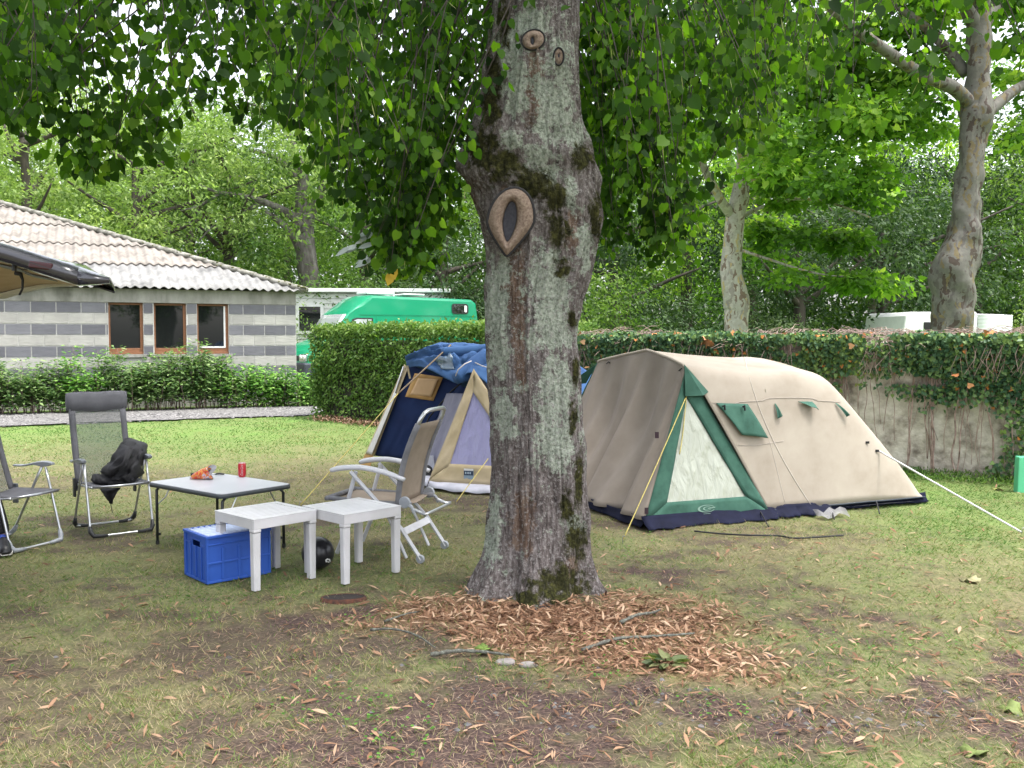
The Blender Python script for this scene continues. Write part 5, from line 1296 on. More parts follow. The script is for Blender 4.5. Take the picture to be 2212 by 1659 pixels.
# ================================================================== BEIGE TENT
A0 = gp(1392, 1140); A0.z = 0
TU = Vector((.926, .378, 0)).normalized(); TV = Vector((-.378, .926, 0)).normalized()
def tp(u, v, z): return A0 + TU * u + TV * v + Vector((0, 0, z))
WID = 2.05; UE = 2.97
bt = empty('beige_tent', A0, 0, 'large beige canvas tent with green window panels and a navy ground flap', 'tent')
SEC = [(0, 0), (.055, .3), (.115, .60), (.175, .80), (.235, .895), (.34, .922), (.66, .96), (1.025, 1.0)]
def section(tt):
    """tt 0..1 across; returns (v, zfrac)"""
    m = tt <= .5; q = tt * 2 if m else (1 - tt) * 2
    f = q * (len(SEC) - 1); i = min(int(f), len(SEC) - 2); s = f - i
    P = [SEC[max(i - 1, 0)], SEC[i], SEC[i + 1], SEC[min(i + 2, len(SEC) - 1)]]
    c = [0.5 * (2 * P[1][k] + (P[2][k] - P[0][k]) * s + (2 * P[0][k] - 5 * P[1][k] + 4 * P[2][k] - P[3][k]) * s * s + (3 * P[1][k] - P[0][k] - 3 * P[2][k] + P[3][k]) * s ** 3) for k in (0, 1)]
    v = c[0] if m else WID - c[0]
    return v, max(0.0, c[1])
def front_u(zf):                 # where the side canvas starts: sloping from the foot (1.2) to the arch (.52)
    return 1.20 + (.52 - 1.20) * min(1, zf / .905) if zf < .905 else .52 + .10 * (zf - .905) / .095
def surf(s, tt):
    v, zf = section(tt); u0 = front_u(zf)
    # plan and height of the rear dome
    e = max(0.0, (s - .38) / .62)
    H = 1.400 - .075 * min(1, s / .38) * 1.0
    fall = (1 - e ** 2.5) ** (1 / 1.42) if e < 1 else 0.0
    zz = H * zf * (fall if e > 0 else 1)
    ue = UE + .10 * math.sin(math.pi * min(1, max(0, v / WID)))
    u = u0 + (ue - u0) * s
    # sag between frame hoops
    sag = .012 * math.sin(s * math.pi * 2.5) * math.sin(math.pi * tt)
    vv = v + (.03 * (v / WID < .5) - .0) * 0
    zz = max(0.0, zz - sag + .014 * (float(fbm(u * 3.5, v * 3.5, zf * 3, 5, 3)) - .5))
    vv = v + (WID / 2 - v) * .02 * max(0, e) ** 2
    cl = .70 * min(vv, WID - vv) + 1.0 * (UE + .02 - u); h_ = max(0.0, .10 - abs(zz - cl)) / .10
    zz = max(0.0, min(zz, cl) - h_ * h_ * .025)
    return tp(u, vv, zz + .055 * (1 - zf) * (1 if e < 1 else 1))
NS, NT = 64, 56
Gt = [[surf(i / NS, j / NT) for j in range(NT + 1)] for i in range(NS + 1)]
tb_ = MB().grid(Gt); body_o = tb_.build('canopy', F_BEIGE, bt, smooth=True, solid=.004)
btree = BVHTree.FromPolygons([tuple(v) for v in tb_.v], tb_.f)
def on_tent(px, py, off=.006):
    h, n_ = hit(btree, px, py)
    if h is None: return None
    if n_.dot(Vector((0, -1, .2))) < 0: n_ = -n_
    return h + n_ * off
# lower hem piping
MB().tube([Gt[i][0] + Vector((0, 0, 0)) for i in range(0, NS + 1)], .007, 6).build('hem', mat('dark hem tape', (.03, .04, .06), .7, 20, .1), bt, smooth=True)
# front wall (door) between the two side triangles
Ar, Al = tp(.0, .0, .06), tp(.0, WID, .06)
def arch(t):                     # from near shoulder over the peak to the far shoulder
    return surf(0, .2857 + .4286 * t) - TU * .004
Gd = []
for k in range(41):
    r_ = k / 40; row = []
    for i in range(61):
        t = i / 60; bpnt = Ar.lerp(Al, t); tpnt = arch(t)
        p = bpnt.lerp(tpnt, r_ ** .92)
        fold = math.sin(t * 42 + 2.6 * r_ + 1.2 * math.sin(t * 9)) * .55 + math.sin(t * 19 - 3.0 * r_) * .7
        p = p - TU * (.075 * fold * (1 - r_) ** .6 * (.25 + math.sin(math.pi * min(1, t * 1.05 + .02))) + .10 * math.sin(math.pi * r_) * math.sin(math.pi * t) * -1)
        row.append(p)
    Gd.append(row)
MB().grid(Gd).build('door', F_DOOR, bt, smooth=True, solid=.003)
MB().tube([arch(i / 30) + Vector((0, 0, .004)) for i in range(31)], .013, 8).build('front_hem', F_BEIGE, bt, smooth=True)
# green side triangle with the clear window (near) and its twin (far)
def tri(side):
    vv = (lambda v: v) if side == 0 else (lambda v: WID - v)
    S_ = tp(.52, vv(.225), 1.27); F0 = tp(-.005, vv(-.005), .045); F1 = tp(1.205, vv(-.005), .045)
    nrm = (F1 - F0).cross(S_ - F0).normalized()
    if side == 0 and nrm.dot(TV) > 0: nrm = -nrm
    if side == 1 and nrm.dot(TV) < 0: nrm = -nrm
    def q(a, b): return F0 + (F1 - F0) * a + (S_ - F0) * b     # barycentric
    w0, w1, w2 = q(.135, .115), q(.765, .115), q(.065, .80)
    nn = 14
    g = MB()
    def strip(P0, P1, Q0, Q1, n=14):
        rows = []
        for k in range(5):
            rows.append([P0.lerp(P1, i / n).lerp(Q0.lerp(Q1, i / n), k / 4) + nrm * (.004 + .010 * (float(fbm(i * .6, k * .8, side, 14, 2)) - .5)) for i in range(n + 1)])
        g.grid(rows)
    strip(F0, F1, w0, w1); strip(F1, S_, w1, w2); strip(S_, F0, w2, w0)
    o = g.build('window_panel', F_GREEN, bt, smooth=True, solid=.004)
    rows = []
    for k in range(15):
        a_, b_ = w0.lerp(w2, k / 14), w1.lerp(w2, k / 14)
        rows.append([a_.lerp(b_, i / 14) - nrm * .003 + nrm * .016 * (float(fbm(i * .45 * (1 - k / 16), k * .3, side, 15, 3)) - .5) for i in range(15)])
    MB().grid(rows).build('clear_window', C_VINYL, o, smooth=True)
    return o, nrm, q, S_, F0, F1
pn, nrm, tq, S_, F0_, F1_ = tri(0); tri(1)
# inner sleeping cabin seen through the windows
G2 = [[tp(.75 + .9 * i / 8 * 0 + .18 * k / 8, .12 + 2.0 * i / 8, .05 + 1.1 * k / 8) for i in range(9)] for k in range(9)]
MB().grid([[tp(1.28, .16 + 1.9 * i / 10 , .05 + 1.02 * k / 8) + TU * .05 * math.sin(i * 2.1) for i in range(11)] for k in range(9)]).build('inner_tent', fabric('cream inner tent', [(.42, .42, .31), (.52, .52, .40)], 5), bt, smooth=True)
MB().grid([[tp(-.0 + 2.9 * i / 8, .03 + 2.18 * k / 6, .02) for i in range(9)] for k in range(7)]).build('groundsheet', fabric('grey groundsheet', [(.28, .28, .30), (.38, .38, .40)], 5), bt)
# green gusset under the shoulder and logo on the panel
gs = MB(); gs.face([tp(.49, .205, 1.29), tp(.70, .16, 1.06), tp(.62, .12, 1.035), tp(.47, .155, 1.03)]); gs.build('shoulder_gusset', F_GREEN, bt, solid=.006)
fs = MB(); fs.face([tp(.52, WID - .22, 1.26), tp(.30, WID + .02, 1.04), tp(.46, WID - .10, 1.06)]); fs.build('shoulder_gusset', F_GREEN, bt, solid=.006)
m_logo = fabric('pale print', [(.17, .27, .22), (.22, .33, .28)], 20)
lc = tq(.46, .055) + nrm * .012; lx = (F1_ - F0_).normalized(); ly = nrm.cross(lx).normalized(); ly = ly if ly.z > 0 else -ly
lg = MB()
def arcstrip(rx, ry, a0, a1, wd0, wd1, cx_=0.0, n=26):
    rows = [[], []]
    for i in range(n + 1):
        t = R(a0 + (a1 - a0) * i / n); wd = wd0 + (wd1 - wd0) * abs(i / n - .5) * 2
        for k in (0, 1): rows[k].append(lc + lx * ((rx - k * wd * rx) * math.cos(t) + cx_) + ly * ((ry - k * wd * ry) * math.sin(t)))
    lg.grid(rows)
arcstrip(.085, .030, 25, 335, .26, .10); arcstrip(.042, .016, 35, 320, .34, .2, .008)
lg.face([lc + lx * .012 + ly * .002, lc + lx * .085 + ly * .010, lc + lx * .085 + ly * .002, lc + lx * .012 - ly * .004])
def text_mesh(s, size, loc, xd, yd, m, parent, name='lettering', ext=.0008, italic=.0):
    cu = bpy.data.curves.new(name, 'FONT'); cu.body = s; cu.size = size; cu.align_x = 'CENTER'; cu.align_y = 'CENTER'; cu.extrude = ext; cu.shear = italic
    to = bpy.data.objects.new('tmp', cu); C.objects.link(to); dg = bpy.context.evaluated_depsgraph_get(); me = bpy.data.meshes.new_from_object(to.evaluated_get(dg)); bpy.data.objects.remove(to)
    zd = Vector(xd).cross(Vector(yd)).normalized(); Mx = Matrix((Vector(xd).normalized(), Vector(yd).normalized(), zd)).transposed().to_4x4(); Mx.translation = Vector(loc); me.transform(Mx)
    me.materials.clear(); return add(name, me, m, parent)
lo = lg.build('logo', m_logo, pn)
for i in range(9):
    q_ = lc + lx * (-.032 + i * .008) - ly * .043
    lg2 = MB()
lw = MB()
for i in range(8): lw.box(lc + lx * (-.03 + i * .0085) - ly * .043, (.0055, .002, .008), Matrix((lx, nrm, ly)).transposed())
lw.build('small_print', m_logo, pn)
# side details: seams, flap, three vent slits, toggles
def strip_on(pts, r, name, m, par=bt, off=.004):
    P = [on_tent(*p, off) for p in pts]; P = [p for p in P if p is not None]
    if len(P) > 1: return MB().tube(P, r, 5, flat=.5).build(name, m, par, smooth=True)
M_SEAM = fabric('seam tape', [(.40, .35, .31), (.48, .43, .38)], 10)
strip_on([(1502 + i * 12, 866 + 7 * math.sin(i / 3.6) * (1 if i < 8 else .4) - (4 if 12 < i < 22 else 0)) for i in range(27)], .004, 'seam', M_SEAM)
strip_on([(1562 + i * 10, 962 - 1.6 * max(0, i - 7)) for i in range(14)], .003, 'seam', M_SEAM)
strip_on([(1608 + 3 * i + (i * i) * .16, 772 + i * 14.5) for i in range(23)], .004, 'seam', M_SEAM)
strip_on([(1662 + i * 2.2, 950 + i * 9) for i in range(16)], .003, 'seam', M_SEAM, off=.003)
def patch_on(c4, name, m, par=bt, off=.012, n=10, hang=.02, wav=.01, thick=.003):
    (a, b, c, d) = c4; rows = []
    for k in range(n + 1):
        row = []
        for i in range(n + 1):
            u, v = i / n, k / n
            x = (a[0] * (1 - u) + b[0] * u) * (1 - v) + (d[0] * (1 - u) + c[0] * u) * v; y = (a[1] * (1 - u) + b[1] * u) * (1 - v) + (d[1] * (1 - u) + c[1] * u) * v
            p = on_tent(x, y, off + hang * v + wav * math.sin(u * 7 + v * 4) * v)
            if p is None: return
            row.append(p)
        rows.append(row)
    return MB().grid(rows).build(name, m, par, smooth=True, solid=thick)
wf = patch_on(((1545, 871), (1613, 873), (1655, 947), (1598, 940)), 'window_flap', F_GREEN, hang=.03, wav=.012)
for (x, y) in ((1557, 879), (1600, 880)):
    p = on_tent(x, y, .03); MB().tube([p, p + Vector((.01, -.015, .012)), p + Vector((.016, -.01, -.03))], .009, 6).build('toggle', ROPE_K, wf)
patch_on(((1671, 872), (1673, 872), (1687, 899), (1676, 905)), 'vent_slit', F_GREEN, hang=.02)
patch_on(((1722, 868), (1752, 868), (1760, 887), (1742, 880)), 'vent_slit', F_GREEN, hang=.05)
patch_on(((1802, 871), (1806, 872), (1829, 896), (1823, 902)), 'vent_slit', F_GREEN, hang=.03)
for (x, y) in ((1425, 786), (1342, 775)):
    p = arch(.13 if x > 1400 else .78) - TU * .03 + Vector((0, 0, -.05)); MB().tube([p, p + Vector((.02, -.01, .02)), p + Vector((.05, -.01, -.01)), p + Vector((.03, 0, -.05))], .006, 6).build('toggle', ROPE_K, bt)
for (x, y) in ((1872, 956), (1893, 974)):
    p = on_tent(x, y, .01)
    if p is not None: MB().box(p, (.03, .012, .02)).build('toggle', ROPE_K, bt)
for z_ in (.5, .07): MB().box(tp(.0, .0, z_) .lerp(S_, z_ * .55) + Vector((0, -.015, .02)), (.03, .01, .05)).build('velcro_tab', mat('maroon tab', (.04, .02, .03), .8, 30, .1), bt)
# navy mud flap along near side, front, and bunched at the corner
def flap(pts0, seed, h=.085, outw=.10, name='mud_flap'):
    P = crom(pts0, 12); rows = []
    for k in range(6):
        s = k / 5; row = []
        for i, p in enumerate(P):
            n_ = float(fbm(i * .22, k * .5, seed, 9, 3)) - .5; n2 = float(fbm(i * .5, 0, seed, 19, 2)) - .5
            row.append(p + OUT * (outw * s ** 1.5 * (1 + 1.3 * n2) + .05 * n_ * s) + Vector((0, 0, h * (1 - s) ** 1.2 * (1 + .1 * n_) + .008 - (.0 if k < 5 else .004))))
        rows.append(row)
    return MB().grid(rows).build(name, F_NAVY, bt, smooth=True, solid=.004)
OUT = -TV
flap([tp(-.03, .0, 0), tp(.6, -.0, 0), tp(1.2, .01, 0), tp(1.55, .0, 0), tp(1.85, .02, 0)], 1, .085, .11)
flap([tp(1.85, .02, 0), tp(2.2, .06, 0), tp(2.55, .08, 0), tp(2.95, .06, 0), tp(3.05, .1, 0)], 2, .08, .03)
OUT = -TU
flap([tp(0, 0, 0), tp(0, .6, 0), tp(0, 1.3, 0), tp(0, WID, 0)], 3, .075, .03)
# rear corner lump, small grey sheet edge
# guy ropes and pegs
def peg(p, name='peg', par=bt):
    return MB().tube([p + Vector((0, 0, -.04)), p + Vector((0, -.01, .035)), p + Vector((.012, -.012, .04)), p + Vector((.014, -.008, .028))], .004, 6).build(name, M_PEG, par)
def rope(p, q, r, m, par, sag=.02, name='guy_rope'):
    P = [p.lerp(q, i / 12) + Vector((0, 0, -sag * math.sin(math.pi * i / 12))) for i in range(13)]
    return MB().tube(P, r, 6).build(name, m, par, smooth=True)
pg1 = gp(1345, 1168); sh_ = tp(.49, .17, 1.03)
rope(sh_, pg1, .0045, ROPE_Y, bt, .01); peg(pg1)
rope(sh_, tq(.12, .42) + nrm * .03, .004, ROPE_Y, bt, .06); 
pg2 = gp(2207, 1150); e_ = on_tent(1898, 975, .01) or tp(2.8, .2, .6); rope(e_, pg2, .008, ROPE_W, bt, .0); peg(pg2)
for (a, b) in (((1790, 1096), (1802, 1124)), ((1893, 1098), (1900, 1112)), ((1640, 1116), (1660, 1140)), ((1978, 1076), (1993, 1086))):
    pa, pb = gp(*a), gp(*b); pa.z = .06; rope(pa, pb + Vector((0, 0, .01)), .006, ROPE_K, bt, .0)
cordp = [(1500, 1152), (1560, 1158), (1620, 1163), (1680, 1161), (1715, 1166), (1760, 1163), (1822, 1158)]
W = []
for i, q in enumerate(cordp): p = gp(*q); p.z = float(gz(p.x, p.y)) + .02; W.append(p)
MB().tube(crom(W, 6), .007, 6).build('loose_cord', ROPE_K, bt, smooth=True)
# plastic sheet edge peeping out
W = [gp(1765 + i * 12, 1118 + 4 * math.sin(i)) for i in range(7)]
MB().grid([[p + Vector((0, 0, .012 + .015 * math.sin(i * 1.9))) for i, p in enumerate(W)], [p + Vector((0, .12, .05 + .02 * math.sin(i * 2.6))) for i, p in enumerate(W)]]).build('plastic_sheet', clear_mat('grey plastic film', (.22, .22, .23), .7, .3), bt, smooth=True)
# hidden frame: two hoops
MB().tube([tp(.52, .23, 0.0), tp(.52, .23, 1.25)], .01, 6).build('pole', M_PEG, bt)

# ================================================================== BLUE TENT
F_BLUE = fabric('blue canvas', [(.016, .055, .16), (.032, .095, .23)], 5, bump=.3); F_NAVI = fabric('dark blue inside', [(.004, .015, .075), (.008, .027, .11)], 4, bump=.2, transl=.25)
F_CREAM = fabric('cream canvas', [(.40, .32, .19), (.50, .41, .28)], 4, bump=.2, transl=.15); F_LAV = fabric('lavender inner tent', [(.24, .235, .32), (.36, .35, .44)], 4, transl=.3); F_GREY = fabric('pale grey sheet', [(.34, .34, .40), (.46, .46, .52)], 6, .6)
F_TAN = fabric('tan canvas', [(.38, .22, .08), (.50, .30, .12)], 5); F_PEACH = fabric('peach net window', [(.62, .42, .24), (.72, .50, .30)], 5, transl=.3)
Gp0 = gp(926, 1051); Gp0.z = 0; Fp0 = gp(777, 1010); Fp0.z = .02
bl = empty('blue_tent', Gp0, 0, 'blue and cream tent with rolled-up front standing behind the big tree trunk', 'tent')
AX = Vector((.94, -.34, 0)).normalized()
Na = at(1024, 797, 9.72); Fa = at(877, 787, 10.85)
def cloth_quad(P, n, m_, name, par, folds=0.0, fdir=0, seed=0, solid=.003, nx=24, ny=24, nvec=None):
    a, b, c, d = [Vector(p) for p in P]; nv = nvec or (b - a).cross(d - a).normalized(); rows = []
    for k in range(ny + 1):
        row = []
        for i in range(nx + 1):
            u, v = i / nx, k / ny; p = a.lerp(b, u).lerp(d.lerp(c, u), v)
            w_ = (float(fbm(u * 5 + fdir * v * 3, v * 2.2 - fdir * u, seed, 6, 3)) - .5) * 2
            row.append(p + nv * folds * w_ * math.sin(math.pi * min(1, .1 + u * .9)) )
        rows.append(row)
    return MB().grid(rows).build(name, m_, par, smooth=True, solid=solid)
# near side triangle (cream) with bluish window
B0 = Gp0 + Vector((0, 0, .05)); B1 = Gp0 + AX * 1.32 + Vector((0, 0, .05))
nb = (B1 - B0).cross(Na - B0).normalized(); nb = nb if nb.y < 0 else -nb
def bq(a, b): return B0 + (B1 - B0) * a + (Na - B0) * b
w0, w1, w2 = bq(.12, .16), bq(.72, .16), bq(.075, .79)
g = MB()
def strip(P0, P1, Q0, Q1, n=16):
    rows = []
    for k in range(6):
        rows.append([P0.lerp(P1, i / n).lerp(Q0.lerp(Q1, i / n), k / 5) + nb * (.012 * math.sin(i * 1.3 + k * 1.1) * math.sin(math.pi * k / 5) + .01) for i in range(n + 1)])
    g.grid(rows)
strip(B0, B1, w0, w1); strip(B1, Na, w1, w2); strip(Na, B0, w2, w0)
cpn = g.build('side_panel', F_CREAM, bl, smooth=True, solid=.004)
rows = [[w0.lerp(w2, k / 14).lerp(w1.lerp(w2, k / 14), i / 14) + nb * .012 * (float(fbm(i * .5, k * .4, 2, 15, 3)) - .5) for i in range(15)] for k in range(15)]
MB().grid(rows).build('clear_window', C_VINYL2, cpn, smooth=True)
# badge
bc = bq(.315, .075) + nb * .03; bx = (B1 - B0).normalized(); by = Vector((0, 0, 1)); by = (by - bx * by.dot(bx)).normalized(); bM = Matrix((bx, nb, by)).transposed()
bdg = MB().box(bc, (.105, .004, .115), bM).build('badge', mat('grey blue badge', (.22, .30, .36), .6, 20, .1), cpn)
MB().box(bc + by * .013 + nb * .004, (.10, .003, .045), bM).build('badge_band', mat('navy band', (.02, .04, .08), .6, 20, .1), bdg)
MB().box(bc + by * .047 + nb * .004, (.10, .003, .02), bM).build('badge_top', m_whitef, bdg)
lt = MB()
for i, w__ in enumerate((.010, .006, .010, .008)): lt.box(bc + bx * (-.03 + i * .017) + by * .013 + nb * .007, (w__, .002, .020), bM)
lt.build('badge_letters', mat('pale letters', (.45, .55, .62), .6, 20, 0), bdg)
# inner lavender wall behind the window, grey groundsheet skirt
cloth_quad([B0 + Vector((.12, .35, 0)), B1 + Vector((0, .35, 0)), Na + AX * .3 + Vector((0, .3, -.1)), Na + Vector((-.02, .35, -.1))], 0, F_LAV, 'inner_tent', bl, .03, seed=5)
cloth_quad([B0 + Vector((.10, .22, 0)), B1 + Vector((0, .22, 0)), B1 + Vector((0, .24, .26)), B0 + Vector((.14, .24, .26))], 0, F_GREY, 'fog_strip', bl, .015, seed=6)  # pale strip added to imitate the whitish fog low in the window
rows = []
W = [gp(862, 1044), gp(900, 1047), gp(928, 1054), gp(970, 1062), gp(1015, 1066), gp(1060, 1068), gp(1120, 1070), gp(1200, 1070)]
P = crom(W, 6); rows = [[p + Vector((0, .0, .008 + .006 * math.sin(i * .9))) for i, p in enumerate(P)], [p + Vector((0, .07, .05 + .012 * math.sin(i * .7))) for i, p in enumerate(P)], [p + Vector((0, .18, .055)) for i, p in enumerate(P)], [p + Vector((0.1, 1.2, .03)) for p in P]]
MB().grid(rows).build('groundsheet', F_GREY, bl, smooth=True, solid=.003)
# far side wall seen from the inside
K = at(892, 992, 10.75); T2 = at(1010, 826, 10.45)
fw_ = cloth_quad([at(806, 984, 11.0), at(888, 993, 10.75), at(990, 830, 10.5), at(884, 786, 10.84)], 0, F_NAVI, 'far_wall', bl, .022, seed=7)
cloth_quad([at(888, 993, 10.75), at(930, 1000, 10.4), at(1030, 850, 10.0), at(990, 830, 10.5)], 0, F_NAVI, 'rear_wall', bl, .03, seed=8)
def winq(c4, d, m_, name, par, nx=8): return cloth_quad([at(x, y, D_) for (x, y, D_) in c4], 0, m_, name, par, .012, seed=9, nx=nx, ny=nx, solid=.0006)
ow = winq([(875, 857, 10.80), (936, 866, 10.64), (957, 815, 10.57), (896, 806, 10.74)], 0, F_TAN, 'window_frame', fw_)
winq([(886, 852, 10.77), (931, 857, 10.625), (946, 819, 10.56), (903, 817, 10.72)], 0, F_PEACH, 'net_window', ow)
MB().tube([at(808, 985, 10.99), at(872, 792, 10.83)], .012, 8).build('pole', M_PEG, bl, smooth=True)
MB().tube([at(884, 992, 10.7), at(928, 900, 10.5), at(975, 845, 10.3), at(1015, 812, 10.0)], .009, 6).build('inner_pole', ROPE_K, bl, smooth=True)
# cream and white edge strip on the far pole
cloth_quad([at(777, 1007, 11.1), at(800, 1010, 11.0), at(806, 983, 10.98), at(789, 980, 11.07)], 0, F_TAN, 'strip_foot', bl, .004)
cloth_quad([at(789, 981, 11.06), at(808, 984, 10.96), at(881, 796, 10.8), at(874, 787, 10.88)], 0, F_CREAM, 'edge_strip', bl, .006)
cloth_quad([at(792, 978, 11.0), at(803, 982, 10.93), at(856, 850, 10.83), at(851, 848, 10.9)], 0, fabric('white tape', (.55, .54, .52), 6), 'edge_tape', bl, .003)
# inner sleeping cabin at the back of the opening
cloth_quad([at(905, 1030, 10.3), at(950, 1040, 9.75), at(1000, 850, 9.85), at(965, 850, 10.35)], 0, F_LAV, 'cabin_wall', bl, .02, seed=11)
cloth_quad([at(905, 1018, 10.27), at(940, 1016, 9.85), at(936, 984, 9.88), at(912, 984, 10.27)], 0, F_GREY, 'cabin_hem', bl, .005)
MB().lathe([(0, 0), (.13, .01), (.15, .08), (.10, .17), (0, .19)], at(922, 1036, 10.0) * 1.0 + Vector((0, 0, -.03)), 14).build('storage_bag', mat('black bag', (.012, .012, .015), .7, 10, .3), bl, smooth=True)
# roof: rolled and crumpled awning. upper edge / lower edge in photo pixels with distances
top_e = [(876, 779, 10.9), (905, 762, 10.75), (943, 744, 10.6), (973, 741, 10.5), (1010, 743, 10.4), (1050, 747, 10.35), (1110, 752, 10.4), (1180, 765, 10.5), (1235, 781, 10.6), (1279, 809, 10.75)]
low_e = [(880, 789, 10.78), (905, 786, 10.5), (935, 796, 10.15), (968, 814, 9.95), (992, 822, 9.82), (1010, 800, 9.72), (1040, 812, 9.75), (1110, 880, 9.7), (1190, 930, 9.8), (1250, 905, 10.3)]
tu = crom([at(*p) for p in top_e], 8); tl = crom([at(*p) for p in low_e], 8); rows = []
for k in range(25):
    v = k / 24; row = []
    for i in range(len(tu)):
        p = tu[i].lerp(tl[i], v); u = i / (len(tu) - 1); amp = (1 - sstep(.42, .60, u)) * math.sin(math.pi * min(1, v * .9 + .12))
        ridge = abs(float(fbm(u * 9 - v * 2.5, v * 5 + u * 6, 0, 3, 3)) - .5) * 2
        f = (.34 * (.5 - ridge) + .06 * math.sin(v * 17 + u * 14)) * float(amp)
        bulge = .16 * math.sin(math.pi * v) * (1 - float(sstep(.5, .7, u)))
        row.append(p + Vector((0, -.8, .5)) * (f * .55) + Vector((0, -.6, .6)) * bulge * .35 + Vector((0, 0, -.03 * v)))
    rows.append(row)
mbx = MB().grid(rows); ro_ = mbx.build('roof', F_BLUE, bl, smooth=True, solid=.006)
rtree = BVHTree.FromPolygons([tuple(v) for v in mbx.v], mbx.f)
# rear slope going down to the ground on the far side, right gable
bk = [t + Vector((.12, 1.15, -t.z + .02)) for t in tu]
MB().grid([[a.lerp(b, k / 8) + Vector((0, .18 * math.sin(math.pi * k / 8), .12 * math.sin(math.pi * k / 8))) for a, b in zip(tu, bk)] for k in range(9)]).build('rear_slope', F_BLUE, bl, smooth=True, solid=.004)
MB().grid([[at(*q).lerp(Vector((at(*q).x + .10, at(*q).y, .02)), k / 6) for q in ((1190, 930, 9.8), (1230, 860, 10.1), (1250, 830, 10.4), (1279, 809, 10.75))] for k in range(7)]).build('right_wall', F_BLUE, bl, smooth=True, solid=.004)
def on_roof(px, py, off=.012):
    h, n_ = hit(rtree, px, py)
    if h is None: return at(px, py, 10.0)
    n_ = n_ if n_.y < 0 else -n_
    return h + n_ * off
def roofpatch(pts, m_, name, n=8):
    a, b, c, d = pts; rows = []
    for k in range(n + 1):
        rows.append([on_roof((a[0] * (1 - i / n) + b[0] * i / n) * (1 - k / n) + (d[0] * (1 - i / n) + c[0] * i / n) * k / n, (a[1] * (1 - i / n) + b[1] * i / n) * (1 - k / n) + (d[1] * (1 - i / n) + c[1] * i / n) * k / n) for i in range(n + 1)])
    return MB().grid(rows).build(name, m_, ro_, smooth=True, solid=.002)
roofpatch([(938, 776), (975, 762), (983, 800), (955, 798)], clear_mat('crumpled clear vinyl', (.10, .15, .21), .8, .12), 'clear_window')
# rolled end with pale zip tape
def roll(p, q, r, m_, name, par=bl):
    P = [p.lerp(q, i / 14) + Vector((0, 0, -.03 * math.sin(math.pi * i / 14))) for i in range(15)]
    return MB().tube(P, [r * (.75 + .35 * math.sin(math.pi * i / 14)) for i in range(15)], 12).build(name, m_, par, smooth=True)
roll(at(985, 818, 9.78), at(1052, 762, 10.05), .085, F_BLUE, 'rolled_awning'); roll(at(955, 760, 10.2), at(1062, 752, 10.1), .07, F_BLUE, 'rolled_awning')
ZT = mat('pale zip tape', (.55, .50, .47), .7, 20, .1)
MB().tube([at(984, 812, 9.66), at(990, 798, 9.62), at(1004, 786, 9.68), at(1018, 780, 9.75)], .006, 6).build('zip_tape', ZT, bl, smooth=True)
MB().tube([at(1026, 783, 9.8), at(1040, 790, 9.82), at(1062, 796, 9.85)], .006, 6).build('zip_tape', ZT, bl, smooth=True)
MB().tube([at(880, 790, 10.7), at(884, 808, 10.68), at(886, 818, 10.66)], .012, 6, flat=.4).build('strap', F_CREAM, bl)
g1 = gp(648, 1092); rope(at(974, 745, 10.25), at(860, 850, 9.6), .008, ROPE_T, bl, .0, 'guy_strap'); rope(at(860, 850, 9.6), g1, .0045, ROPE_Y, bl, .0); peg(g1, par=bl)
g2 = gp(985, 1085); rope(at(1064, 978, 9.45), g2, .0045, ROPE_Y, bl, .0); peg(g2, par=bl); g3 = gp(914, 1078); rope(B0, g3, .005, ROPE_K, bl, 0.0); peg(g3, par=bl)

# ================================================================== FURNITURE
ALU = mat('aluminium tube', (.62, .63, .66), .3, 10, .05, metal=.85); PLG = mat('grey plastic', (.16, .175, .20), .45, 20, .1); PLK = mat('black plastic', (.02, .021, .024), .5, 20, .1); PLS = mat('silver grey plastic', (.33, .35, .39), .4, 20, .1)
PAD = fabric('grey padding', [(.10, .10, .115), (.145, .145, .165)], 9); TRIM = fabric('grey edging', [(.085, .085, .095), (.13, .13, .15)], 9)
def mesh_fabric(name, col, op):
    m, t, p, o = _mat(name); n, l = t.nodes, t.links; p.inputs['Base Color'].default_value = (*col, 1); p.inputs['Roughness'].default_value = .8
    tr = n.new('ShaderNodeBsdfTransparent'); mx = n.new('ShaderNodeMixShader'); mx.inputs[0].default_value = op
    l.new(tr.outputs[0], mx.inputs[1]); l.new(p.outputs[0], mx.inputs[2]); l.new(mx.outputs[0], o.inputs[0]); return m
NET = mesh_fabric('grey net', (.13, .14, .14), .66); 
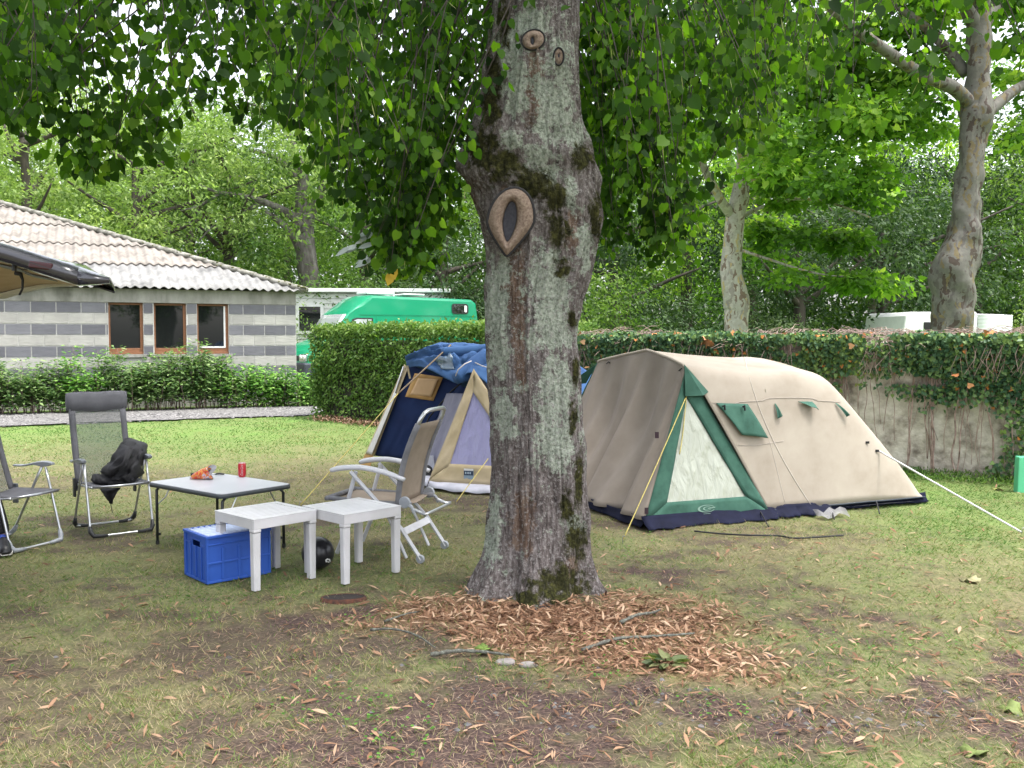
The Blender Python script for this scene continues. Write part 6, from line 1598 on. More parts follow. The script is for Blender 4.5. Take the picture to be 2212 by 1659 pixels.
def camp_chair(loc, rz, label, clips, arm_m, wid=.46):
    """local axes: +y the way it faces, x to its left/right; high-backed folding chair"""
    t = empty('camping_chair', loc, rz, label, 'chair', 'dark folding camping chairs'); h = wid / 2; r = .0095
    def U(y0, z0, y1, name):
        c_ = .05; pts = [(-h, y0, z0), (-h, y1 * .85 + y0 * .15, z0 * .15)]
        P = [Vector((-h, y0, z0))] + [Vector((-h, y0 + (y1 - y0) * s, z0 * (1 - s) + r * s)) for s in (.3, .6, .88)] + [Vector((-h + .015, y0 + (y1 - y0) * .97, .018)), Vector((-h + .06, y1, r)), Vector((0, y1, r)), Vector((h - .06, y1, r)), Vector((h - .015, y0 + (y1 - y0) * .97, .018))] + [Vector((h, y0 + (y1 - y0) * s, z0 * (1 - s) + r * s)) for s in (.88, .6, .3)] + [Vector((h, y0, z0))]
        o = MB().tube(P, r, 8).build(name, ALU, t, world=False, smooth=True)
        for sx in (-1, 1):
            Q = [Vector((sx * h, y0 + (y1 - y0) * .84, z0 * .16)), Vector((sx * (h - .002), y0 + (y1 - y0) * .93, .045)), Vector((sx * (h - .02), y1 + (.008 if y1 > y0 else -.008), .016)), Vector((sx * (h - .075), y1, r)), Vector((sx * (h - .12), y1, r))]
            MB().tube(Q, [r * 1.3, r * 2.0, r * 1.9, r * 1.5, r * 1.2], 8).build('corner_foot', clips, o, world=False, smooth=True)
    U(.10, .545, .25, 'front_leg'); U(.06, .545, -.26, 'rear_leg')
    # seat side rails, seat cloth
    zs_ = .365
    sr = MB()
    for sx in (-1, 1): sr.tube(crom([(sx * (h - .02), -.20, zs_ - .01), (sx * (h - .02), 0, zs_ + .0), (sx * (h - .02), .24, zs_ + .015)], 4), r, 8)
    sr.tube([(-h + .02, .24, zs_ + .015), (h - .02, .24, zs_ + .015)], r, 8); sr.build('seat_frame', ALU, t, world=False, smooth=True)
    G = [[Vector(((-h + .02) + (wid - .04) * i / 8, -.20 + .46 * k / 8, zs_ + .012 - .028 * math.sin(math.pi * i / 8) * (1 - (k / 8) ** 4 * .6) + .012 * (k / 8))) for i in range(9)] for k in range(9)]
    MB().grid(G).build('seat', TRIM, t, world=False, smooth=True, solid=.008)
    # back: tubes, side edging, net, head pad
    yb, zb, yt, zt = -.20, zs_ - .06, -.43, 1.06
    def bk_(s, x, off=0.0):
        y = yb + (yt - yb) * s - .02 * math.sin(math.pi * s); z = zb + (zt - zb) * s; return Vector((x, y + off, z))
    bf = [bk_(s, -h + .02) for s in (0, .2, .4, .6, .8, .95)] + [bk_(1, -h + .05), bk_(1, 0), bk_(1, h - .05)] + [bk_(s, h - .02) for s in (.95, .8, .6, .4, .2, 0)]
    MB().tube(bf, r * 1.05, 8).build('back_frame', TRIM, t, world=False, smooth=True)
    ed = MB()
    for sx in (-1, 1): MB().grid([[bk_(s, sx * (h - .012 - .045 * k), .012) for s in np.linspace(.06, .82, 10)] for k in range(2)]).build('edging', TRIM, t, world=False, smooth=True, solid=.008)
    MB().grid([[bk_(s, -h + .05 + (wid - .10) * i / 8, .012 - .012 * math.sin(math.pi * i / 8)) for i in range(9)] for s in np.linspace(.06, .82, 12)]).build('net_back', NET, t, world=False, smooth=True)
    G = []
    for k in range(13):
        a_ = math.pi * 2 * k / 12; ry_, rz_ = .022 + .006 * (k in (3, 4)), .082
        G.append([bk_(.9, x_, 0) + Vector((0, ry_ * math.sin(a_) + .012 * math.sin(math.pi * i / 10), rz_ * math.cos(a_) * (1 - .10 * abs(i / 5 - 1) ** 4) + .010 - .006 * math.exp(-((i - 5) / 1.2) ** 2))) for i, x_ in enumerate(np.linspace(-h - .003, h + .003, 11))])
    hp_ = MB().grid(G); hp_.f.append(tuple(k * 11 for k in range(12))); hp_.f.append(tuple(k * 11 + 10 for k in reversed(range(12)))); hp_.build('head_pad', PAD, t, world=False, smooth=True)
    for sx in (-1, 1):
        P = crom([(sx * (h + .012), -.235, .545), (sx * (h + .014), -.12, .55), (sx * (h + .016), .0, .575), (sx * (h + .016), .09, .585), (sx * (h + .014), .16, .578)], 5)
        ar = MB(); n = len(P)
        rows = []
        for i, p in enumerate(P):
            s = i / (n - 1); wd = .016 + .014 * math.sin(math.pi * min(1, s * 1.1)); th = .010 + .028 * math.exp(-((s - .72) / .2) ** 2)
            rows.append([p + Vector((-wd, 0, 0)), p + Vector((-wd, 0, -th)), p + Vector((wd, 0, -th)), p + Vector((wd, 0, 0)), p + Vector((0, 0, .006)), p + Vector((-wd, 0, 0))])
        ar.grid(rows); ar.f.append((0, 1, 2, 3, 4)); b0 = (n - 1) * 6; ar.f.append((b0 + 4, b0 + 3, b0 + 2, b0 + 1, b0))
        ar.build('armrest', arm_m, t, world=False, smooth=False, bevel=.003)
        MB().box((sx * (h + .0), -.215, .33), (.018, .05, .15)).build('hinge', PLK if clips is PLK else PLG, t, world=False, bevel=.006)
    return t
# chair with the jacket
FL, FR_, RL = gp(198, 1160), gp(331, 1150), gp(139, 1138)
ctr = (FL + FR_) / 2; yaw = math.atan2((FR_ - FL).y, (FR_ - FL).x) + math.pi   # its own left/right reversed: it faces the camera
fac = Vector((math.sin(-yaw) * 1, 0, 0))
cA = Vector((ctr.x, ctr.y, 0)); facing = Vector((.62, -.785, 0)).normalized(); cA = cA - facing * .25
chA = camp_chair(cA, math.atan2(facing.y, facing.x) - math.pi / 2, 'dark grey high-backed camping chair with a black jacket on its seat', PLK, PLG)
# chair at the left edge, turned to the right
N1, N2 = gp(35, 1197), gp(124, 1167); ctr = (N1 + N2) / 2; dv = (N2 - N1).normalized(); facing2 = Vector((.93, -.37, 0)).normalized(); cB = Vector((ctr.x, ctr.y, 0)) - facing2 * .25
chB = camp_chair(cB, math.atan2(facing2.y, facing2.x) - math.pi / 2, 'grey camping chair cut off by the left edge, its silver armrests turned sideways', PLS, PLS, .44)

# jacket heaped over the chair's arm and seat
JM = fabric('black jacket cloth', [(.008, .008, .010), (.022, .021, .026)], 9, .75, .4)
jk = empty('jacket', at(255, 1045, 7.35), 0, 'crumpled black jacket lying on the seat and armrest of the camping chair', 'jacket')
def jpatch(cols, name, seed, amp=.03, n=20, par=jk):
    """cols: list of rows of (px,py,D)"""
    R_ = [crom([at(*q) for q in row], 6) for row in cols]; R2 = []
    for i in range(len(R_[0])): R2.append(crom([r[i] for r in R_], 6))
    G = []
    for i, col in enumerate(R2):
        G.append([p + Vector((0, -1, .25)) * amp * 1.5 * (.5 - abs(float(fbm(i * .22 + k * .10, k * .16, seed, 13, 2)) - .5) * 5) for k, p in enumerate(col)])
    return MB().grid(G).build(name, JM, par, smooth=True, solid=.008)
jpatch([[(268, 952, 7.72), (278, 946, 7.66), (296, 952, 7.60), (312, 958, 7.56), (318, 978, 7.60)],
        [(256, 968, 7.55), (272, 960, 7.42), (290, 962, 7.34), (306, 972, 7.34), (316, 990, 7.46)],
        [(244, 992, 7.48), (258, 990, 7.30), (278, 990, 7.22), (298, 996, 7.26), (308, 1006, 7.42)],
        [(216, 1020, 7.42), (240, 1014, 7.22), (264, 1018, 7.16), (288, 1022, 7.20), (303, 1020, 7.40)],
        [(222, 1034, 7.40), (244, 1036, 7.18), (262, 1040, 7.14), (278, 1042, 7.18), (292, 1042, 7.38)]], 'body_panel', 1, .035)
jpatch([[(197, 1030, 7.36), (206, 1024, 7.28), (220, 1026, 7.24), (240, 1032, 7.2), (262, 1034, 7.2)], [(198, 1040, 7.34), (208, 1042, 7.2), (226, 1044, 7.16), (246, 1045, 7.15), (268, 1043, 7.17)], [(206, 1047, 7.4), (220, 1049, 7.32), (236, 1050, 7.3), (254, 1050, 7.3), (274, 1047, 7.32)]], 'sleeve', 2, .02)
jpatch([[(213, 1052, 7.62), (228, 1054, 7.6), (244, 1054, 7.58), (260, 1053, 7.56)], [(222, 1064, 7.6), (230, 1066, 7.56), (242, 1066, 7.56), (252, 1065, 7.55)], [(236, 1086, 7.58), (238, 1088, 7.57), (240, 1088, 7.57), (242, 1086, 7.56)]], 'hanging_corner', 3, .01)
jpatch([[(262, 958, 7.32), (276, 964, 7.24), (288, 970, 7.2)], [(236, 994, 7.24), (254, 1000, 7.1), (272, 1004, 7.12)], [(217, 1020, 7.25), (234, 1026, 7.12), (250, 1026, 7.14)]], 'sleeve', 4, .02)
MB().tube([at(239, 1086, 7.57), at(241, 1098, 7.56), at(243, 1108, 7.56)], .003, 5).build('cord', ROPE_K, jk)

# white recliner seen from the side
WH = mat('white grey lacquer', [(.50, .50, .54), (.60, .60, .64)], .4, 12, .1); BEI = fabric('beige sling', [(.25, .20, .155), (.33, .265, .21)], 9, transl=.1)
GRT = fabric('grey sling edge', [(.13, .13, .14), (.2, .2, .22)], 12)
nr, fr_, nf, ff = gp(916, 1213), gp(952, 1186), gp(727, 1199), gp(777, 1174)
cc_ = (nr + fr_ + nf + ff) / 4 + Vector((.01, 0, 0)); cc_.z = 0; fdir = ((nf + ff) / 2 - (nr + fr_) / 2); Ld = fdir.length; fdir.normalize(); rzC = math.atan2(fdir.y, fdir.x) - math.pi / 2
rc = empty('reclining_chair', cc_, rzC, 'white framed reclining garden chair with beige sling, turned left towards the table', 'chair')
hw = .225; hy = Ld / 2
# local: +y front (left in the picture), x: +x is near the camera? compute sign
Lx = Matrix.Rotation(rzC, 3, 'Z') @ Vector((1, 0, 0)); NEAR = 1 if Lx.y < 0 else -1
def flatbar(mbx, P, w_, th):
    mbx.tube(P, w_ / 2, 4, flat=1.0)
for sx in (-1, 1):
    x = sx * hw
    a = MB().tube(crom([(x, -.20, .555), (x, -.05, .60), (x, .12, .625), (x, .27, .615), (x, .35, .595)], 5), [.019, .021, .022, .024, .024, .024, .025, .025, .025, .025, .026, .026, .026, .026, .027, .027, .027, .027, .026, .024, .018], 10, flat=.72); a.build('armrest', WH, rc, world=False, smooth=True)
    l1 = MB().tube([(x * 1.02, .20, .595), (x * 1.02, -hy * .55, .22), (x * 1.02, -hy, .015)], .017, 4); l1.build('leg', WH, rc, world=False, bevel=.004)
    l2 = MB().tube([(x * .90, .17, .595), (x * .90, .24, .36), (x * .9, hy * .75, .2), (x * .90, hy, .015)], .017, 4); l2.build('leg', WH, rc, world=False, bevel=.004)
    MB().tube([(x * .90, .13, .36), (x * .9, -.05, .33), (x * .90, -hy + .12, .015)], .014, 4).build('strut', WH, rc, world=False, bevel=.004)
    MB().lathe([(0, -.012), (.028, -.012), (.03, .012), (0, .012)], (x * 1.02, -hy + .01, .022), 12, Matrix.Rotation(math.pi / 2, 3, 'Y')).build('foot', PLS, rc, world=False)
    MB().lathe([(0, -.012), (.036, -.012), (.04, -.008), (.04, .008), (.036, .012), (0, .012)], (x * .98, -.20, .40), 16, Matrix.Rotation(math.pi / 2, 3, 'Y')).build('hinge', PLS, rc, world=False)
    MB().tube([(x, -.27, .33), (x * .98, -.25, .37), (x * .98, -.20, .40)], .012, 6).build('hinge_arm', PLS, rc, world=False)
# seat
MB().grid([[Vector((-hw + .03 + (2 * hw - .06) * i / 8, -.20 + .58 * k / 10, .385 + .012 * (k / 10) - .018 * math.sin(math.pi * i / 8))) for i in range(9)] for k in range(11)]).build('seat', BEI, rc, world=False, smooth=True, solid=.006)
se = MB()
for sx in (-1, 1): se.tube(crom([(sx * (hw - .02), -.24, .385), (sx * (hw - .02), .0, .385), (sx * (hw - .02), .38, .40)], 4), .017, 8)
se.tube([(-hw, .385, .40), (hw, .385, .40)], .017, 10); se.build('seat_frame', GRT, rc, world=False, smooth=True)
def rb(s, x):
    y = -.14 - .20 * s - .045 * math.sin(math.pi * s) * -1; z = .36 + .66 * s; return Vector((x, y, z))
MB().grid([[rb(s, -hw + .03 + (2 * hw - .06) * i / 8) for i in range(9)] for s in np.linspace(.03, .86, 14)]).build('back_sling', BEI, rc, world=False, smooth=True, solid=.006)
be = MB()
for sx in (-1, 1): MB().tube([rb(s, sx * (hw - .018)) for s in np.linspace(-.02, .86, 12)], .021, 8).build('back_edging', GRT, rc, world=False, smooth=True)
MB().tube([rb(.80, -hw + .018), rb(.92, -hw + .02), rb(.98, -hw + .04), rb(1.0, -hw + .09), rb(1.0, 0), rb(1.0, hw - .09), rb(.98, hw - .04), rb(.92, hw - .02), rb(.80, hw - .018)], .014, 8).build('handle', ALU, rc, world=False, smooth=True)
MB().tube(crom([(-hw * .95, -.25, .36), (-hw * .95, -.33, .33), (-hw * .9, -.36, .33), (hw * .9, -.36, .33), (hw * .95, -.33, .33), (hw * .95, -.25, .36)], 4), .011, 8).build('rear_bar', ALU, rc, world=False, smooth=True)
MB().box((0, -hy * .60, .20), (2 * hw, .012, .05), Matrix.Rotation(R(-35), 3, 'X')).build('stretcher', WH, rc, world=False, bevel=.003)

# folding table
tl_, tf_, tb2, tr_ = gp(354, 1040), gp(472, 1067), gp(513, 1017), gp(629, 1047)
def gp_z(px, py, z):
    d = ray(px, py); t = (z - CAMZ) / d.z; return Vector((0, 0, CAMZ)) + d * t
TZ = .46
cL, cF, cR = gp_z(351, 1037, TZ), gp_z(477, 1069, TZ), gp_z(632, 1045.5, TZ)
ex_ = (cR - cF); wx = ex_.length; ex_.normalize(); ey_ = (cL - cF); wy = ey_.length
eyn = Vector((-ex_.y, ex_.x, 0)); wy = max(.5, (cL - cF).dot(eyn)); tcen = cF + ex_ * wx / 2 + eyn * wy / 2; tcen.z = 0; trz = math.atan2(ex_.y, ex_.x)
ft = empty('folding_table', tcen, trz, 'low folding camping table with a pale top, dark rim and thin black legs', 'table')
def rr2(w_, d_, r_, n=6):
    out = []
    for cx_, cy_, a0 in ((w_ / 2 - r_, d_ / 2 - r_, 0), (-w_ / 2 + r_, d_ / 2 - r_, 90), (-w_ / 2 + r_, -d_ / 2 + r_, 180), (w_ / 2 - r_, -d_ / 2 + r_, 270)):
        for i in range(n + 1): t = R(a0 + 90 * i / n); out.append((cx_ + r_ * math.cos(t), cy_ + r_ * math.sin(t)))
    return out
MB().prism([(x, y, TZ - .022) for x, y in rr2(wx - .012, wy - .012, .045)], (0, 0, .0235)).build('tabletop', mat('pale grey laminate', [(.50, .51, .56), (.56, .57, .62)], .35, 3, .05), ft, world=False)
rim_o = MB(); o_ = rr2(wx, wy, .05); n = len(o_); rows = [[Vector((x, y, TZ - .03)) for x, y in o_ + o_[:1]], [Vector((x, y, TZ - .001)) for x, y in o_ + o_[:1]]]
rim_o.grid(rows).build('table_rim', mat('charcoal rim', (.06, .068, .075), .5, 20, .1), ft, world=False, smooth=True, solid=.007)
BLK = mat('black enamel tube', (.02, .024, .026), .4, 20, .1)
for sx in (-1, 1):
    for sy in (-1, 1):
        x0, y0 = sx * (wx / 2 - .045), sy * (wy / 2 - .05)
        lg_ = MB().tube([(x0 - sx * .03, y0, TZ - .03), (x0, y0, TZ - .06), (x0, y0, .02)], .0105, 8).build('leg', BLK, ft, world=False, smooth=True)
        MB().tube([(x0, y0, .03), (x0, y0, .0)], .014, 8).build('foot_cap', PLK, lg_, world=False); MB().box((x0 - sx * .012, y0, .075), (.022, .014, .018)).build('clip', PLK, lg_, world=False)
        MB().tube([(x0, y0, TZ - .17), (x0 - sx * .07, y0, TZ - .12), (x0 - sx * .12, y0, TZ - .03)], .0045, 6).build('brace', ALU, lg_, world=False)
# drinks can
def drink():
    c = gp_z(523, 1031, TZ); c.z = TZ + .003
    t = empty('drinks_can', c, 0, 'red soda can with white lettering standing on the folding table', 'can')
    prof_ = [(0, .004), (.022, .0), (.026, .006), (.031, .014), (.031, .094), (.026, .106), (.0245, .108), (.0235, .104), (0, .103)]
    MB().lathe([(r_ * .95, z_) for r_, z_ in prof_], n=28).build('can_body', mat('red printed metal', (.52, .02, .03), .35, 10, .0, coat=.3), t, world=False, smooth=True)
    MB().lathe([(0, .1042), (.0225, .105), (.0248, .1085), (.025, .104)], n=28).build('can_top', ALU, t, world=False, smooth=True)
    cu = bpy.data.curves.new('script', 'FONT'); cu.body = 'Coca-Cola'; cu.size = .026; cu.align_x = 'CENTER'; cu.align_y = 'CENTER'; cu.shear = .3; cu.extrude = .0001
    to = bpy.data.objects.new('tmp', cu); C.objects.link(to); me = bpy.data.meshes.new_from_object(to.evaluated_get(bpy.context.evaluated_depsgraph_get())); bpy.data.objects.remove(to)
    for v in me.vertices:     # turn upright and wrap round the can
        a, h_ = v.co.y, v.co.x; th_ = -math.pi / 2 + (-a) / .0295 + .25
        v.co = Vector((.0298 * math.cos(th_), .0298 * math.sin(th_), .054 + h_ * .72))
    me.materials.clear(); add('lettering', me, mat('white print', (.8, .8, .8), .5, 10, 0), t, world=False)
drink()
# open snack bag
c = gp_z(440, 1036, TZ); c.z = TZ + .003; sb = empty('snack_bag', c, trz * 0, 'open crumpled red and orange snack bag lying on the folding table', 'bag')
m_bag, t_, p_, o_m = _mat('printed foil'); cr_, nz_b, _ = noise_col(t_, [(.60, .04, .03), (.60, .04, .03), (.55, .04, .03), (.70, .35, .05), (.60, .06, .04), (.6, .6, .6), (.05, .06, .30)], 26, 2)
t_.links.new(cr_.outputs[0], p_.inputs['Base Color']); p_.inputs['Roughness'].default_value = .35; add_bump(t_, p_, nz_b.outputs['Fac'], .5, .01)
rows = []; rb_ = np.random.default_rng(4)
for k in range(12):
    s = k / 11; cx_ = -.10 + .16 * s; row = []
    for i in range(21):
        a_ = 2 * math.pi * i / 20; ry_ = .008 + .05 * s ** .8; rz_ = .006 + .048 * s ** .7
        w_ = 1 + .28 * (float(vn(i * .9 % 18, k * .7, 0, 31)) - .5) if i < 20 else 1 + .28 * (float(vn(0, k * .7, 0, 31)) - .5)
        row.append(Vector((cx_ + .02 * math.sin(a_ * 2) * s, ry_ * math.cos(a_) * w_, max(.002, rz_ * (1 + math.sin(a_) * w_)))))
    rows.append(row)
MB().grid(rows).build('bag_foil', m_bag, sb, world=False, smooth=True, solid=.0012)
MB().grid([[Vector((r_.x + .004, r_.y * .97, r_.z)) for r_ in rows[-1]], [Vector((r_.x - .03, r_.y * .7, r_.z * .7 + .012)) for r_ in rows[-1]]]).build('bag_lining', mat('silver foil', (.55, .54, .56), .3, 30, .4, metal=.7), sb, world=False, smooth=True)
# tongs / knife behind the bag
c = gp_z(445, 1028, TZ); c.z = TZ + .012; kn = empty('hand_tool', c, R(8), 'small tool with black handle lying behind the snack bag on the table', 'tool')

MB().tube([(-.11, 0, 0), (-.06, 0, .003), (-.03, 0, 0)], [.012, .010, .008], 8).build('grip', PLK, kn, world=False, smooth=True)
MB().tube([(-.03, 0, 0), (.09, .0, .0)], .006, 8).build('shaft', ALU, kn, world=False, smooth=True)
MB().tube([(.07, 0, .0), (.10, 0, .004), (.135, -.01, 0)], [.009, .014, .010], 8, flat=.6).build('head', PLK, kn, world=False, smooth=True)

# plastic side tables
WP = mat('white plastic', [(.50, .49, .51), (.58, .57, .59), (.62, .61, .64)], .4, 5, .06)
def side_table(c, rz, s, hgt, label, rotated):
    c = Vector((c[0], c[1], 0))
    t = empty('side_table', c, rz, label, 'side table', 'low white plastic side tables'); h = s / 2; z1 = hgt
    top = MB(); nsl = 9
    top.box((0, -h + .022, z1 - .004), (s, .045, .008)); top.box((0, h - .022, z1 - .004), (s, .045, .008)); top.box((-h + .022, 0, z1 - .0041), (.045, s - .09, .008)); top.box((h - .022, 0, z1 - .0041), (.045, s - .09, .008))
    inner = s - .09; p_ = inner / nsl
    for i in range(nsl):
        q = -inner / 2 + p_ * (i + .5)
        if rotated: top.box((0, q, z1 - .0052), (inner, p_ * (.74 if hgt > .43 and c.x < -1.3 else .90), .007))
        else: top.box((q, 0, z1 - .0052), (p_ * .74, inner, .007))
    top.box((0, 0, z1 - .014), (inner, inner, .005))
    top.build('tabletop', WP, t, world=False, bevel=.002)
    ap = MB()
    for sgn in (-1, 1): ap.box((0, sgn * (h - .006), z1 - .036), (s - .004, .010, .056)); ap.box((sgn * (h - .006), 0, z1 - .036), (.010, s - .026, .056))
    ap.build('apron', WP, t, world=False, bevel=.003)
    for sx in (-1, 1):
        for sy in (-1, 1):
            x, y = sx * (h - .027), sy * (h - .027); w0_, w1_ = .0255, .0225
            q = MB(); rows = []
            for (zz_, ww_) in ((z1 - .085, w0_), (.0, w1_)):
                rows.append([Vector((x + a_ * ww_, y + b_ * ww_, zz_)) for a_, b_ in ((-1, -.7), (-.7, -1), (.7, -1), (1, -.7), (1, .7), (.7, 1), (-.7, 1), (-1, .7), (-1, -.7))])
            q.grid(rows); q.f.append(tuple(9 + i for i in range(8))); lg_ = q.build('leg', WP, t, world=False)
            MB().box((x, y, z1 - .073), (.052, .052, .021)).build('leg_socket', WP, lg_, world=False, bevel=.005)
    return t
side_table((-1.543, 5.80), R(47), .45, .432, 'left one of the two white plastic tables, slatted top, over the blue crate', True)
side_table((-1.03, 5.955), R(46), .45, .432, 'right one of the two white plastic tables, beside the reclining chair', True)

# blue crate
CBm = mat('blue plastic', [(.018, .075, .38), (.03, .11, .48)], .45, 4, .08)
cl_, cf_, cr2_ = gp(393, 1241), gp(455, 1258), gp(591, 1238)
e = (cr2_ - cf_); e.z = 0; f = (cl_ - cf_); f.z = 0; cw_ = .43; cd_ = .345; e = Vector((math.cos(R(42)), math.sin(R(42)), 0)); n_ = Vector((-e.y, e.x, 0)); cz_ = .295; cc = (cl_ + cr2_) / 2; cc.z = 0
ck = empty('folding_crate', cc, math.atan2(e.y, e.x), 'blue plastic folding crate under the left white table', 'crate')
w2_, d2_ = cw_ / 2, cd_ / 2
def crate_wall(cx_, cy_, L_, ang, hasgrip, panels):
    b = MB(); M = Matrix.Rotation(ang, 3, 'Z'); T_ = lambda x, y, z: Vector((cx_, cy_, 0)) + M @ Vector((x, y, z))
    def bx_(x0, x1, y0, y1, z0, z1): b.box(T_((x0 + x1) / 2, (y0 + y1) / 2, (z0 + z1) / 2), (x1 - x0, y1 - y0, z1 - z0), M)
    H_ = cz_; l = L_ / 2
    if hasgrip:
        bx_(-l, -.055, 0, .008, .012, H_ - .015); bx_(.055, l, 0, .008, .012, H_ - .015); bx_(-.055, .055, 0, .008, .012, H_ - .085); bx_(-.055, .055, 0, .008, H_ - .05, H_ - .015)
    else: bx_(-l, l, 0, .008, .012, H_ - .015)
    bx_(-l - .004, l + .004, -.012, .010, H_ - .016, H_)                       # rim
    if not hasgrip: bx_(-l, l, -.006, .0, H_ - .06, H_ - .052)
    else: bx_(-l, -.07, -.006, 0, H_ - .075, H_ - .066); bx_(.07, l, -.006, 0, H_ - .075, H_ - .066); bx_(-.075, .075, -.006, 0, H_ - .046, H_ - .038)
    bx_(-l, l, -.007, 0, .0, .016); bx_(-l, -l + .014, -.007, 0, .016, H_ - .016); bx_(l - .014, l, -.007, 0, .016, H_ - .016)
    for i in range(1, panels): x = -l + L_ * i / panels; bx_(x - .010, x + .010, -.008, 0, .016, H_ - .08)
    if not hasgrip: bx_(-l, l, -.0075, 0, .118, .132)
    return b
crate_wall(0, -d2_ + .008, cw_ - .002, 0, False, 4).build('side_wall', CBm, ck, world=False, bevel=.003)
crate_wall(0, d2_ - .008, cw_ - .002, math.pi, False, 4).build('side_wall', CBm, ck, world=False, bevel=.003)
crate_wall(-w2_ + .008, 0, cd_ - .034, -math.pi / 2, True, 4).build('end_wall', CBm, ck, world=False, bevel=.003)
crate_wall(w2_ - .008, 0, cd_ - .034, math.pi / 2, True, 4).build('end_wall', CBm, ck, world=False, bevel=.003)
MB().box((0, 0, .008), (cw_ - .04, cd_ - .04, .008)).build('floor_panel', CBm, ck, world=False)
LB = mat('pale blue grey lid', [(.42, .50, .72), (.55, .62, .80)], .35, 6, .1)
ld = MB().grid([[Vector((-w2_ + .02 + (cw_ - .04) * i / 60, -d2_ + .02 + (cd_ - .04) * k / 6, cz_ - .004 + .006 * math.sin(i * 1.05))) for i in range(61)] for k in range(7)]).build('lid', LB, ck, world=False, smooth=True, solid=.004)

# ball
pb = gp(687, 1229); pb.z = .106
bal = empty('ball', (pb.x, pb.y, 0), 0, 'black football behind the legs of the white tables', 'ball')
b = MB(); nu, nv = 40, 26
for i in range(nv + 1):
    for j in range(nu): u_, v_ = 2 * math.pi * j / nu, math.pi * i / nv; b.v.append(Vector((math.sin(v_) * math.cos(u_), math.sin(v_) * math.sin(u_), math.cos(v_))) * .106 + Vector((0, 0, .106)))
for i in range(nv):
    for j in range(nu): b.f.append((i * nu + j, i * nu + (j + 1) % nu, (i + 1) * nu + (j + 1) % nu, (i + 1) * nu + j))
b.build('ball_skin', mat('black leather', [(.010, .010, .014), (.022, .022, .028)], .28, 20, .15), bal, world=False, smooth=True)
lgm = MB()
def onball(px, py, r=.1066):
    d = ray(px, py).normalized(); o = Vector((0, 0, CAMZ)) - Vector((pb.x, pb.y, .106)); B_ = o.dot(d); disc = B_ * B_ - (o.dot(o) - r * r)
    if disc < 0: return None
    return o + d * (-B_ - math.sqrt(disc)) + Vector((0, 0, .106))
def ballpoly(pts):
    P = [onball(*q) for q in pts]
    if all(p is not None for p in P): lgm.face(P)
ring = [(708.5 + 6.5 * math.cos(t) , 1211 + 5 * math.sin(t)) for t in [i * math.pi / 3 + .3 for i in range(6)]]; rin = [(708.5 + 2.6 * math.cos(t), 1211 + 2 * math.sin(t)) for t in [i * math.pi / 3 + .3 for i in range(6)]]
for i in range(6):
    j = (i + 1) % 6; ballpoly([ring[i], ring[j], rin[j], rin[i]])
ballpoly([(716, 1212), (718.5, 1213), (715, 1219), (713, 1218)]); ballpoly([(714, 1218), (719, 1219), (718, 1221.5), (713, 1220.5)])
lgm.build('emblem', m_whitef, bal, world=False)

# ================================================================== CAR TAILGATE AT THE LEFT EDGE
DK = mat('dark car paint', (.035, .033, .045), .25, 8, .05, coat=.8); DKG, _t, _p, _o = _mat('dark tinted glass'); _p.inputs['Base Color'].default_value = (.03, .035, .045, 1); _p.inputs['Roughness'].default_value = .06
LIN = mat('tan lining', [(.50, .35, .19), (.62, .47, .28)], .8, 6, .2); LINC = mat('cream trim', [(.60, .56, .45), (.68, .64, .54)], .7, 6, .1)
car = empty('car', (-4.9, 5.2, 0), 0, 'dark car at the left edge with its tailgate raised, tan lining visible', 'car')
# tailgate: hinge at left, lip at the right. near edge at Y 4.7, far edge Y 5.75
def tg(u, v, off=0.0):
    """u 0 hinge .. 1 lip ; v 0 near .. 1 far ; off: height over the lining"""
    nx = -3.35 + (-2.14 + 3.35) * u; y = 4.70 + 1.05 * v
    if u > .75: y += 0
    x = nx - .42 * v * u
    z = float(np.interp(u, [0, .4, .64, .86, 1], [2.00, 1.965, 1.906, 1.82, 1.765])) * (1 - v) + float(np.interp(u, [0, .25, .42, .62, 1], [1.78, 1.771, 1.808, 1.84, 1.842])) * v
    return Vector((x, y, z + off))
N = 14
MB().grid([[tg(i / N * .93, .05 + .90 * k / 8, .0) for i in range(N + 1)] for k in range(9)]).build('lining', LIN, car, smooth=True, solid=.012)
edge = MB(); 
edge.grid([[tg(i / N * .97, v_, o_) for i in range(N + 1)] for (v_, o_) in ((.05, -.006), (-.01, .0), (-.03, .03), (-.02, .06), (.06, .085), (.5, .10), (.94, .085), (1.03, .07), (1.04, .04), (1.02, 0), (.95, -.006))])
rr_ = [tg(.97, v_, o_) for (v_, o_) in ((.05, -.006), (-.01, .0), (-.03, .03), (-.02, .06), (.06, .085), (.5, .10), (.94, .085), (1.03, .07), (1.04, .04), (1.02, 0), (.95, -.006))]
tip = [Vector((-2.02 + (-.42) * v_ * 1.0, 4.70 + 1.05 * v_, 1.775 + o_)) for (v_, o_) in ((.05, .01), (-.0, .01), (-.03, .02), (-.0, .03), (.06, .035), (.5, .04), (.94, .035), (1.0, .03), (1.03, .02), (1.0, .01), (.95, .01))]
edge.grid([rr_, tip])
tgo = edge.build('tailgate', DK, car, smooth=True, solid=.01)
MB().grid([[tg(.02 + .40 * i / 8, v_, o_) for i in range(9)] for (v_, o_) in ((-.034, .02), (-.04, .04), (-.028, .07), (.05, .092))]).build('rear_glass', DKG, tgo, smooth=True, solid=.006)
MB().grid([[tg(i / N * .93, .95 + .10 * k, -.008) for i in range(N + 1)] for k in range(2)]).build('trim_strip', LINC, tgo, smooth=True, solid=.012)
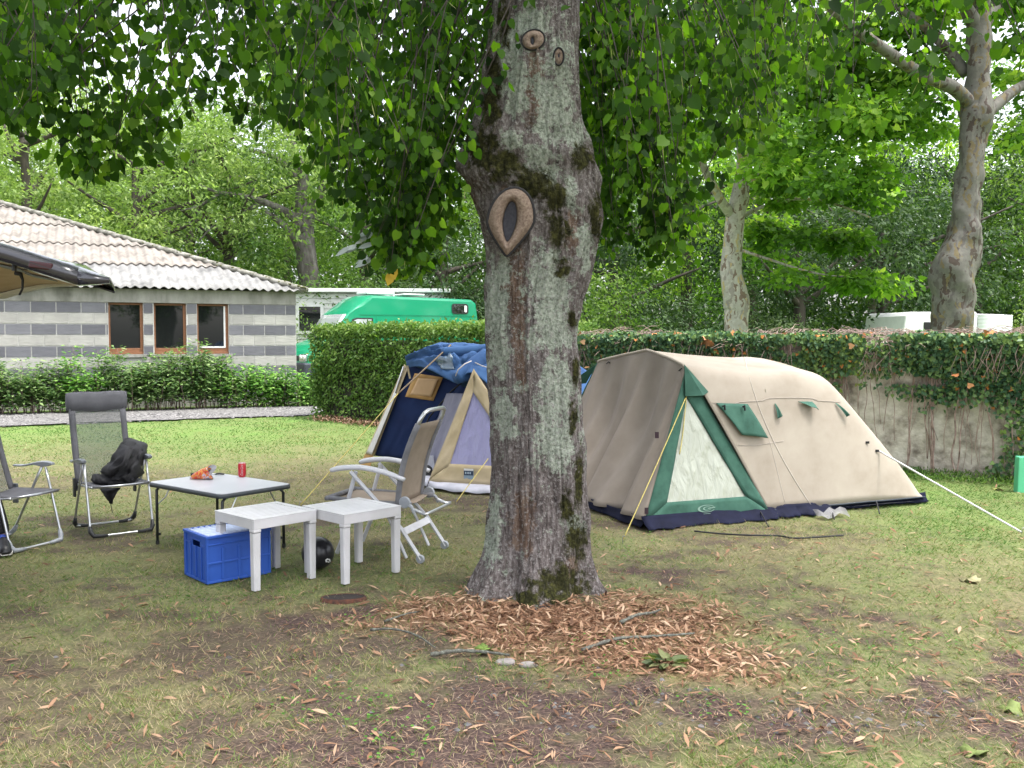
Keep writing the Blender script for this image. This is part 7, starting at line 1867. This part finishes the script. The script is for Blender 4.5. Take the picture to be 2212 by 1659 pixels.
MB().grid([[tg(.93 + .03 * k, v_, -.004) for v_ in np.linspace(.02, .98, 8)] for k in range(2)]).build('trim_strip', LINC, tgo, smooth=True, solid=.012)
MB().box(tg(.82, -.028, .032), (.12, .012, .035), Matrix.Rotation(R(8), 3, 'Y')).build('tail_lamp', mat('dark red lamp', (.05, .01, .015), .15, 8, 0), tgo, bevel=.02)
for (u_, v_) in ((.57, .15), (.66, .40)): MB().prism([tg(u_, v_, -.012), tg(u_ + .13, v_ + .01, -.012), tg(u_ + .15, v_ + .13, -.012), tg(u_ + .02, v_ + .12, -.012)], (0, 0, -.006)).build('grab_recess', PLG, tgo)
MB().tube([tg(.60, .45, -.01), tg(.625, .45, -.02), tg(.635, .45, -.05), tg(.632, .45, -.10), tg(.615, .45, -.135)], [.018, .012, .007, .006, .006], 8).build('pull_strap', PLK, tgo, smooth=True)
MB().tube([tg(.69, .07, -.0), tg(.69, .07, -.035)], .012, 8).build('rubber_stop', PLK, tgo)
# the rest of the car, mostly outside the picture
cb = [(-3.40, .38), (-3.36, .75), (-3.42, 1.02), (-3.60, 1.55), (-3.85, 1.88), (-4.3, 1.93), (-5.6, 1.88), (-6.3, 1.35), (-7.3, 1.12), (-7.6, .8), (-7.6, .35)]
MB().prism([(x, 4.45, z) for x, z in cb], (0, 1.5, 0)).build('body', DK, car, bevel=.06)
MB().prism([(-3.95, 4.443, 1.12), (-4.05, 4.443, 1.72), (-5.5, 4.443, 1.72), (-6.15, 4.443, 1.12)], (0, .02, 0)).build('side_glass', DKG, car)
MB().tube([tg(.0, .05, .05), Vector((-3.7, 4.75, 1.90))], .02, 8).build('hinge', PLK, car); MB().tube([tg(.0, .95, .05), Vector((-3.7, 5.7, 1.90))], .02, 8).build('hinge', PLK, car)
for x in (-4.2, -6.8):
    for y in (4.47, 5.93):
        wm = MB().lathe([(.0, -.1), (.2, -.1), (.31, -.09), (.325, 0), (.31, .09), (.2, .1), (0, .1)], (x, y, .325), 24, Matrix.Rotation(math.pi / 2, 3, 'X')).build('wheel', m_rub, car, smooth=True)
        MB().lathe([(0, 0), (.19, 0), (.2, .02)], (x, y + (-.11 if y < 5 else .11), .325), 20, Matrix.Rotation(math.pi / 2 if y < 5 else -math.pi / 2, 3, 'X')).build('rim', ALU, wm, smooth=True)

# ================================================================== PERSON (only one foot and shin inside the picture)
def skin_body(name, nodes, edges, parent, m_, sub=2):
    me = bpy.data.meshes.new(name); me.from_pydata([n[0] for n in nodes], edges, []); me.update()
    o = add(name, me, m_, parent, world=False)
    s = o.modifiers.new('skin', 'SKIN'); s.use_smooth_shade = True
    for i, n_ in enumerate(nodes): me.skin_vertices[0].data[i].radius = (n_[1], n_[1] * (n_[2] if len(n_) > 2 else 1))
    me.skin_vertices[0].data[0].use_root = True
    q = o.modifiers.new('sub', 'SUBSURF'); q.levels = sub; q.render_levels = sub; return o
SK = mat('skin', [(.42, .25, .18), (.52, .33, .25)], .55, 8, .05); TRO = fabric('black trousers', [(.010, .010, .012), (.022, .022, .026)], 8); TOP = fabric('dark jumper', [(.02, .03, .05), (.035, .05, .08)], 8); HAIR = mat('brown hair', [(.03, .02, .012), (.06, .04, .025)], .6, 30, .4)
sh0 = gp(8, 1200)
# local frame: +x is to the right of the picture (the way the person faces), feet at the origin
pe = empty('person', (sh0.x - .06, sh0.y + .10, 0), R(-55), 'person in black trousers and blue and white trainers, only one foot inside the left edge', 'person')
nodes = [((-.20, .10, .93), .125, .8), ((-.19, .10, 1.10), .12, .8), ((-.19, .10, 1.28), .14, .78), ((-.20, .10, 1.40), .10), ((-.19, .10, 1.47), .052), ((-.17, .10, 1.53), .055),
         ((-.18, .01, .86), .088), ((-.06, -.01, .48), .060), ((-.03, .0, .36), .058), ((-.02, 0, .12), .040), ((-.02, 0, .07), .04),
         ((-.20, .19, .86), .088), ((-.20, .20, .48), .060), ((-.28, .20, .36), .058), ((-.30, .20, .12), .040), ((-.30, .20, .07), .04),
         ((-.20, -.06, 1.38), .052), ((-.22, -.10, 1.12), .040), ((-.14, -.10, .92), .028), ((-.12, -.10, .87), .024),
         ((-.20, .26, 1.38), .052), ((-.24, .31, 1.12), .040), ((-.18, .31, .92), .028), ((-.16, .31, .87), .024)]
edges = [(0, 1), (1, 2), (2, 3), (3, 4), (4, 5), (0, 6), (6, 7), (7, 8), (8, 9), (9, 10), (0, 11), (11, 12), (12, 13), (13, 14), (14, 15), (3, 16), (16, 17), (17, 18), (18, 19), (3, 20), (20, 21), (21, 22), (22, 23)]
skin_body('body', nodes, edges, pe, SK)
# trousers and jumper as slightly larger shells
tn = [((-.20, .10, .98), .145, .85), ((-.18, .01, .86), .105), ((-.06, -.01, .48), .078), ((-.035, .0, .34), .072), ((-.025, 0, .17), .058), ((-.02, 0, .11), .055), ((-.20, .19, .86), .105), ((-.20, .20, .48), .078), ((-.28, .20, .34), .072), ((-.30, .20, .17), .058), ((-.30, .20, .11), .055)]
skin_body('trousers', tn, [(0, 1), (1, 2), (2, 3), (3, 4), (4, 5), (0, 6), (6, 7), (7, 8), (8, 9), (9, 10)], pe, TRO)
jn = [((-.20, .10, .90), .155, .85), ((-.20, .10, .97), .155, .85), ((-.19, .10, 1.12), .14, .85), ((-.19, .10, 1.28), .16, .8), ((-.20, .10, 1.39), .12), ((-.20, -.07, 1.37), .066), ((-.22, -.11, 1.12), .052), ((-.15, -.105, .95), .040), ((-.20, .27, 1.37), .066), ((-.24, .32, 1.12), .052), ((-.19, .315, .95), .040)]
jn.append(((-.195, .10, 1.44), .075))
skin_body('jumper', jn, [(0, 1), (1, 2), (2, 3), (3, 4), (4, 5), (5, 6), (6, 7), (4, 8), (8, 9), (9, 10), (4, 11)], pe, TOP)
# head with face
b = MB(); nu, nv = 28, 22
for i in range(nv + 1):
    for j in range(nu):
        u_, v_ = 2 * math.pi * j / nu, math.pi * i / nv; x, y, z = math.sin(v_) * math.cos(u_), math.sin(v_) * math.sin(u_), math.cos(v_)
        sx_ = .095 * (1 - .10 * (z < 0) * abs(z)); q = Vector((x * sx_, y * .075 * (1 - .22 * max(0, -z)), z * .118))
        if x > .5: q.x += .022 * math.exp(-(y / .16) ** 2 - ((z + .08) / .16) ** 2) + .008 * math.exp(-(y / .3) ** 2 - ((z + .75) / .2) ** 2) - .008 * math.exp(-((abs(y) - .38) / .14) ** 2 - ((z - .1) / .12) ** 2)
        b.v.append(q + Vector((-.15, .10, 1.64)))
for i in range(nv):
    for j in range(nu): b.f.append((i * nu + j, i * nu + (j + 1) % nu, (i + 1) * nu + (j + 1) % nu, (i + 1) * nu + j))
hd_ = b.build('head', SK, pe, world=False, smooth=True)
for sy in (-1, 1):
    MB().lathe([(0, .010), (.008, .006), (.010, 0)], (-.067, .10 + sy * .030, 1.650), 10, Matrix.Rotation(math.pi / 2, 3, 'Y')).build('eye', m_whitef, hd_, world=False, smooth=True)
    MB().lathe([(0, -.008), (.028, -.005), (.03, .006), (0, .008)], (-.16, .10 + sy * .076, 1.635), 12, Matrix.Rotation(math.pi / 2, 3, 'X')).build('ear', SK, hd_, world=False, smooth=True)
MB().tube([(-.070, .082, 1.585), (-.064, .10, 1.583), (-.070, .118, 1.585)], .005, 6).build('mouth', mat('lips', (.36, .14, .12), .5, 8, 0), hd_, world=False)
b = MB()
for i in range(12):
    for j in range(nu):
        u_, v_ = 2 * math.pi * j / nu, math.pi * .55 * i / 11; x, y, z = math.sin(v_) * math.cos(u_), math.sin(v_) * math.sin(u_), math.cos(v_)
        cut = .55 if x > .35 else 1.25; vv = v_ * (cut if x > .35 else 1.15); x, y, z = math.sin(vv) * math.cos(u_), math.sin(vv) * math.sin(u_), math.cos(vv)
        b.v.append(Vector((x * .105, y * .086, z * .128)) * (1 + .03 * float(vn(x * 6, y * 6, z * 6, 3))) + Vector((-.155, .10, 1.645)))
for i in range(11):
    for j in range(nu): b.f.append((i * nu + j, i * nu + (j + 1) % nu, (i + 1) * nu + (j + 1) % nu, (i + 1) * nu + j))
b.build('hair', HAIR, pe, world=False, smooth=True)
for (hx, hy_) in ((-.12, -.10), (-.16, .31)):
    hb = MB(); hb.lathe([(0, -.045), (.020, -.035), (.034, 0), (.030, .03), (.02, .045), (0, .05)], (hx + .005, hy_, .825), 12, Matrix.Diagonal((.5, 1.1, 1)))
    for k, (dy, L_) in enumerate(((-.027, .060), (-.009, .070), (.009, .066), (.026, .052))): hb.tube(crom([(hx + .005, hy_ + dy, .79), (hx + .010, hy_ + dy * 1.05, .79 - L_ * .5), (hx + .022, hy_ + dy, .79 - L_)], 3), [.009, .009, .0085, .008, .008, .0075, .006], 7)
    hb.tube([(hx + .012, hy_ - .03, .84), (hx + .035, hy_ - .045, .81), (hx + .045, hy_ - .045, .785)], [.010, .009, .007], 7); hb.build('hand', SK, pe, world=False, smooth=True)
SB = mat('blue shoe fabric', (.02, .06, .34), .6, 20, .2); SWh = mat('white shoe sole', (.55, .53, .50), .6, 20, .1); SK2 = mat('black shoe leather', (.015, .015, .018), .4, 20, .1)
for (fx, fy) in ((-.02, 0.0), (-.30, .20)):
    rows = []; rs_ = []
    for k in range(13):
        s = k / 12; x = fx - .09 + .28 * s; wd = .036 + .012 * math.sin(math.pi * s * .9 + .3); hh = .105 - .055 * float(sstep(.45, .95, s)); 
        if s > .93: hh *= .55; wd *= .75
        rows.append([Vector((x, fy + wd * math.cos(a_), .022 + max(0, math.sin(a_)) * hh)) for a_ in np.linspace(0, math.pi, 11)]); rs_.append([Vector((x, fy - wd * 1.08, .024)), Vector((x, fy - wd * 1.05, .002 + .010 * (s > .85))), Vector((x, fy + wd * 1.05, .002 + .010 * (s > .85))), Vector((x, fy + wd * 1.08, .024))])
    sh1 = MB().grid(rows); sh1.f.append(tuple(range(11))); sh1.f.append(tuple(12 * 11 + i for i in reversed(range(11)))); so = sh1.build('shoe', SK2, pe, world=False, smooth=True, solid=.003)
    MB().grid(rs_).build('sole', SWh, so, world=False, solid=.006)
    MB().grid([[p + Vector((0, (-.003 if p.y < fy else .003), .003)) for p in r_[1:10]] for r_ in rows[3:8]]).build('shoe_upper', SB, so, world=False, smooth=True, solid=.003)
    MB().grid([[Vector((fx - .05 + .15 * s, fy - .052 + .004 * math.cos(s * 3), .03 + .035 * math.sin(s * 3.0))), Vector((fx - .05 + .15 * s, fy - .046, .045 + .035 * math.sin(s * 3.0)))] for s in np.linspace(0, 1, 9)]).build('shoe_stripe', SWh, so, world=False, solid=.003)
def _move_body(o):
    for ch in o.children:
        me = ch.data; n_ = len(me.vertices); co = np.empty(n_ * 3, np.float32); me.vertices.foreach_get('co', co); co = co.reshape(-1, 3)
        co[:, 1] *= -1; co[:, 0] -= .30 * sstep(.10, .75, co[:, 2]); co[:, 1] -= .16 * sstep(.10, .75, co[:, 2]); me.vertices.foreach_set('co', co.ravel().astype(np.float32)); me.flip_normals(); me.update(); _move_body(ch)
_move_body(pe)
print('objects', len(scene.objects), 'verts', sum(len(m.vertices) for m in bpy.data.meshes))
